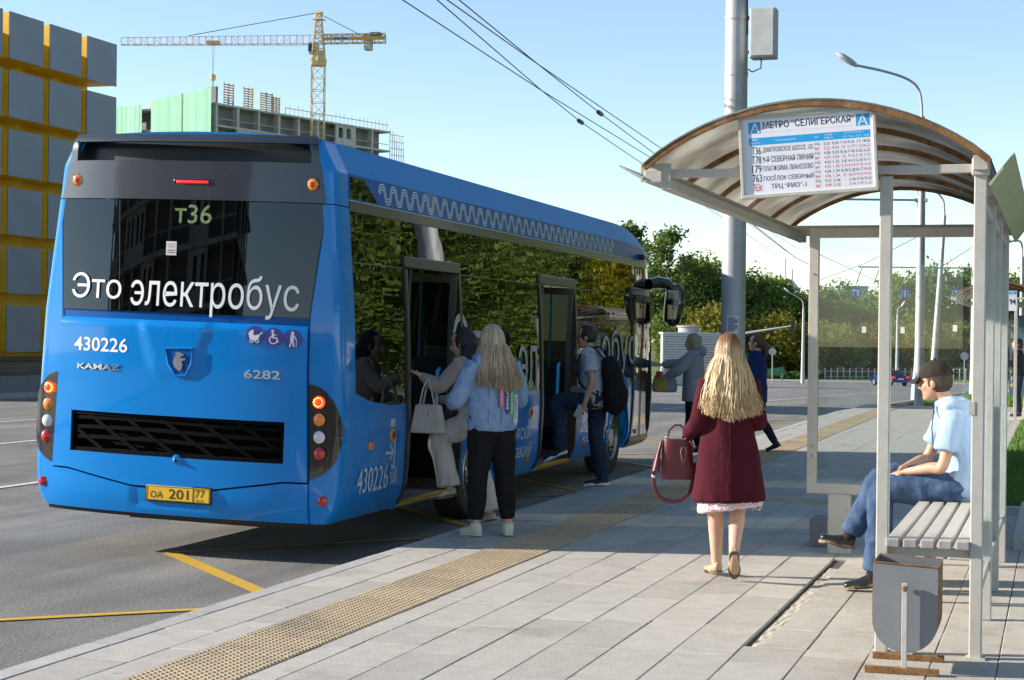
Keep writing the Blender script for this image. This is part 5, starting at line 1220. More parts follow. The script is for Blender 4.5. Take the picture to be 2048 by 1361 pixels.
for xx in (-.11, .0, .11):
    mb = MB(); mb.tube([(xx * (1 - .15 * (z - .92)), -math.sqrt(max(0, 1 - (xx / .22) ** 2)) * itp([(.9, .163), (1.2, .155), (1.32, .13)], z) - .006, z) for z in (.92, 1.0, 1.1, 1.2, 1.3)], .0028, 5); mb.build('seam', seamm, jo)
f.trousers('trousers', cloth('black', (.012, .012, .014), .2), .022, .86, .056, (.010, 12, 1.2), hips=.02)
f.shoes(mat('shoe_cream', (.62, .62, .50), .7, bump=.2, bs=150), mat('sole_cream', (.58, .55, .42), .6), 1.14, .025, .03)
haircap('hair_cap', f.o, f.J['head'], f.face, ash[0], -.07, (.003, 40, .2), .05)
strands('hair', f.o, f.J['head'], f.face, ash, 1900, .40, .9, .0028, seed=5, wave=.02, lean=(.02, -.05, 0))
mb = MB(); mb.box((-.20, .33, 1.09), (.012, .075, .15), Matrix.Rotation(.5, 3, 'X')); o = mb.build('phone', mat('phone_red', (.45, .03, .05), .3), f.o, bevel=.004); o.parent = None
o.location = f.o.location; o.rotation_euler = f.o.rotation_euler; tag(o, 'red phone in the left hand of the woman in the denim jacket', 'phone')

# --- woman in beige stepping into the rear door
f = Fig('person', 'dark haired woman in beige linen clothes stepping into the rear bus door', (-4.82, 14.15, .15), R(84), stand(1.69,
    pelvis=(.0, .0, .935), hipL=(-.08, .02, .9), hipR=(.08, 0, .9), knL=(-.1, .29, .74), anL=(-.09, .20, .31), toeL=(-.10, .36, .235), anR=(.06, -.12, .10), toeR=(.07, .06, .03), knR=(.07, .0, .49), soleL=Vector((0, -.35, -.93)),
    waist=(0, .03, 1.08), chest=(0, .06, 1.25), neck=(0, .09, 1.45), head=(0, .13, 1.575), shL=(-.16, .07, 1.40), shR=(.16, .07, 1.40), elL=(-.22, .24, 1.20), wrL=(-.19, .44, 1.30), elR=(.2, .1, 1.12), wrR=(.12, .28, 1.1)), face=(-.1, 1, -.22))
f.body((((-.02, .9, .25), (.3, .2, .9)), ((-.3, .8, -.2), (-.9, 0, .1))), (.35, .7))
beige = cloth('beige', (.42, .34, .29), .1, 300); f.top('sweater', beige, .02, .96, .02, .016, .034, (.006, 8, .6), belly=.02)
f.trousers('trousers', cloth('linen', (.56, .49, .44), .1, 280), .02, .93, .098, (.016, 8, .35), knee=.075, calf=.092)
f.shoes(mat('shoe_pewter', (.4, .34, .28), .4), mat('sole_brown', (.1, .05, .03), .7), .92, 0, .014)
haircap('hair_cap', f.o, f.J['head'], f.face, dark, -.07, (.003, 40, .2), .04)
strands('hair', f.o, f.J['head'], f.face, [dark], 240, .26, .5, .006, seed=8, front=False); eyes(f.o, f.J['head'], f.face)
wb = empty('handbag', (0, 0, 0), 0, 'cream leather tote bag on the arm of the woman stepping into the bus', 'handbag'); wb.location = f.o.location; wb.rotation_euler = f.o.rotation_euler
mb = MB(); mb.add([(-.30, .17, .80), (-.19, .17, .80), (-.19, .49, .80), (-.30, .49, .80), (-.275, .21, 1.05), (-.215, .21, 1.05), (-.215, .45, 1.05), (-.275, .45, 1.05)], [(3, 2, 1, 0), (4, 5, 6, 7), (0, 1, 5, 4), (1, 2, 6, 5), (2, 3, 7, 6), (3, 0, 4, 7)]); mb.build('bag_body', mat('bag_cream', (.55, .5, .42), .55, bump=.1), wb, bevel=.02)
for x in (-.275, -.215):
    mb = MB(); mb.tube([q[:3] for q in cat([((x, .26, 1.04), .01), ((x, .29, 1.18), .01), ((x + (.02 if x < -.25 else -.02), .33, 1.265), .01), ((x, .37, 1.18), .01), ((x, .40, 1.04), .01)], 5)], .008, 8); mb.build('handle', MATS['bag_cream'], wb, True)
mb = MB(); ball(mb, (-.29, .30, .97), (.006, .014, .014)); mb.build('clasp', chrome, wb, True)

# --- man with the backpack
f = Fig('person', 'man in grey t-shirt and jeans with black backpack stepping into the middle door', (-4.80, 18.31, .15), R(90), stand(1.77,
    pelvis=(0, .06, .97), hipL=(-.09, .07, .94), hipR=(.09, .05, .93), knL=(-.13, .44, .93), anL=(-.12, .40, .42), toeL=(-.13, .575, .30), soleL=Vector((0, -.15, -1)), anR=(.08, -.03, .09), toeR=(.09, .16, .035), knR=(.09, .06, .52),
    waist=(0, .08, 1.13), chest=(0, .09, 1.31), neck=(0, .115, 1.515), head=(0, .155, 1.645), shL=(-.20, .08, 1.455), shR=(.2, .08, 1.455), elL=(-.255, .02, 1.16), wrL=(-.27, .10, .91), elR=(.24, .04, 1.16), wrR=(.2, .25, 1.05)), face=(-.05, 1, -.12), skin=tan_, female=False)
f.body((((0, .45, -.9), (1, .0, 0)), ((-.1, .9, .1), (-1, 0, 0))), (.9, .6))
f.top('t_shirt', cloth('grey_tee', (.37, .38, .44), .08, 300), .02, .32, .0, .02, .06, (.013, 7, .7), belly=.025, vox=.011)
jeans = cloth('dark_jeans', (.022, .032, .06), .35, 300, dirt=((.06, .085, .14), 6, .52, .6)); f.trousers('jeans', jeans, .016, .97, .068, (.013, 9, .9), knee=.062)
f.shoes(mat('shoe_navy', (.015, .018, .03), .7, bump=.2), mat('sole_white', (.7, .7, .72), .6), 1.1, .02, .026)
haircap('hair', f.o, f.J['head'], f.face, dark, -.02, (.0015, 60, 1), .052); eyes(f.o, f.J['head'], f.face)
mb = MB(); M = f.face; hc = f.J['head']
for s in (-1, 1): mb.tube([hc + M @ Vector((s * .075, -.01, .012)), hc + M @ Vector((s * .07, .08, .014))], .003, 6)
for s in (-1, 1):
    for (a, c_2) in (((s * .008, .003), (s * .055, .003)), ((s * .055, .003), (s * .052, -.022)), ((s * .052, -.022), (s * .012, -.022)), ((s * .012, -.022), (s * .008, .003))): mb.tube([hc + M @ Vector((a[0], .098, a[1] + .012)), hc + M @ Vector((c_2[0], .098, c_2[1] + .012))], .0028, 6)
mb.build('glasses', mat('glasses_red', (.2, .02, .02), .3), f.o)
bk = empty('backpack', f.o.location, R(90), 'large black backpack worn by the man at the middle bus door', 'backpack')
bkm = cloth('backpack', (.012, .012, .013), .3, 120)
mb = MB(); limb(mb, [((0, -.13, .82), (.13, .07)), ((0, -.16, .90), (.16, .115)), ((0, -.155, 1.12), (.16, .12)), ((0, -.12, 1.32), (.145, .1)), ((0, -.09, 1.43), (.10, .06))], 6, 22, upv=(0, 1, 0)); ball(mb, (0, -.26, 1.0), (.12, .055, .15)); fuse(mb, 'pack_body', bkm, bk, .012, (.006, 9, .8))
for s in (-1, 1):
    mb = MB(); mb.tube([q[:3] for q in cat([((s * .11, -.06, 1.42), .02), ((s * .13, .05, 1.535), .02), ((s * .14, .17, 1.47), .02), ((s * .165, .215, 1.32), .02), ((s * .185, .16, 1.12), .02), ((s * .16, -.03, 1.0), .02)], 6)], (.026), 8, el=.3, upv=(0, 1, 0)); mb.build('shoulder_strap', bkm, bk, True)
mb = MB(); mb.tube([(-.04, -.06, 1.45), (-.03, -.05, 1.50), (.03, -.05, 1.50), (.04, -.06, 1.45)], .008, 8); mb.build('grab_loop', bkm, bk, True)
mb = MB(); mb.box((-.275, .155, .835), (.014, .075, .145), Matrix.Rotation(.45, 3, 'X')); o = mb.build('phone', mat('phone_gold', (.5, .47, .38), .3), bevel=.004); o.location = f.o.location; o.rotation_euler = f.o.rotation_euler; tag(o, 'pale phone in the left hand of the backpack man', 'phone')

# --- woman in the grey jacket at the front door
pw = atY(1387, 800, 24.3)
f = Fig('person', 'woman in grey hooded jacket with carrier bags reaching for the front bus door', (pw.x, 24.3, .15), R(92), stand(1.69,
    elL=(-.25, .17, 1.19), wrL=(-.22, .36, 1.10), elR=(.2, .24, 1.27), wrR=(.1, .50, 1.25), anL=(-.08, .1, .085), toeL=(-.08, .26, .03), anR=(.08, -.08, .085), toeR=(.08, .08, .03)), face=(0, 1, -.08))
f.body((((.1, .9, .1), (.9, 0, 0)), ((0, 1, .15), (-.6, 0, .6))), (.9, .4), vox=.011)
f.top('jacket', cloth('grey_jacket', (.27, .28, .32), .08, 200), .04, .95, .06, .032, .045, (.009, 7, .9), belly=.02, vox=.015, extra=lambda mb: (limb(mb, [((0, 0, 1.1), (.18, .15)), ((0, 0, .8), (.205, .16)), ((0, 0, .74), (.205, .16))], 4, 22, upv=(0, 1, 0)), ball(mb, (0, -.11, 1.46), (.11, .08, .08))))
f.trousers('trousers', MATS['cloth_black'], .016, .96, .06, vox=.015); f.shoes(blk, blk, 1.05, .02)
haircap('hair', f.o, f.J['head'], f.face, mat('hair_greyblonde', (.32, .26, .19), .6, var=.35, vs_=50), -.06, (.005, 30, .4), .045, puff=.014); eyes(f.o, f.J['head'], f.face)
mb = MB(); mb.box((-.20, .46, 1.12), (.02, .1, .09)); o = mb.build('wallet', mat('wallet_red', (.4, .02, .03), .5), bevel=.006); o.location = f.o.location; o.rotation_euler = f.o.rotation_euler; tag(o, 'red wallet in the hand of the woman in the grey jacket', 'wallet')
for i, (y, x, col, lb) in enumerate(((.50, .08, (.42, .30, .05), 'yellow and white carrier bag hanging from the wrist of the grey jacket woman'), (.38, .12, (.33, .38, .44), 'pale blue carrier bag hanging from the arm of the grey jacket woman'))):
    mb = MB(); limb(mb, [((x, y, .86), (.05, .10)), ((x, y, .92), (.06, .125)), ((x, y, 1.06), (.045, .10)), ((x, y, 1.13), (.02, .05))], 4, 14, upv=(0, 1, 0)); b_ = empty('carrier_bag', f.o.location, f.o.rotation_euler.z, lb, 'bag', 'carrier bags at the front door'); fuse(mb, 'bag_body', mat('bag_%d' % i, col, .5, var=.3, vs_=12), b_, .012, (.008, 14, .8))
    mb = MB(); mb.tube([(x, y - .04, 1.12), (x, y - .01, 1.22), (x, y + .01, 1.22), (x, y + .04, 1.12)], .005, 6); mb.build('handle', greyl, b_)

# --- woman in blue behind the pole
pw = atY(1514, 800, 24.9)
f = Fig('person', 'woman with brown ponytail in blue cardigan walking behind the pole', (pw.x, 24.9, .15), R(80), stand(1.70,
    anL=(-.08, .16, .085), toeL=(-.08, .32, .03), knL=(-.08, .14, .49), anR=(.08, -.26, .14), toeR=(.09, -.13, .04), knR=(.09, -.03, .49), soleR=Vector((0, -.5, -.85)), elL=(-.22, .0, 1.13), wrL=(-.15, .2, 1.12), elR=(.22, .0, 1.13), wrR=(.12, .2, 1.08)), face=(-.15, 1, .04))
f.body((((.4, .8, .2), (.8, 0, 0)), ((-.4, .8, .2), (-.8, 0, 0))), (.6, .6), vox=.011)
f.top('cardigan', cloth('navy_blue', (.012, .03, .13), .12, 200), .024, .96, .12, .02, .038, (.008, 7, .7), vox=.014, extra=lambda mb: limb(mb, [((0, 0, 1.1), (.165, .13)), ((0, 0, .8), (.185, .14)), ((0, 0, .72), (.18, .14))], 4, 20, upv=(0, 1, 0)))
mb = MB(); limb(mb, [((0, .08, 1.40), (.07, .04)), ((0, .11, 1.25), (.085, .045)), ((0, .12, 1.0), (.09, .05)), ((0, .11, .82), (.08, .05))], 4, 14, upv=(0, 1, 0)); fuse(mb, 'blouse', cloth('royal', (.01, .12, .45), .08, 200), f.o, .014)
f.trousers('trousers', cloth('charcoal_blue', (.014, .018, .035), .2), .012, .97, .05, vox=.014); f.shoes(blk, blk, 1.0, .02)
haircap('hair', f.o, f.J['head'], f.face, brown, -.03, (.002, 50, .3), .045, extra=lambda mb, T: limb(mb, [(T(0, -.10, -.01), .03), (T(0, -.14, -.05), .045), (T(0, -.145, -.12), .04), (T(0, -.13, -.18), .015)], 4, 10)); eyes(f.o, f.J['head'], f.face)
mb = MB(); ball(mb, f.J['head'] + f.face @ Vector((-.082, .004, -.012)), (.008, .01, .014)); mb.build('earphone', greyl, f.o)

# --- seated man in the cap
f = Fig('person', 'man in black cap, pale blue t-shirt and jeans sitting cross-legged on the shelter bench', (-.585, 11.62, .15), R(92), dict(
    pelvis=(0, .0, .70), waist=(0, -.02, .86), chest=(0, .02, 1.05), neck=(0, .12, 1.255), head=(-.01, .19, 1.38), shL=(-.195, .06, 1.19), shR=(.195, .1, 1.19), elL=(-.24, .13, .845), wrL=(-.13, .37, .79), elR=(.21, .24, .87), wrR=(-.03, .40, .80),
    hipL=(-.09, .03, .69), hipR=(.09, .03, .69), knL=(-.14, .50, .66), anL=(-.12, .57, .105), toeL=(-.13, .735, .035), knR=(.02, .51, .74), anR=(-.03, .735, .34), toeR=(-.06, .90, .335), soleR=Vector((0, .22, -.97)), tf=(0, 1, 0)), face=(.3, 1, -.12), skin=tan_, female=False)
f.body((((.35, .7, -.1), (.2, .1, -1)), ((-.5, .55, -.75), (-.3, -.7, -.5))), (.5, .45))
f.top('t_shirt', cloth('sky_tee', (.30, .41, .58), .06, 300), .022, .36, .0, .022, .06, (.010, 7, .6), belly=.03, vox=.011, extra=lambda mb: (limb(mb, [((-.2, .06, 1.18), .07), ((-.1, .07, 1.2), .085), ((0, .085, 1.19), .09), ((.1, .09, 1.2), .085), ((.2, .1, 1.18), .07)], 4, 14), limb(mb, [((0, .03, 1.0), (.17, .12)), ((0, .06, 1.15), (.16, .115)), ((0, .09, 1.225), (.1, .09))], 4, 18, upv=(0, 1, 0))))
f.trousers('jeans', cloth('blue_jeans', (.04, .072, .14), .3, 300, dirt=((.085, .13, .22), 5, .5, .55)), .018, .93, .066, (.014, 9, .9), knee=.066, vox=.011)
f.shoes(mat('shoe_black', (.018, .018, .019), .3, coat=.3), mat('sole_gum', (.2, .14, .085), .6), 1.1, 0, .02)
for q in 'LR':
    mb = MB(); a = f.J['an' + q]; kn = f.J['kn' + q]; limb(mb, [(a.lerp(kn, -.05), .041), (a.lerp(kn, .2), .044)], 3, 12); mb.build('sock', cloth('sock', (.02, .02, .022)), f.o, True)
haircap('hair', f.o, f.J['head'], f.face, mat('hair_shorn', (.05, .032, .022), .7, var=.3, vs_=80), -.02, (.001, 60, 1), .03); eyes(f.o, f.J['head'], f.face)
capm = cloth('cap', (.035, .03, .027), .2, 240); hc = f.J['head']; M = f.face
mb = MB(); ball(mb, hc + M @ Vector((0, -.008, .055)), (.090, .112, .09), M, 20)
cp = empty('cap', f.o.location, f.o.rotation_euler.z, 'black baseball cap on the head of the seated man', 'cap')
o = fuse(mb, 'crown', capm, cp, .008); Mi = M.inverted(); bm = bmesh.new(); bm.from_mesh(o.data); bmesh.ops.delete(bm, geom=[q for q in bm.faces if (Mi @ (q.calc_center_median() - hc)).z < .03], context='FACES'); bm.to_mesh(o.data); bm.free()
mb = MB(); mb.patch(lambda u, v: hc + M @ Vector(((u - .5) * .15 * (1 - .25 * v * v), .085 + .10 * v * (1 - .6 * (2 * u - 1) ** 2) + .0, .048 - .03 * v - .02 * (2 * u - 1) ** 2)), 10, 6, (0, 0, -.005)); mb.build('peak', capm, cp, True)
mb = MB(); ball(mb, hc + M @ Vector((0, -.01, .146)), .009); mb.build('cap_button', capm, cp, True)
mb = MB(); mb.tube([hc + M @ Vector((-.07 + .14 * i / 8, -.105 - .018 * math.sin(math.pi * i / 8), .045)) for i in range(9)], [(.004, .012)] * 9, 8); mb.build('cap_strap', capm, cp, True)
mb = MB(); mb.tube([(-.10, .19, 1.23), (-.115, .205, 1.08), (-.10, .19, .92)], (.012), 8, el=.3); mb.build('bag_strap', cloth('strap', (.03, .03, .05)), f.o, True)

# --- small seated figure at the far shelter
pw = atY(2036, 800, 39.6)
f = Fig('person', 'person in dark clothes at the far right edge by the distant shelter', (pw.x, 39.4, .15), R(100), stand(1.7, elL=(-.22, .1, 1.15), wrL=(-.15, .3, 1.2)), skin=tan_)
f.body((((.2, .9, .3), (.8, 0, 0)), ((0, .2, -1), (-1, 0, 0))), vox=.014); f.top('jacket', MATS['cloth_black'], .03, .95, .05, .025, .045, vox=.018); f.trousers('trousers', MATS['cloth_charcoal_blue'], .015, vox=.018); f.shoes(blk, blk); haircap('hair', f.o, f.J['head'], f.face, dark)

# ================================================================ BACKGROUND
RT = Vector((math.cos(YAW), math.sin(YAW), 0)); FW = Vector((-math.sin(YAW), math.cos(YAW), 0))
# ---- building of grey and yellow boxes across the road
XB = -27.5
cols_ = [(atX(18, 70, XB).y, atX(85, 80, XB).y), (atX(99, 80, XB).y, atX(160, 90, XB).y), (atX(174, 90, XB).y, atX(232, 110, XB).y)]
pitch = cols_[1][0] - cols_[0][0]; wd_ = cols_[0][1] - cols_[0][0]
zt0 = atX(18, 24, XB).z; hp_ = zt0 - atX(18, 142, XB).z; hh_ = zt0 - atX(18, 115, XB).z
cb_ = empty('cube_building', (XB, cols_[0][0], 0), 0, 'building clad in grey boxes with yellow sides across the road', 'building')
ylw = mat('cladding_yellow', (.85, .55, .02), .5, var=.05); gry = mat('cladding_grey', (.17, .19, .22), .45, .2, var=.08, vs_=.6, bump=.05, bs=4); dkw = mat('plinth_dark', (.03, .032, .036), .3, var=.3, vs_=1.2)
b = MB(); b.bb(-1.0, -.0, 0, wd_, -hh_, 0); boxme = b.mesh('cladding_box', ylw); b = MB(); b.bb(-.0, .03, -.02, wd_ + .02, -hh_ - .02, .02); panme = b.mesh('face_panel', gry)
for c in range(-2, 3):
    for r_ in range(6):
        if c == 2 and r_ == 5: pass
        o = bpy.data.objects.new('cladding_box', boxme); C.objects.link(o); o.parent = cb_; o.location = (0, c * pitch, zt0 - r_ * hp_)
        q = bpy.data.objects.new('face_panel', panme); C.objects.link(q); q.parent = o
yE = 3 * pitch - .37; zb0 = zt0 - 6 * hp_ + .3
b = MB(); b.bb(-14, -.95, -2 * pitch - .2, yE - .05, .1, zt0 - .25); b.build('wall', dkw, cb_)
b = MB(); b.bb(-.94, -.9, -2 * pitch - .1, yE - .1, zb0 - .1, zt0 - .3); b.build('backing', ylw, cb_)
b = MB(); b.bb(-.9, -.35, -2 * pitch - .2, yE - .1, .1, zb0 - .25); b.build('plinth', dkw, cb_)
b = MB(); b.bb(-.6, .6, -2 * pitch - 2, yE + 6, .1, .55); b.build('ledge', mat('ledge_grey', (.16, .165, .17), .7), cb_)
# ---- unfinished concrete block
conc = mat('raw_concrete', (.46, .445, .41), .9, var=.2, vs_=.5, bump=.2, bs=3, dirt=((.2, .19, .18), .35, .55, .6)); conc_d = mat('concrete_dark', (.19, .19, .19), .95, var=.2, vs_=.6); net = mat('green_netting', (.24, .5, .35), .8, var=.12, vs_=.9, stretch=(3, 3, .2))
wood = mat('formwork_wood', (.42, .33, .2), .85, var=.3, vs_=2)
def conc_block(name, label, org, dirA, LA, dirB, LB, nfl, fh, bay, netted=True, seed=1, detail=99):
    """org: nearest corner on the ground; dirA: right-hand face; dirB: left-hand face"""
    r_ = random.Random(seed); root = empty(name, org, 0, label, 'building'); A, Bv = Vector(dirA), Vector(dirB); Z = Vector((0, 0, 1)); inw = (A + Bv) * .0
    def quad_box(mb, a0, a1, b0, b1, z0, z1): mb.prism([A * a0 + Bv * b0 + Z * z0, A * a1 + Bv * b0 + Z * z0, A * a1 + Bv * b1 + Z * z0, A * a0 + Bv * b1 + Z * z0], (0, 0, 0), Z * (z1 - z0))
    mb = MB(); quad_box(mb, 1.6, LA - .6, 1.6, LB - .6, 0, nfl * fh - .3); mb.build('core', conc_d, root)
    nb = int(LA / bay); nb2 = int(LB / bay)
    for k_ in range(nfl):
        z = k_ * fh
        mb = MB(); quad_box(mb, -.2, LA + .2, -.2, LB + .2, z + fh - .28, z + fh); mb.build('floor_slab', conc, root)
        if k_ < nfl - detail: 
            mb = MB(); quad_box(mb, 0, LA, 0, .3, z, z + fh - .28); mb.build('wall_panel', conc, root); continue
        for i in range(nb):
            a0, a1 = i * LA / nb, (i + 1) * LA / nb; ty = r_.random()
            if ty < .45 or (i % 4 == 0):                # open bay, columns only
                mb = MB(); quad_box(mb, a0, a0 + .45, 0, .9, z, z + fh - .28); mb.build('column', conc, root)
                mb = MB(); quad_box(mb, a0 + .45, a1, .1, .18, z + .9, z + 1.0); mb.build('guard_rail', wood, root)
            else:
                w_ = (a1 - a0); mb = MB(); xs = [0, .16, .40, .6, .84, 1]
                for j in range(0, 5, 2): quad_box(mb, a0 + w_ * xs[j], a0 + w_ * xs[j + 1], 0, .3, z, z + fh - .28)
                for j in (1, 3): quad_box(mb, a0 + w_ * xs[j], a0 + w_ * xs[j + 1], 0, .3, z, z + .85); quad_box(mb, a0 + w_ * xs[j], a0 + w_ * xs[j + 1], 0, .3, z + fh - .65, z + fh - .28)
                mb.build('wall_panel', conc, root)
        if not netted:
            for i in range(nb2):
                a0, a1 = i * LB / nb2, (i + 1) * LB / nb2; mb = MB(); quad_box(mb, 0, .3, a0, a0 + .8, z, z + fh - .28)
                if r_.random() < .6: quad_box(mb, 0, .3, a0 + .8, a1, z, z + .9)
                mb.build('wall_panel', conc, root)
    if netted:
        for b0, b1, top in ((.1, LB * .62, 2.2), (LB * .72, LB + .4, .6)):
            mb = MB(); mb.patch(lambda u, v: A * (-.9 + .015 * math.sin(u * 40) + .04 * math.sin(u * 9 + 3 * v)) + Bv * lerp(b0, b1, u) + Z * lerp(0, nfl * fh + top - 1.2 * u * (1 if b0 < 1 else 0), v), 60, 4, A * .02); mb.build('netting', net, root, True)
        for b0 in (LB * .3,): mb = MB(); mb.prism([A * -1.02 + Bv * (b0 + q) for q in (0, .12)] + [A * -.95 + Bv * (b0 + q) for q in (.12, 0)], (0, 0, 0), Z * (nfl * fh + 1.7)); mb.build('netting_pole', wood, root)
        for i, (a, h, w_) in enumerate(((-.2, 4.2, 0), (2.6, 3.4, 2.0), (6.8, 3.3, 1.9), (10.4, 3.0, 2.6), (13.2, 2.6, 1.4))):       # wall formwork on the top deck
            if not w_: continue
            mb = MB()
            for q in range(9): quad_box(mb, a, a + w_, 1.0, 1.08, nfl * fh + h * q / 9, nfl * fh + h * q / 9 + .17)
            for q in range(3): quad_box(mb, a + w_ * q / 2 - .05, a + w_ * q / 2 + .08, .92, 1.16, nfl * fh, nfl * fh + h)
            mb.build('formwork', wood, root)
        for i in range(6):
            bb_ = LB * (.05 + .13 * i); h = (2.6, 2.4, 2.0, 1.8, 1.5, 1.2)[i]; mb = MB(); quad_box(mb, 1 + i % 2, 1.4 + i % 2, bb_, bb_ + 1.8, nfl * fh, nfl * fh + h); mb.build('formwork', wood if i % 2 else conc_d, root)
        mb = MB()
        for i in range(26): a = 15 + i * (LA - 15.5) / 25; quad_box(mb, a, a + .07, .1, .17, nfl * fh, nfl * fh + r_.choice((1.1, 1.1, 1.6)))
        quad_box(mb, 15, LA, .1, .15, nfl * fh + .95, nfl * fh + 1.05); mb.build('guard_rail', wood, root)
        mb = MB()
        for i in range(7): quad_box(mb, LA + .3 + i * .6, LA + .37 + i * .6, 0, .08, nfl * fh - 8, nfl * fh + .5 - i * .25)
        for q in range(6): quad_box(mb, LA + .3, LA + 4, 0, .07, nfl * fh - 6 + q * 1.1, nfl * fh - 5.92 + q * 1.1)
        mb.build('scaffold', wood, root)
    return root
dA = RT * .568 + FW * .823; dB = RT * -.823 + FW * .568
oc = atD(432, 206, 250); NF = 12; zg = gz(200)
conc_block('construction_block', 'unfinished concrete block wrapped in green netting behind the bus', (oc.x, oc.y, zg), dA, 40, dB, 20, NF, (oc.z - zg) / NF, 4.2, True, 3, 5)
conc_block('construction_block', 'tall unfinished concrete frame mirrored in the rear window of the bus', (-24, -52, 0), Vector((-1, 0, 0)), 42, Vector((0, -1, 0)), 20, 13, 3.1, 4.2, False, 9, 99)
# ---- tower crane
CD = 262
cr = empty('tower_crane', (0, 0, 0), 0, 'yellow tower crane standing over the concrete block', 'crane'); pb = atD(635, 300, CD); cr.location = (pb.x, pb.y, zg)
crY = mat('crane_yellow', (.62, .44, .2), .6, var=.15); crR = mat('crane_red', (.62, .42, .34), .6); crW = mat('crane_white', (.6, .6, .6), .5)
def czz(py): return atD(635, py, CD).z - zg
def cpt(px, py): p = atD(px, py, CD); return Vector((p.x, p.y, p.z - zg)) - Vector((pb.x, pb.y, 0))
def lattice(mb, p0, p1, w0, w1, n, t, upv=None, tri=False):
    d = (p1 - p0).normalized(); s1 = (d.cross(Vector((0, 0, 1))) if abs(d.z) < .9 else RT.copy()).normalized(); s2 = s1.cross(d).normalized()
    cs = [(-1, -1), (1, -1), (0, 1)] if tri else [(-1, -1), (1, -1), (1, 1), (-1, 1)]
    def P(i, c): q = i / n; w_ = lerp(w0, w1, q) / 2; return p0.lerp(p1, q) + s1 * (c[0] * w_) + s2 * (c[1] * w_)
    for c in cs: mb.bar(P(0, c), P(n, c), t * 1.5)
    for i in range(n):
        for a, c in zip(cs, cs[1:] + cs[:1]):
            if i % 2: a, c = c, a
            mb.bar(P(i, a), P(i + 1, c), t); mb.bar(P(i + 1, a), P(i + 1, c), t)
mb = MB(); lattice(mb, Vector((0, 0, 0)), Vector((0, 0, czz(132))), 1.9, 1.9, 24, .075); mb.build('mast', crY, cr)
mb = MB(); mb.lathe([(1.2, 0), (1.3, .8), (1.0, 1.6), (.9, 2.2)], 10, (0, 0, czz(132))); mb.build('slewing_ring', crY, cr)
mb = MB(); lattice(mb, Vector((0, 0, czz(112))), Vector((0, 0, czz(28))), 1.8, .7, 7, .1); mb.build('apex', crY, cr)
mb = MB(); mb.box((0, 0, czz(40)), (1.6, 1.6, .1)); mb.box((0, 0, czz(26)), (1.0, 1.0, .3)); mb.build('apex_platform', crY, cr)
mb = MB(); lattice(mb, cpt(632, 80), cpt(243, 83), 1.4, 1.1, 30, .05, tri=True); mb.build('jib', crR, cr)
mb = MB(); lattice(mb, cpt(640, 79), cpt(771, 77), 1.3, 1.3, 6, .08); mb.build('counter_jib', crY, cr)
a, c = cpt(645, 80), cpt(771, 78); mb = MB(); mb.bar(a - FW * .8, c - FW * .8, .06, .55); mb.build('side_beam', mat('crane_orange', (.6, .3, .05), .5), cr)
mb = MB(); q0, q1 = cpt(664, 83) - FW * .86, cpt(700, 75.5) - FW * .86; mb.prism([Vector((q0.x, q0.y, q0.z)), Vector((q1.x, q1.y, q0.z)), Vector((q1.x, q1.y, q1.z)), Vector((q0.x, q0.y, q1.z))], (0, 0, 0), FW * .03); nm = mb.build('name_board', crW, cr)
mb = MB(); text_on(mb, 'LIEBHERR', 0, 1, .2, .8, lambda u, v, w: Vector((lerp(q0.x, q1.x, .04 + .92 * u), lerp(q0.y, q1.y, .04 + .92 * u), lerp(q0.z, q1.z, v))) - FW * .03, .03); mb.build('lettering', ink, nm)
for px, w_ in ((737, 1.0),): mb = MB(); p = cpt(px, 84); mb.box(p - Vector((0, 0, .1)), (w_, 1.2, 2.4)); mb.build('counterweight', mat('weight_grey', (.4, .4, .38), .8), cr)
mb = MB(); p = cpt(752, 72); mb.box(p, (1.6, 1.2, 1.0)); mb.build('winch', mat('winch_dark', (.08, .08, .09), .6), cr, bevel=.1)
mb = MB(); p = cpt(628, 97); mb.box(p, (1.5, 1.4, 1.8), Matrix.Rotation(YAW, 3, 'Z')); cabn = mb.build('cab', crW, cr, bevel=.1)
mb = MB(); mb.box(p + RT * -.35 - FW * .72, (.9, .1, 1.2), Matrix.Rotation(YAW, 3, 'Z')); mb.build('cab_window', mat('cab_glass', (.03, .035, .04), .1), cabn)
top_ = cpt(635, 26)
mb = MB(); mb.bar(top_, cpt(377, 72), .09); mb.build('pendant_line', blk, cr); mb = MB(); mb.bar(top_, cpt(724, 72), .09); mb.build('pendant_line', blk, cr)
mb = MB(); p = cpt(427, 86); mb.box(p, (2.0, 1.2, .5), Matrix.Rotation(YAW, 3, 'Z')); mb.build('trolley', crY, cr)
for dx in (-2, 2): mb = MB(); mb.bar(cpt(427 + dx, 88), cpt(426, 152), .035); mb.build('hoist_rope', blk, cr)
mb = MB(); p = cpt(426, 155); mb.lathe([(.2, -.6), (.45, -.3), (.45, .3), (.2, .5)], 8, tuple(p)); mb.build('hook_block', crY, cr)
mb = MB(); mb.bar(cpt(426, 158), cpt(426, 178), .1); mb.build('hook', blk, cr)
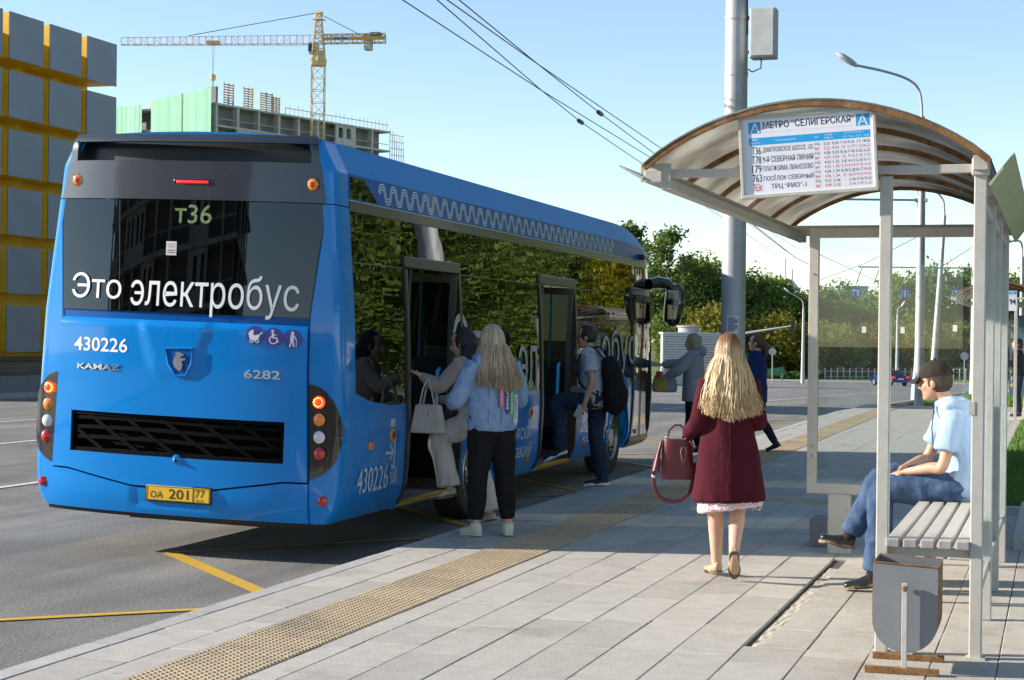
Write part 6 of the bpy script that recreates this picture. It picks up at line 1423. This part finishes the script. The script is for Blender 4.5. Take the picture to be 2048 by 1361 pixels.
# ---- trees
def leaf_mat(n, c, c2):
    m = bpy.data.materials.new(n); m.use_nodes = True; N = m.node_tree.nodes; l = m.node_tree.links; N.remove(N['Principled BSDF'])
    tc = N.new('ShaderNodeTexCoord'); tx = N.new('ShaderNodeTexNoise'); tx.inputs['Scale'].default_value = .55; tx.inputs['Detail'].default_value = 5; l.new(tc.outputs['Object'], tx.inputs['Vector'])
    rp = N.new('ShaderNodeValToRGB'); rp.color_ramp.elements[0].position = .35; rp.color_ramp.elements[1].position = .68; rp.color_ramp.elements[0].color = list(c) + [1]; rp.color_ramp.elements[1].color = list(c2) + [1]; l.new(tx.outputs['Fac'], rp.inputs[0])
    oi = N.new('ShaderNodeObjectInfo'); mr = N.new('ShaderNodeMapRange'); mr.inputs[3].default_value = .8; mr.inputs[4].default_value = 1.2; l.new(oi.outputs['Random'], mr.inputs[0])
    hs = N.new('ShaderNodeHueSaturation'); l.new(mr.outputs[0], hs.inputs['Value']); l.new(rp.outputs[0], hs.inputs['Color'])
    d = N.new('ShaderNodeBsdfDiffuse'); t = N.new('ShaderNodeBsdfTranslucent'); l.new(hs.outputs[0], d.inputs[0]); l.new(hs.outputs[0], t.inputs[0])
    a = N.new('ShaderNodeMixShader'); a.inputs[0].default_value = .32; l.new(d.outputs[0], a.inputs[1]); l.new(t.outputs[0], a.inputs[2]); l.new(a.outputs[0], N['Material Output'].inputs[0]); MATS[n] = m; return m
lf = [leaf_mat('leaf_green', (.115, .175, .038), (.225, .285, .065)), leaf_mat('leaf_dark', (.085, .14, .042), (.165, .23, .065)), leaf_mat('leaf_olive', (.15, .155, .028), (.23, .2, .04)), leaf_mat('leaf_yellow', (.19, .21, .02), (.42, .36, .03))]
bark = mat('bark', (.1, .08, .06), .95, var=.4, vs_=4, bump=.6, bs=12)
def tree_meshes(seed, H, cw, cb, ncl, nl, ls, clr, tall=1.0, taper=0):
    r_ = random.Random(seed); tr = MB(); cw2 = cw / 2
    tr.tube([(0, 0, 0), (r_.uniform(-.1, .1), 0, H * .3), (r_.uniform(-.3, .3), r_.uniform(-.3, .3), H * .6), (0, 0, H * .9)], [H * .018, H * .014, H * .009, .03], 8)
    for i in range(9):
        z = lerp(cb, H * .8, i / 9); a = r_.uniform(0, 6.28); L = cw2 * r_.uniform(.5, .9) * (1 - .5 * i / 9); tr.tube([(0, 0, z - .2), (math.cos(a) * L * .5, math.sin(a) * L * .5, z + L * .35), (math.cos(a) * L, math.sin(a) * L, z + L * .6)], [H * .007, H * .005, .02], 5)
    cr_ = MB(); V, Fc = cr_.v, cr_.f
    for i in range(ncl):
        while True:
            x, y, z = r_.uniform(-1, 1), r_.uniform(-1, 1), r_.uniform(-1, 1); q = math.sqrt(x * x + y * y + z * z)
            if .35 < q < 1: break
        k_ = (1 - taper * max(0, z)) if taper else 1
        rad = cw2 * r_.uniform(.78, 1.05); c = Vector((x * rad * k_, y * rad * k_, lerp(cb, H, .5 + z * .48 + r_.uniform(-.02, .02)))); R_ = clr * r_.uniform(.6, 1.25)
        for j in range(nl):
            p = c + Vector((r_.gauss(0, R_ * .5), r_.gauss(0, R_ * .5), r_.gauss(0, R_ * .38))); n_ = Vector((r_.gauss(0, 1), r_.gauss(0, 1), r_.gauss(.5, 1))).normalized(); u = n_.orthogonal().normalized(); u = Matrix.Rotation(r_.uniform(0, 6.28), 3, n_) @ u; v = n_.cross(u); s_ = ls * r_.uniform(.6, 1.3); k0 = len(V)
            V += [tuple(p + u * s_), tuple(p + v * s_ * .55), tuple(p - u * s_), tuple(p - v * s_ * .55)]; Fc.append((k0, k0 + 1, k0 + 2, k0 + 3)); cr_.mi.append(0)
    return tr.mesh('trunk', bark, True), cr_
def mk_crown(cr_, m): 
    me = bpy.data.meshes.new('crown'); me.from_pydata(cr_.v, [], cr_.f); me.materials.append(m); return me
kinds = {}
for nm, args, ms in (('broad', (1, 12, 9, 2.0, 84, 95, .21, 1.15), (0, 1)), ('round', (2, 10, 8, 1.2, 76, 95, .2, 1.05), (0, 2)), ('tall', (3, 15, 7, 2.5, 78, 95, .21, 1.0, 1, .55), (1, 0)), ('bush', (4, 6, 6.5, .3, 70, 90, .17, .9), (2, 3)), ('near', (5, 12.5, 8.5, .8, 210, 120, .115, 1.0), (0, 1))):
    t_, c_2 = tree_meshes(*args); kinds[nm] = (t_, {i: mk_crown(c_2, lf[i]) for i in ms}, args[1])
def put_tree(kind, mi, loc, H, rz, label, group, name='tree'):
    t_, cs, h0 = kinds[kind]; s = H / h0; o = empty(name, loc, rz, label, 'tree' if name == 'tree' else name, group); o.scale = (s * random.uniform(.92, 1.1), s * random.uniform(.92, 1.1), s)
    for me, nm in ((t_, 'trunk'), (cs[mi], 'crown')): q = bpy.data.objects.new(nm, me); C.objects.link(q); q.parent = o
    return o
ordn = ['first', 'second', 'third', 'fourth', 'fifth', 'sixth', 'seventh', 'eighth', 'ninth', 'tenth', 'eleventh', 'twelfth', 'thirteenth', 'fourteenth', 'fifteenth', 'sixteenth', 'seventeenth', 'eighteenth', 'nineteenth', 'twentieth', 'twenty-first', 'twenty-second']
far = [(1262, 438, 205, 'tall', 1), (1338, 448, 196, 'tall', 1), (1372, 505, 200, 'broad', 0), (1412, 508, 205, 'round', 0), (1455, 520, 198, 'broad', 1), (1498, 528, 200, 'broad', 0), (1540, 548, 202, 'round', 0), (1592, 578, 214, 'broad', 1), (1634, 572, 205, 'broad', 0), (1668, 560, 208, 'round', 0), (1712, 592, 200, 'broad', 1), (1752, 570, 205, 'broad', 0), (1790, 545, 206, 'tall', 0), (1826, 532, 200, 'broad', 0), (1862, 530, 208, 'tall', 0), (1900, 520, 203, 'broad', 1), (1944, 528, 207, 'tall', 0), (1990, 540, 205, 'broad', 0), (2040, 560, 206, 'round', 0)]
for i, (px, py, D_, kd, mi) in enumerate(far):
    p = atD(px, py, D_); zg_ = gz(p.y); put_tree(kd, mi, (p.x, p.y, zg_ - .3), p.z - zg_ + .3, i * 1.3, '%s green tree from the left in the far tree line beyond the junction' % ordn[i], 'far tree line')
low = [(1350, 612, 186, 0, 'round'), (1420, 612, 184, 2, 'bush'), (1385, 660, 182, 2, 'bush'), (1475, 640, 188, 0, 'round'), (1552, 628, 184, 2, 'bush'), (1510, 650, 190, 0, 'round'), (1598, 648, 186, 2, 'bush'), (1650, 640, 190, 0, 'round'), (1700, 645, 188, 0, 'round'), (1745, 640, 192, 2, 'round'), (1800, 640, 190, 0, 'round'), (1850, 645, 188, 2, 'round'), (1905, 640, 190, 0, 'round'), (1955, 645, 189, 0, 'round'), (2010, 650, 190, 2, 'round')]
for i, (px, py, D_, mi, kd) in enumerate(low):
    p = atD(px, py, D_); zg_ = gz(p.y); put_tree(kd, mi, (p.x, p.y, zg_ - .2), p.z - zg_ + .2, i * 2.1, '%s low bushy tree from the left at the foot of the far tree line' % ordn[i], 'low trees beyond the junction')
for i in range(17):
    x = 7.5 + (i % 3) * 2.2 + random.uniform(-.6, .6); y = 20 + i * 6.0
    put_tree('near', i % 2, (x, y, gz(y)), 11.5 + (i * 37 % 5) * .8, i * 1.7, 'tall green roadside tree mirrored in the side windows of the bus', 'roadside trees mirrored in the bus')
# weeping birch turning yellow
def birch():
    r_ = random.Random(21); tr = MB(); tr.tube([(0, 0, 0), (.1, 0, 3), (0, .1, 7), (.1, 0, 9.5)], [.16, .13, .08, .03], 8)
    c = MB()
    for i in range(150):
        a = r_.uniform(0, 6.28); L = r_.uniform(.4, 2.4); z0 = r_.uniform(5, 9.6) - L * .4; z1 = max(1.0, z0 - r_.uniform(2.5, 6)); x, y = math.cos(a) * L, math.sin(a) * L
        for j in range(70):
            t = r_.random(); p = Vector((x + r_.gauss(0, .1), y + r_.gauss(0, .1), lerp(z0, z1, t))); s_ = r_.uniform(.05, .09); an = r_.uniform(0, 3.14); k0 = len(c.v); u = Vector((math.cos(an), math.sin(an), 0)) * s_ * .6; v = Vector((r_.uniform(-.3, .3), r_.uniform(-.3, .3), 1)) * s_
            c.v += [tuple(p + u), tuple(p + v), tuple(p - u), tuple(p - v)]; c.f.append((k0, k0 + 1, k0 + 2, k0 + 3)); c.mi.append(0)
    return tr.mesh('trunk', mat('birch_bark', (.55, .53, .5), .8, var=.2, dirt=((.05, .05, .05), 5, .6, 1)), True), mk_crown(c, lf[3])
t_, c_2 = birch()
for i, (x, y, lb) in enumerate(((1.9, 62, 'weeping birch with yellow leaves showing in the glass of the near shelter'), (3.4, 76, 'second weeping yellow birch farther along the verge'))):
    o = empty('birch_tree', (x, y, gz(y)), i * 2, lb, 'tree')
    for me, nm in ((t_, 'trunk'), (c_2, 'crown')): q = bpy.data.objects.new(nm, me); C.objects.link(q); q.parent = o
# shrubs by the junction
def clump(name, label, loc, sx, sz, m, n=900, ls=.12, group=None, cat_='shrub'):
    r_ = random.Random(int(abs(loc[0]) * 100)); b = MB()
    for i in range(n):
        a = r_.uniform(0, 6.28); q = math.sqrt(r_.random()); z = r_.random() ** .7; k_ = math.sqrt(max(.05, 1 - z * z)); p = Vector((math.cos(a) * q * sx * k_, math.sin(a) * q * sx * .6 * k_, z * sz)); n_ = Vector((r_.gauss(0, 1), r_.gauss(0, 1), r_.gauss(.5, 1))).normalized(); u = n_.orthogonal().normalized() * ls; v = n_.cross(u) * .6; k0 = len(b.v)
        b.v += [tuple(p + u), tuple(p + v), tuple(p - u), tuple(p - v)]; b.f.append((k0, k0 + 1, k0 + 2, k0 + 3)); b.mi.append(0)
    o = b.build(name, m); o.location = loc; return tag(o, label, cat_, group)
for i, (px, w_, h, lb) in enumerate(((1530, 1.6, .9, 'left rounded shrub on the far verge beside the green bench'), (1556, 1.5, 1.0, 'middle rounded shrub on the far verge below the green bench'), (1590, 1.3, .8, 'right rounded shrub on the far verge beside the lamp post'))):
    p = atD(px, 750, 178); clump('shrub', lb, (p.x, p.y, gz(p.y) + .1), w_, h, lf[0 if i else 2], group='shrubs on the far verge')
# flower bed behind the fence
b = MB(); r_ = random.Random(31); p0, p1 = atD(1655, 745, 184), atD(1950, 745, 190)
for i in range(5000):
    p = p0.lerp(p1, r_.random()) + FW * r_.uniform(0, 2.5); z = gz(p.y) + .15 + r_.random() * .9; s_ = .09; an = r_.uniform(0, 6.28); u = Vector((math.cos(an), math.sin(an), r_.uniform(-.5, .5))) * s_; v = Vector((0, 0, s_)); k0 = len(b.v)
    b.v += [(p.x + u.x, p.y + u.y, z + u.z), (p.x, p.y, z + s_), (p.x - u.x, p.y - u.y, z - u.z), (p.x, p.y, z - s_)]; b.f.append((k0, k0 + 1, k0 + 2, k0 + 3)); b.mi.append(1 if z - gz(p.y) > .55 and r_.random() < .8 else 0)
tag(b.build('flower_bed', [lf[0], mat('flower_red', (.3, .05, .07), .8, var=.4)]), 'strip of dark red flowers behind the white fence', 'flowers', kind='stuff')
# ---- white fence by the junction
wp = mat('fence_white', (.62, .62, .6), .6); fn0, fn1 = atD(1650, 750, 180), atD(1955, 750, 184)
fe = empty('fence', (fn0.x, fn0.y, gz(fn0.y) + .1), 0, 'low white metal fence along the far side of the junction', 'fence'); d = fn1 - fn0; d.z = 0
b = MB(); b.bb(-.04, .04, -.04, .04, 0, 1.05); b.lathe([(.06, 1.05), (.09, 1.1), (.02, 1.2)], 8); fpm = b.mesh('post', wp)
for i in range(26): o = bpy.data.objects.new('post', fpm); C.objects.link(o); o.parent = fe; o.location = d * (i / 25)
for z in (.3, .85): b = MB(); b.bar(Vector((0, 0, z)), d + Vector((0, 0, z)), .04); b.build('rail', wp, fe)
# ---- ventilation kiosk
D_ = 118; a, c = atD(1326, 757, D_), atD(1441, 757, D_); ztop = atD(1380, 666, D_).z; zb_ = gz(a.y) + .0; Wk = (c - a).length
ki = empty('ventilation_kiosk', (a.x, a.y, zb_), math.atan2(RT.y, RT.x), 'white louvred ventilation kiosk with a round cowl beyond the bus front', 'kiosk'); H = ztop - zb_
kw = mat('kiosk_white', (.6, .6, .58), .6, var=.06); kg = mat('kiosk_grey', (.3, .31, .32), .7)
b = MB(); b.bb(.06, Wk - .06, .06, 3, 0, H - .1); b.build('core', kg, ki); b = MB(); b.bb(-.05, Wk + .05, -.05, 3.1, H - .1, H + .03); b.build('roof', kw, ki)
b = MB(); b.box((0, 0, 0), (Wk, .1, .1), Matrix.Rotation(R(35), 3, 'X')); lm_ = b.mesh('louvre', kw)
for i in range(20): o = bpy.data.objects.new('louvre', lm_); C.objects.link(o); o.parent = ki; o.location = (Wk / 2, 0, .12 + i * (H - .3) / 19)
for x in (.0, Wk * .47, Wk): b = MB(); b.bb(x - .06, x + .06, -.08, .05, 0, H - .1); b.build('corner_post', kw, ki)
b = MB(); b.lathe([(.75, 0), (.75, .35), (.85, .36), (.85, .45), (.1, .5)], 24, (Wk * .48, 1.5, H + .03)); b.build('cowl', kg, ki, True)
# ---- green bench-like frame
p = atD(1528, 742, 172); gbm = mat('green_paint', (.05, .22, .1), .5); gb = empty('green_bench', (p.x, p.y, gz(p.y) + .15), YAW, 'green slatted park bench on the far verge behind the walking woman', 'bench')
for i in range(4): b = MB(); b.box((1.0, 0, .55 + i * .19), (2.1, .06, .15), Matrix.Rotation(R(-8), 3, 'Y')); b.build('slat', gbm, gb)
for x in (.15, 1.85): b = MB(); b.box((x, .1, .45), (.1, .5, .9)); b.build('leg', gbm, gb)
# ---- lamp posts
def lamp(label, px, pytop, D_, arm, headpx, headpy, r0=.09, name='street_lamp', basepx=None):
    p = atD(px, pytop, D_); zg_ = gz(p.y) + .1; o = empty(name, (p.x, p.y, zg_), 0, label, 'street lamp', 'street lamps'); H = p.z - zg_; h = atD(headpx, headpy, D_) - Vector((p.x, p.y, zg_)); bx_ = Vector((0, 0, 0))
    if basepx: q = atD(basepx, pytop + 200, D_); bx_ = Vector((q.x - p.x, q.y - p.y, 0))
    b = MB(); b.tube([bx_, bx_ + Vector((0, 0, H * .3)) - bx_ * .3, Vector((0, 0, H * .97))], [r0 * 1.5, r0 * 1.2, r0 * .7], 10); b.build('post', galv, o, True)
    e = Vector((0, 0, H)); pts = [Vector((0, 0, H * .95)), e.lerp(h, .04) + Vector((0, 0, .3 * arm)), e.lerp(h, .2) + Vector((0, 0, .45 * arm)), e.lerp(h, .55) + Vector((0, 0, .3 * arm)), h]
    b = MB(); b.tube([q[:3] for q in cat([(q, r0 * .45) for q in pts], 5)], r0 * .4, 8); b.build('arm', galv, o, True)
    dd = (h - e).normalized(); b = MB(); limb(b, [(h - dd * .05, (.05, .04)), (h + dd * .15, (.13, .08)), (h + dd * .45, (.14, .08)), (h + dd * .62, (.05, .03))], 4, 12); b.build('lamp_head', mat('lamp_head', (.5, .51, .52), .4), o, True); return o
lamp('street lamp with a long curved arm above the shelter roof', 1845, 215, 46, 1.1, 1712, 131, .085)
lamp('leaning street lamp seen through the shelter glass beside the thick pole', 1889, 420, 84, .8, 1856, 370, .13, basepx=1866)
lamp('slim street lamp standing between the grey pole and the shelter frame', 1607, 612, 160, .8, 1578, 585, .13)
lamp('small street lamp behind the seated man seen through the glass', 1795, 625, 168, .5, 1803, 613, .12)
lamp('street lamp at the far right edge beyond the shelter', 2045, 505, 72, .8, 2020, 484, .1)
# ---- second trolley pole with bracket arms
p = atD(1843, 368, 62); zg_ = gz(p.y); tp = empty('trolley_pole', (p.x, p.y, zg_), 0, 'thick grey pole with bracket arms seen through the shelter glass', 'pole'); H = p.z - zg_
b = MB(); b.lathe([(.3, 0), (.28, .5), (.19, 1.4), (.17, 2), (.14, H)], 18); b.build('shaft', galv, tp, True)
for py, L in ((378, 3.2), (401, 3.9)): z = atD(1843, py, 62).z - zg_; b = MB(); b.bar(Vector((.1, 0, z)), Vector((.1, 0, z)) - RT * L, .07); b.build('bracket_arm', galv, tp); b = MB(); b.box((0, 0, z), (.42, .42, .12)); b.build('clamp', galv, tp)
p = atD(1951, 430, 75); zg_ = gz(p.y); tp = empty('trolley_pole', (p.x, p.y, zg_), 0, 'grey pole with long wire bracket beside the rear shelter post', 'pole'); H = p.z - zg_
b = MB(); b.lathe([(.2, 0), (.15, 1.5), (.12, H)], 12); b.build('shaft', galv, tp, True)
z = atD(1951, 537, 75).z - zg_; b = MB(); b.bar(Vector((0, 0, z)), Vector((0, 0, z)) - RT * (233 / 3450 * 75), .06); b.build('bracket_arm', galv, tp)
for q in (190, 225): b = MB(); b.bar(Vector((0, 0, z)) - RT * (q / 3450 * 75), Vector((0, 0, z - .75)) - RT * ((q + 12) / 3450 * 75), .03); b.build('hanger', blk, tp)
# ---- span wires in the distance
for i, (a, c, lb) in enumerate((((1500, 445, 40), (1640, 540, 75), 'from the shelter roof'), ((1640, 510, 62), (1850, 600, 150), 'low behind the glass'), ((1640, 560, 75), (1843, 470, 62), 'rising to the thick pole'), ((1843, 560, 62), (2010, 440, 80), 'right of the thick pole'))):
    b = MB(); A_, C_ = atD(*a), atD(*c); b.tube([A_, A_.lerp(C_, .5) - Vector((0, 0, .15)), C_], .012, 5); tag(b.build('span_wire', MATS['wire_dark']), 'thin span wire in the distance, ' + lb, 'wire', 'distant span wires')
# ---- lane signs over the junction
sgb = mat('sign_blue', (.01, .09, .4), .4)
for i, (px, py) in enumerate(((1712, 585), (1810, 588), (1912, 587))):
    p = atD(px, py, 130); o = empty('lane_sign', p, YAW, ['blue lane sign with a left turn arrow hanging over the junction', 'blue lane sign with a straight arrow hanging over the junction, the middle one', 'blue lane sign hanging over the junction, nearest the rear shelter post'][i], 'road sign', 'lane signs over the junction')
    b = MB(); b.bb(-.34, .34, 0, .04, -.34, .34); b.build('sign_plate', sgb, o)
    b = MB(); b.bb(-.05, .05, -.012, -.002, -.26, .12)
    if i == 0: b.v = []; b.f = []; b.mi = []; b.bb(.08, .18, -.012, -.002, -.26, .16); b.bb(-.12, .18, -.013, -.003, .08, .18); b.prism([(-.12, -.012, .0), (-.26, -.012, .13), (-.12, -.012, .26)], (0, 0, 0), (0, .01, 0))
    else: b.prism([(-.13, -.012, .1), (.13, -.012, .1), (0, -.012, .28)], (0, 0, 0), (0, .01, 0))
    b.build('arrow', wht, o)
    for x in (-.22, .22):
        b = MB(); b.bb(x - .02, x + .02, -.011, -.002, -.28, .25); b.build('lane_mark', wht, o)
    b = MB(); b.bar((-.25, .02, .34), (-.25, .02, .62), .02); b.bar((.25, .02, .34), (.25, .02, .62), .02); o2 = b.build('hanger', blk, o); o2['kind'] = 'stuff'
b = MB(); b.bar(atD(1640, 575, 130), atD(1960, 575, 130), .03); tag(b.build('span_wire', MATS['wire_dark']), 'horizontal wire carrying the three blue lane signs', 'wire')
# ---- round signs seen from behind
for i, (px, py, pz, r_, lb) in enumerate(((1545, 704, 745, .35, 'round road sign seen from behind near the green bench'), (1929, 713, 757, .38, 'round road sign seen from behind by the white fence'))):
    p = atD(px, py, 165); zg_ = gz(p.y); o = empty('road_sign', (p.x, p.y, zg_), YAW, lb, 'road sign', 'signs seen from behind'); b = MB(); b.tube([(0, 0, 0), (0, 0, p.z - zg_ + .3)], .04, 8); b.build('post', galv, o, True)
    b = MB(); b.lathe([(r_, -.02), (r_, .02)], 20); b.v = [(v[0], v[2] - .06, v[1] + p.z - zg_) for v in b.v]; b.build('disc', mat('sign_back', (.45, .46, .47), .5), o)
# ---- traffic signal arm
p = atD(1484, 668, 125); q = atD(1586, 652, 125); zg_ = gz(p.y); o = empty('signal_arm', (p.x, p.y, zg_), 0, 'white boom with a dark traffic signal reaching over the road behind the pole', 'traffic signal')
b = MB(); b.tube([(0, 0, 0), (0, 0, p.z - zg_)], .1, 10); b.build('post', galv, o, True); b = MB(); b.tube([Vector((0, 0, p.z - zg_)), q - Vector((p.x, p.y, zg_))], [.09, .05], 8); b.build('boom', wp, o, True); b = MB(); b.box(q - Vector((p.x, p.y, zg_ + .05)), (.3, .3, .75)); b.build('signal_head', blk, o, bevel=.03)
# ---- vehicles
def car(label, loc, rz, paintm, L=4.4, W=1.78, H=1.45):
    o = empty('car', loc, rz, label, 'car'); prof = [(-L / 2, .35), (-L / 2 - .02, .75), (-L / 2 + .12, .95), (-L / 2 + .75, 1.0), (-L / 2 + 1.3, H), (L / 2 - 1.75, H), (L / 2 - 1.05, 1.0), (L / 2 - .15, .82), (L / 2, .6), (L / 2 - .02, .3)]
    b = MB(); n = len(prof)
    for s, k_ in ((-1, .93), (-.96, 1), (.96, 1), (1, .93)):
        for y, z in prof: b.v.append((s * W / 2 * (1 if z < 1.0 else .82), y * (k_ if k_ < 1 else 1), lerp(.6, z, 1 if k_ == 1 else .97)))
    for r_ in range(3):
        for i in range(n): p, q = r_ * n + i, r_ * n + (i + 1) % n; b.f.append((p, q, q + n, p + n)); b.mi.append(0)
    b.f.append(tuple(range(n))); b.f.append(tuple(3 * n + n - 1 - i for i in range(n))); b.mi += [0, 0]; b.build('body', paintm, o, 35)
    cg = mat('car_glass', (.015, .018, .02), .08, coat=1); b = MB(); b.prism([(-W * .36, -L / 2 + .80, 1.03), (W * .36, -L / 2 + .80, 1.03), (W * .34, -L / 2 + 1.24, H - .05), (-W * .34, -L / 2 + 1.24, H - .05)], (0, -.03, .02), (0, .02, 0)); b.build('rear_window', cg, o)
    for s in (-1, 1):
        b = MB(); b.prism([(s * W * .47, -L / 2 + 1.05, 1.02), (s * W * .47, L / 2 - 1.25, 1.02), (s * W * .415, L / 2 - 1.8, H - .06), (s * W * .415, -L / 2 + 1.38, H - .06)], (0, 0, 0), (-s * .03, 0, 0)); b.build('side_window', cg, o)
        b = MB(); b.box((s * W * .39, -L / 2 - .0, .82), (.3, .06, .16)); b.build('tail_lamp', emit('car_lamp', (.7, .02, .02), .6), o)
        for y in (-L / 2 + .85, L / 2 - .85):
            b = MB(); b.lathe([(.2, -.1), (.31, -.1), (.32, 0), (.31, .1), (.2, .1)], 18); b.v = [(v[2] + s * (W / 2 - .08), v[0] + y, v[1] + .32) for v in b.v]; w_ = b.build('wheel', rub, o, True); b = MB(); b.lathe([(.02, .08), (.2, .09), (.2, .11), (.02, .12)], 14); b.v = [(s * v[2] + s * (W / 2 - .08), v[0] + y, v[1] + .32) for v in b.v]; b.build('rim', MATS['rim_silver'], w_, True)
    b = MB(); b.bb(-.28, .28, -L / 2 - .05, -L / 2 - .02, .62, .74); b.build('number_plate', wht, o); return o
p = atD(1779, 770, 158); car('dark blue car driving away across the junction behind the seated man', (p.x, p.y, gz(p.y) + .01), R(32), mat('car_blue', (.015, .03, .14), .25, coat=1))
def truck(label, px, py, D_, cm, bm_, rz):
    p = atD(px, py, D_); o = empty('truck', (p.x, p.y, gz(p.y) + .1), rz, label, 'truck'); b = MB(); b.bb(-.95, .95, 1.2, 2.9, .6, 2.3); b.build('cab', cm, o, bevel=.12); b = MB(); b.bb(-1, 1, -3, 1.0, .75, 2.0); b.build('body', bm_, o, bevel=.08)
    b = MB(); b.bb(-.97, .97, 1.7, 2.6, 1.5, 2.1); b.build('window', MATS['car_glass'], o)
    for s in (-1, 1):
        for y in (-2, 2): b = MB(); b.lathe([(.2, -.12), (.44, -.12), (.45, .12), (.2, .12)], 16); b.v = [(v[2] + s * .82, v[0] + y, v[1] + .45) for v in b.v]; b.build('wheel', rub, o, True)
org_ = mat('truck_orange', (.6, .13, .03), .5); redm = mat('truck_red', (.4, .03, .03), .5)
truck('orange municipal truck parked behind the white fence', 1800, 752, 192, org_, org_, R(100)); truck('red truck parked beside the orange truck behind the fence', 1838, 752, 194, redm, redm, R(100))
# ---- distant houses above the trees
for i, (px0, px1, py, D_, col, lb) in enumerate(((1688, 1736, 572, 420, (.22, .33, .34), 'teal apartment block peeping over the trees'), (2016, 2046, 555, 430, (.6, .58, .58), 'white apartment tower above the far right shelter'))):
    a, c = atD(px0, py, D_), atD(px1, py, D_); W = (c - a).length; zg_ = -3; o = empty('apartment_block', (a.x, a.y, zg_), YAW, lb, 'building', 'distant apartment blocks'); H = a.z - zg_
    b = MB(); b.bb(0, W, 0, 10, 0, H); b.build('wall', mat('apartment_%d' % i, col, .8), o)
    for f_ in range(8):
        for w_ in range(5): b = MB(); b.bb(W * (.08 + .18 * w_), W * (.08 + .18 * w_) + W * .1, -.1, .05, H - 3 - f_ * 3, H - 1.5 - f_ * 3); b.build('window', MATS['cab_glass'], o)
p = atD(1573, 578, 300); o = empty('white_tower', (p.x, p.y, -3), 0, 'small white tower with aerials above the trees left of the shelter', 'building'); H = p.z + 3
b = MB(); b.lathe([(2, 0), (2, H - 2), (2.3, H - 1.9), (2.3, H), (1.2, H + 1.4), (.3, H + 1.8)], 12); b.build('drum', wp, o, True)
for dx, h in ((-.2, 5.2), (1.0, 3.4)): b = MB(); b.tube([(dx, 0, H), (dx, 0, H + h)], .12, 6); b.build('aerial', galv, o, True)
# ---- route flag and poster of the far shelter
a, c = atY(2016, 622, 37.3), atY(2034, 582, 37.3); o = empty('route_flag', (a.x, a.y, a.z), 0, 'white flag sign with number 94 on the distant shelter', 'sign'); W, H = c.x - a.x, c.z - a.z
b = MB(); b.bb(0, W, 0, .03, 0, H); b.build('sign_plate', MATS['board_paper'], o); b = MB(); text_on(b, '94', W * .15, W * .85, H * .3, H * .6, lambda u, v, w: Vector((u, -.004, v)), .01); b.build('lettering', ink, o)
b = MB(); b.bb(W * .1, W * .9, -.003, 0, H * .82, H * .97); blp = b.build('print_block', cyan, o); b = MB(); text_on(b, 'А', W * .35, W * .65, H * .83, H * .96, lambda u, v, w: Vector((u, -.006, v)), .01); b.build('lettering', wht, o)
a, c = atY(2019, 792, 41.9), atY(2060, 632, 41.9); o = empty('poster', (a.x, 41.62, a.z), 0, 'dark blue advertising poster with yellow letters in the distant shelter', 'poster'); W, H = c.x - a.x, c.z - a.z
b = MB(); b.bb(0, W, -.03, .0, 0, H); b.build('poster_sheet', mat('poster_blue', (.05, .10, .16), .5, var=.5, vs_=2), o)
b = MB(); [text_on(b, t, .03, W * .42, H * (.86 - .14 * i), H * (.94 - .14 * i), lambda u, v, w: Vector((u, -.034, v))) for i, t in enumerate(('СКИ', 'ЫЕ', 'ТЫ'))]; o2 = b.build('lettering', mat('poster_yellow', (.7, .5, .05), .6), o); o2['kind'] = 'stuff'
b = MB(); b.bar((W * .12, -.036, H * .12), (W * .7, -.036, H * .32), .004, .08); b.bar((W * .12, -.04, H * .32), (W * .5, -.04, H * .12), .004, .08); b.build('print_cross', MATS['poster_yellow'], o)
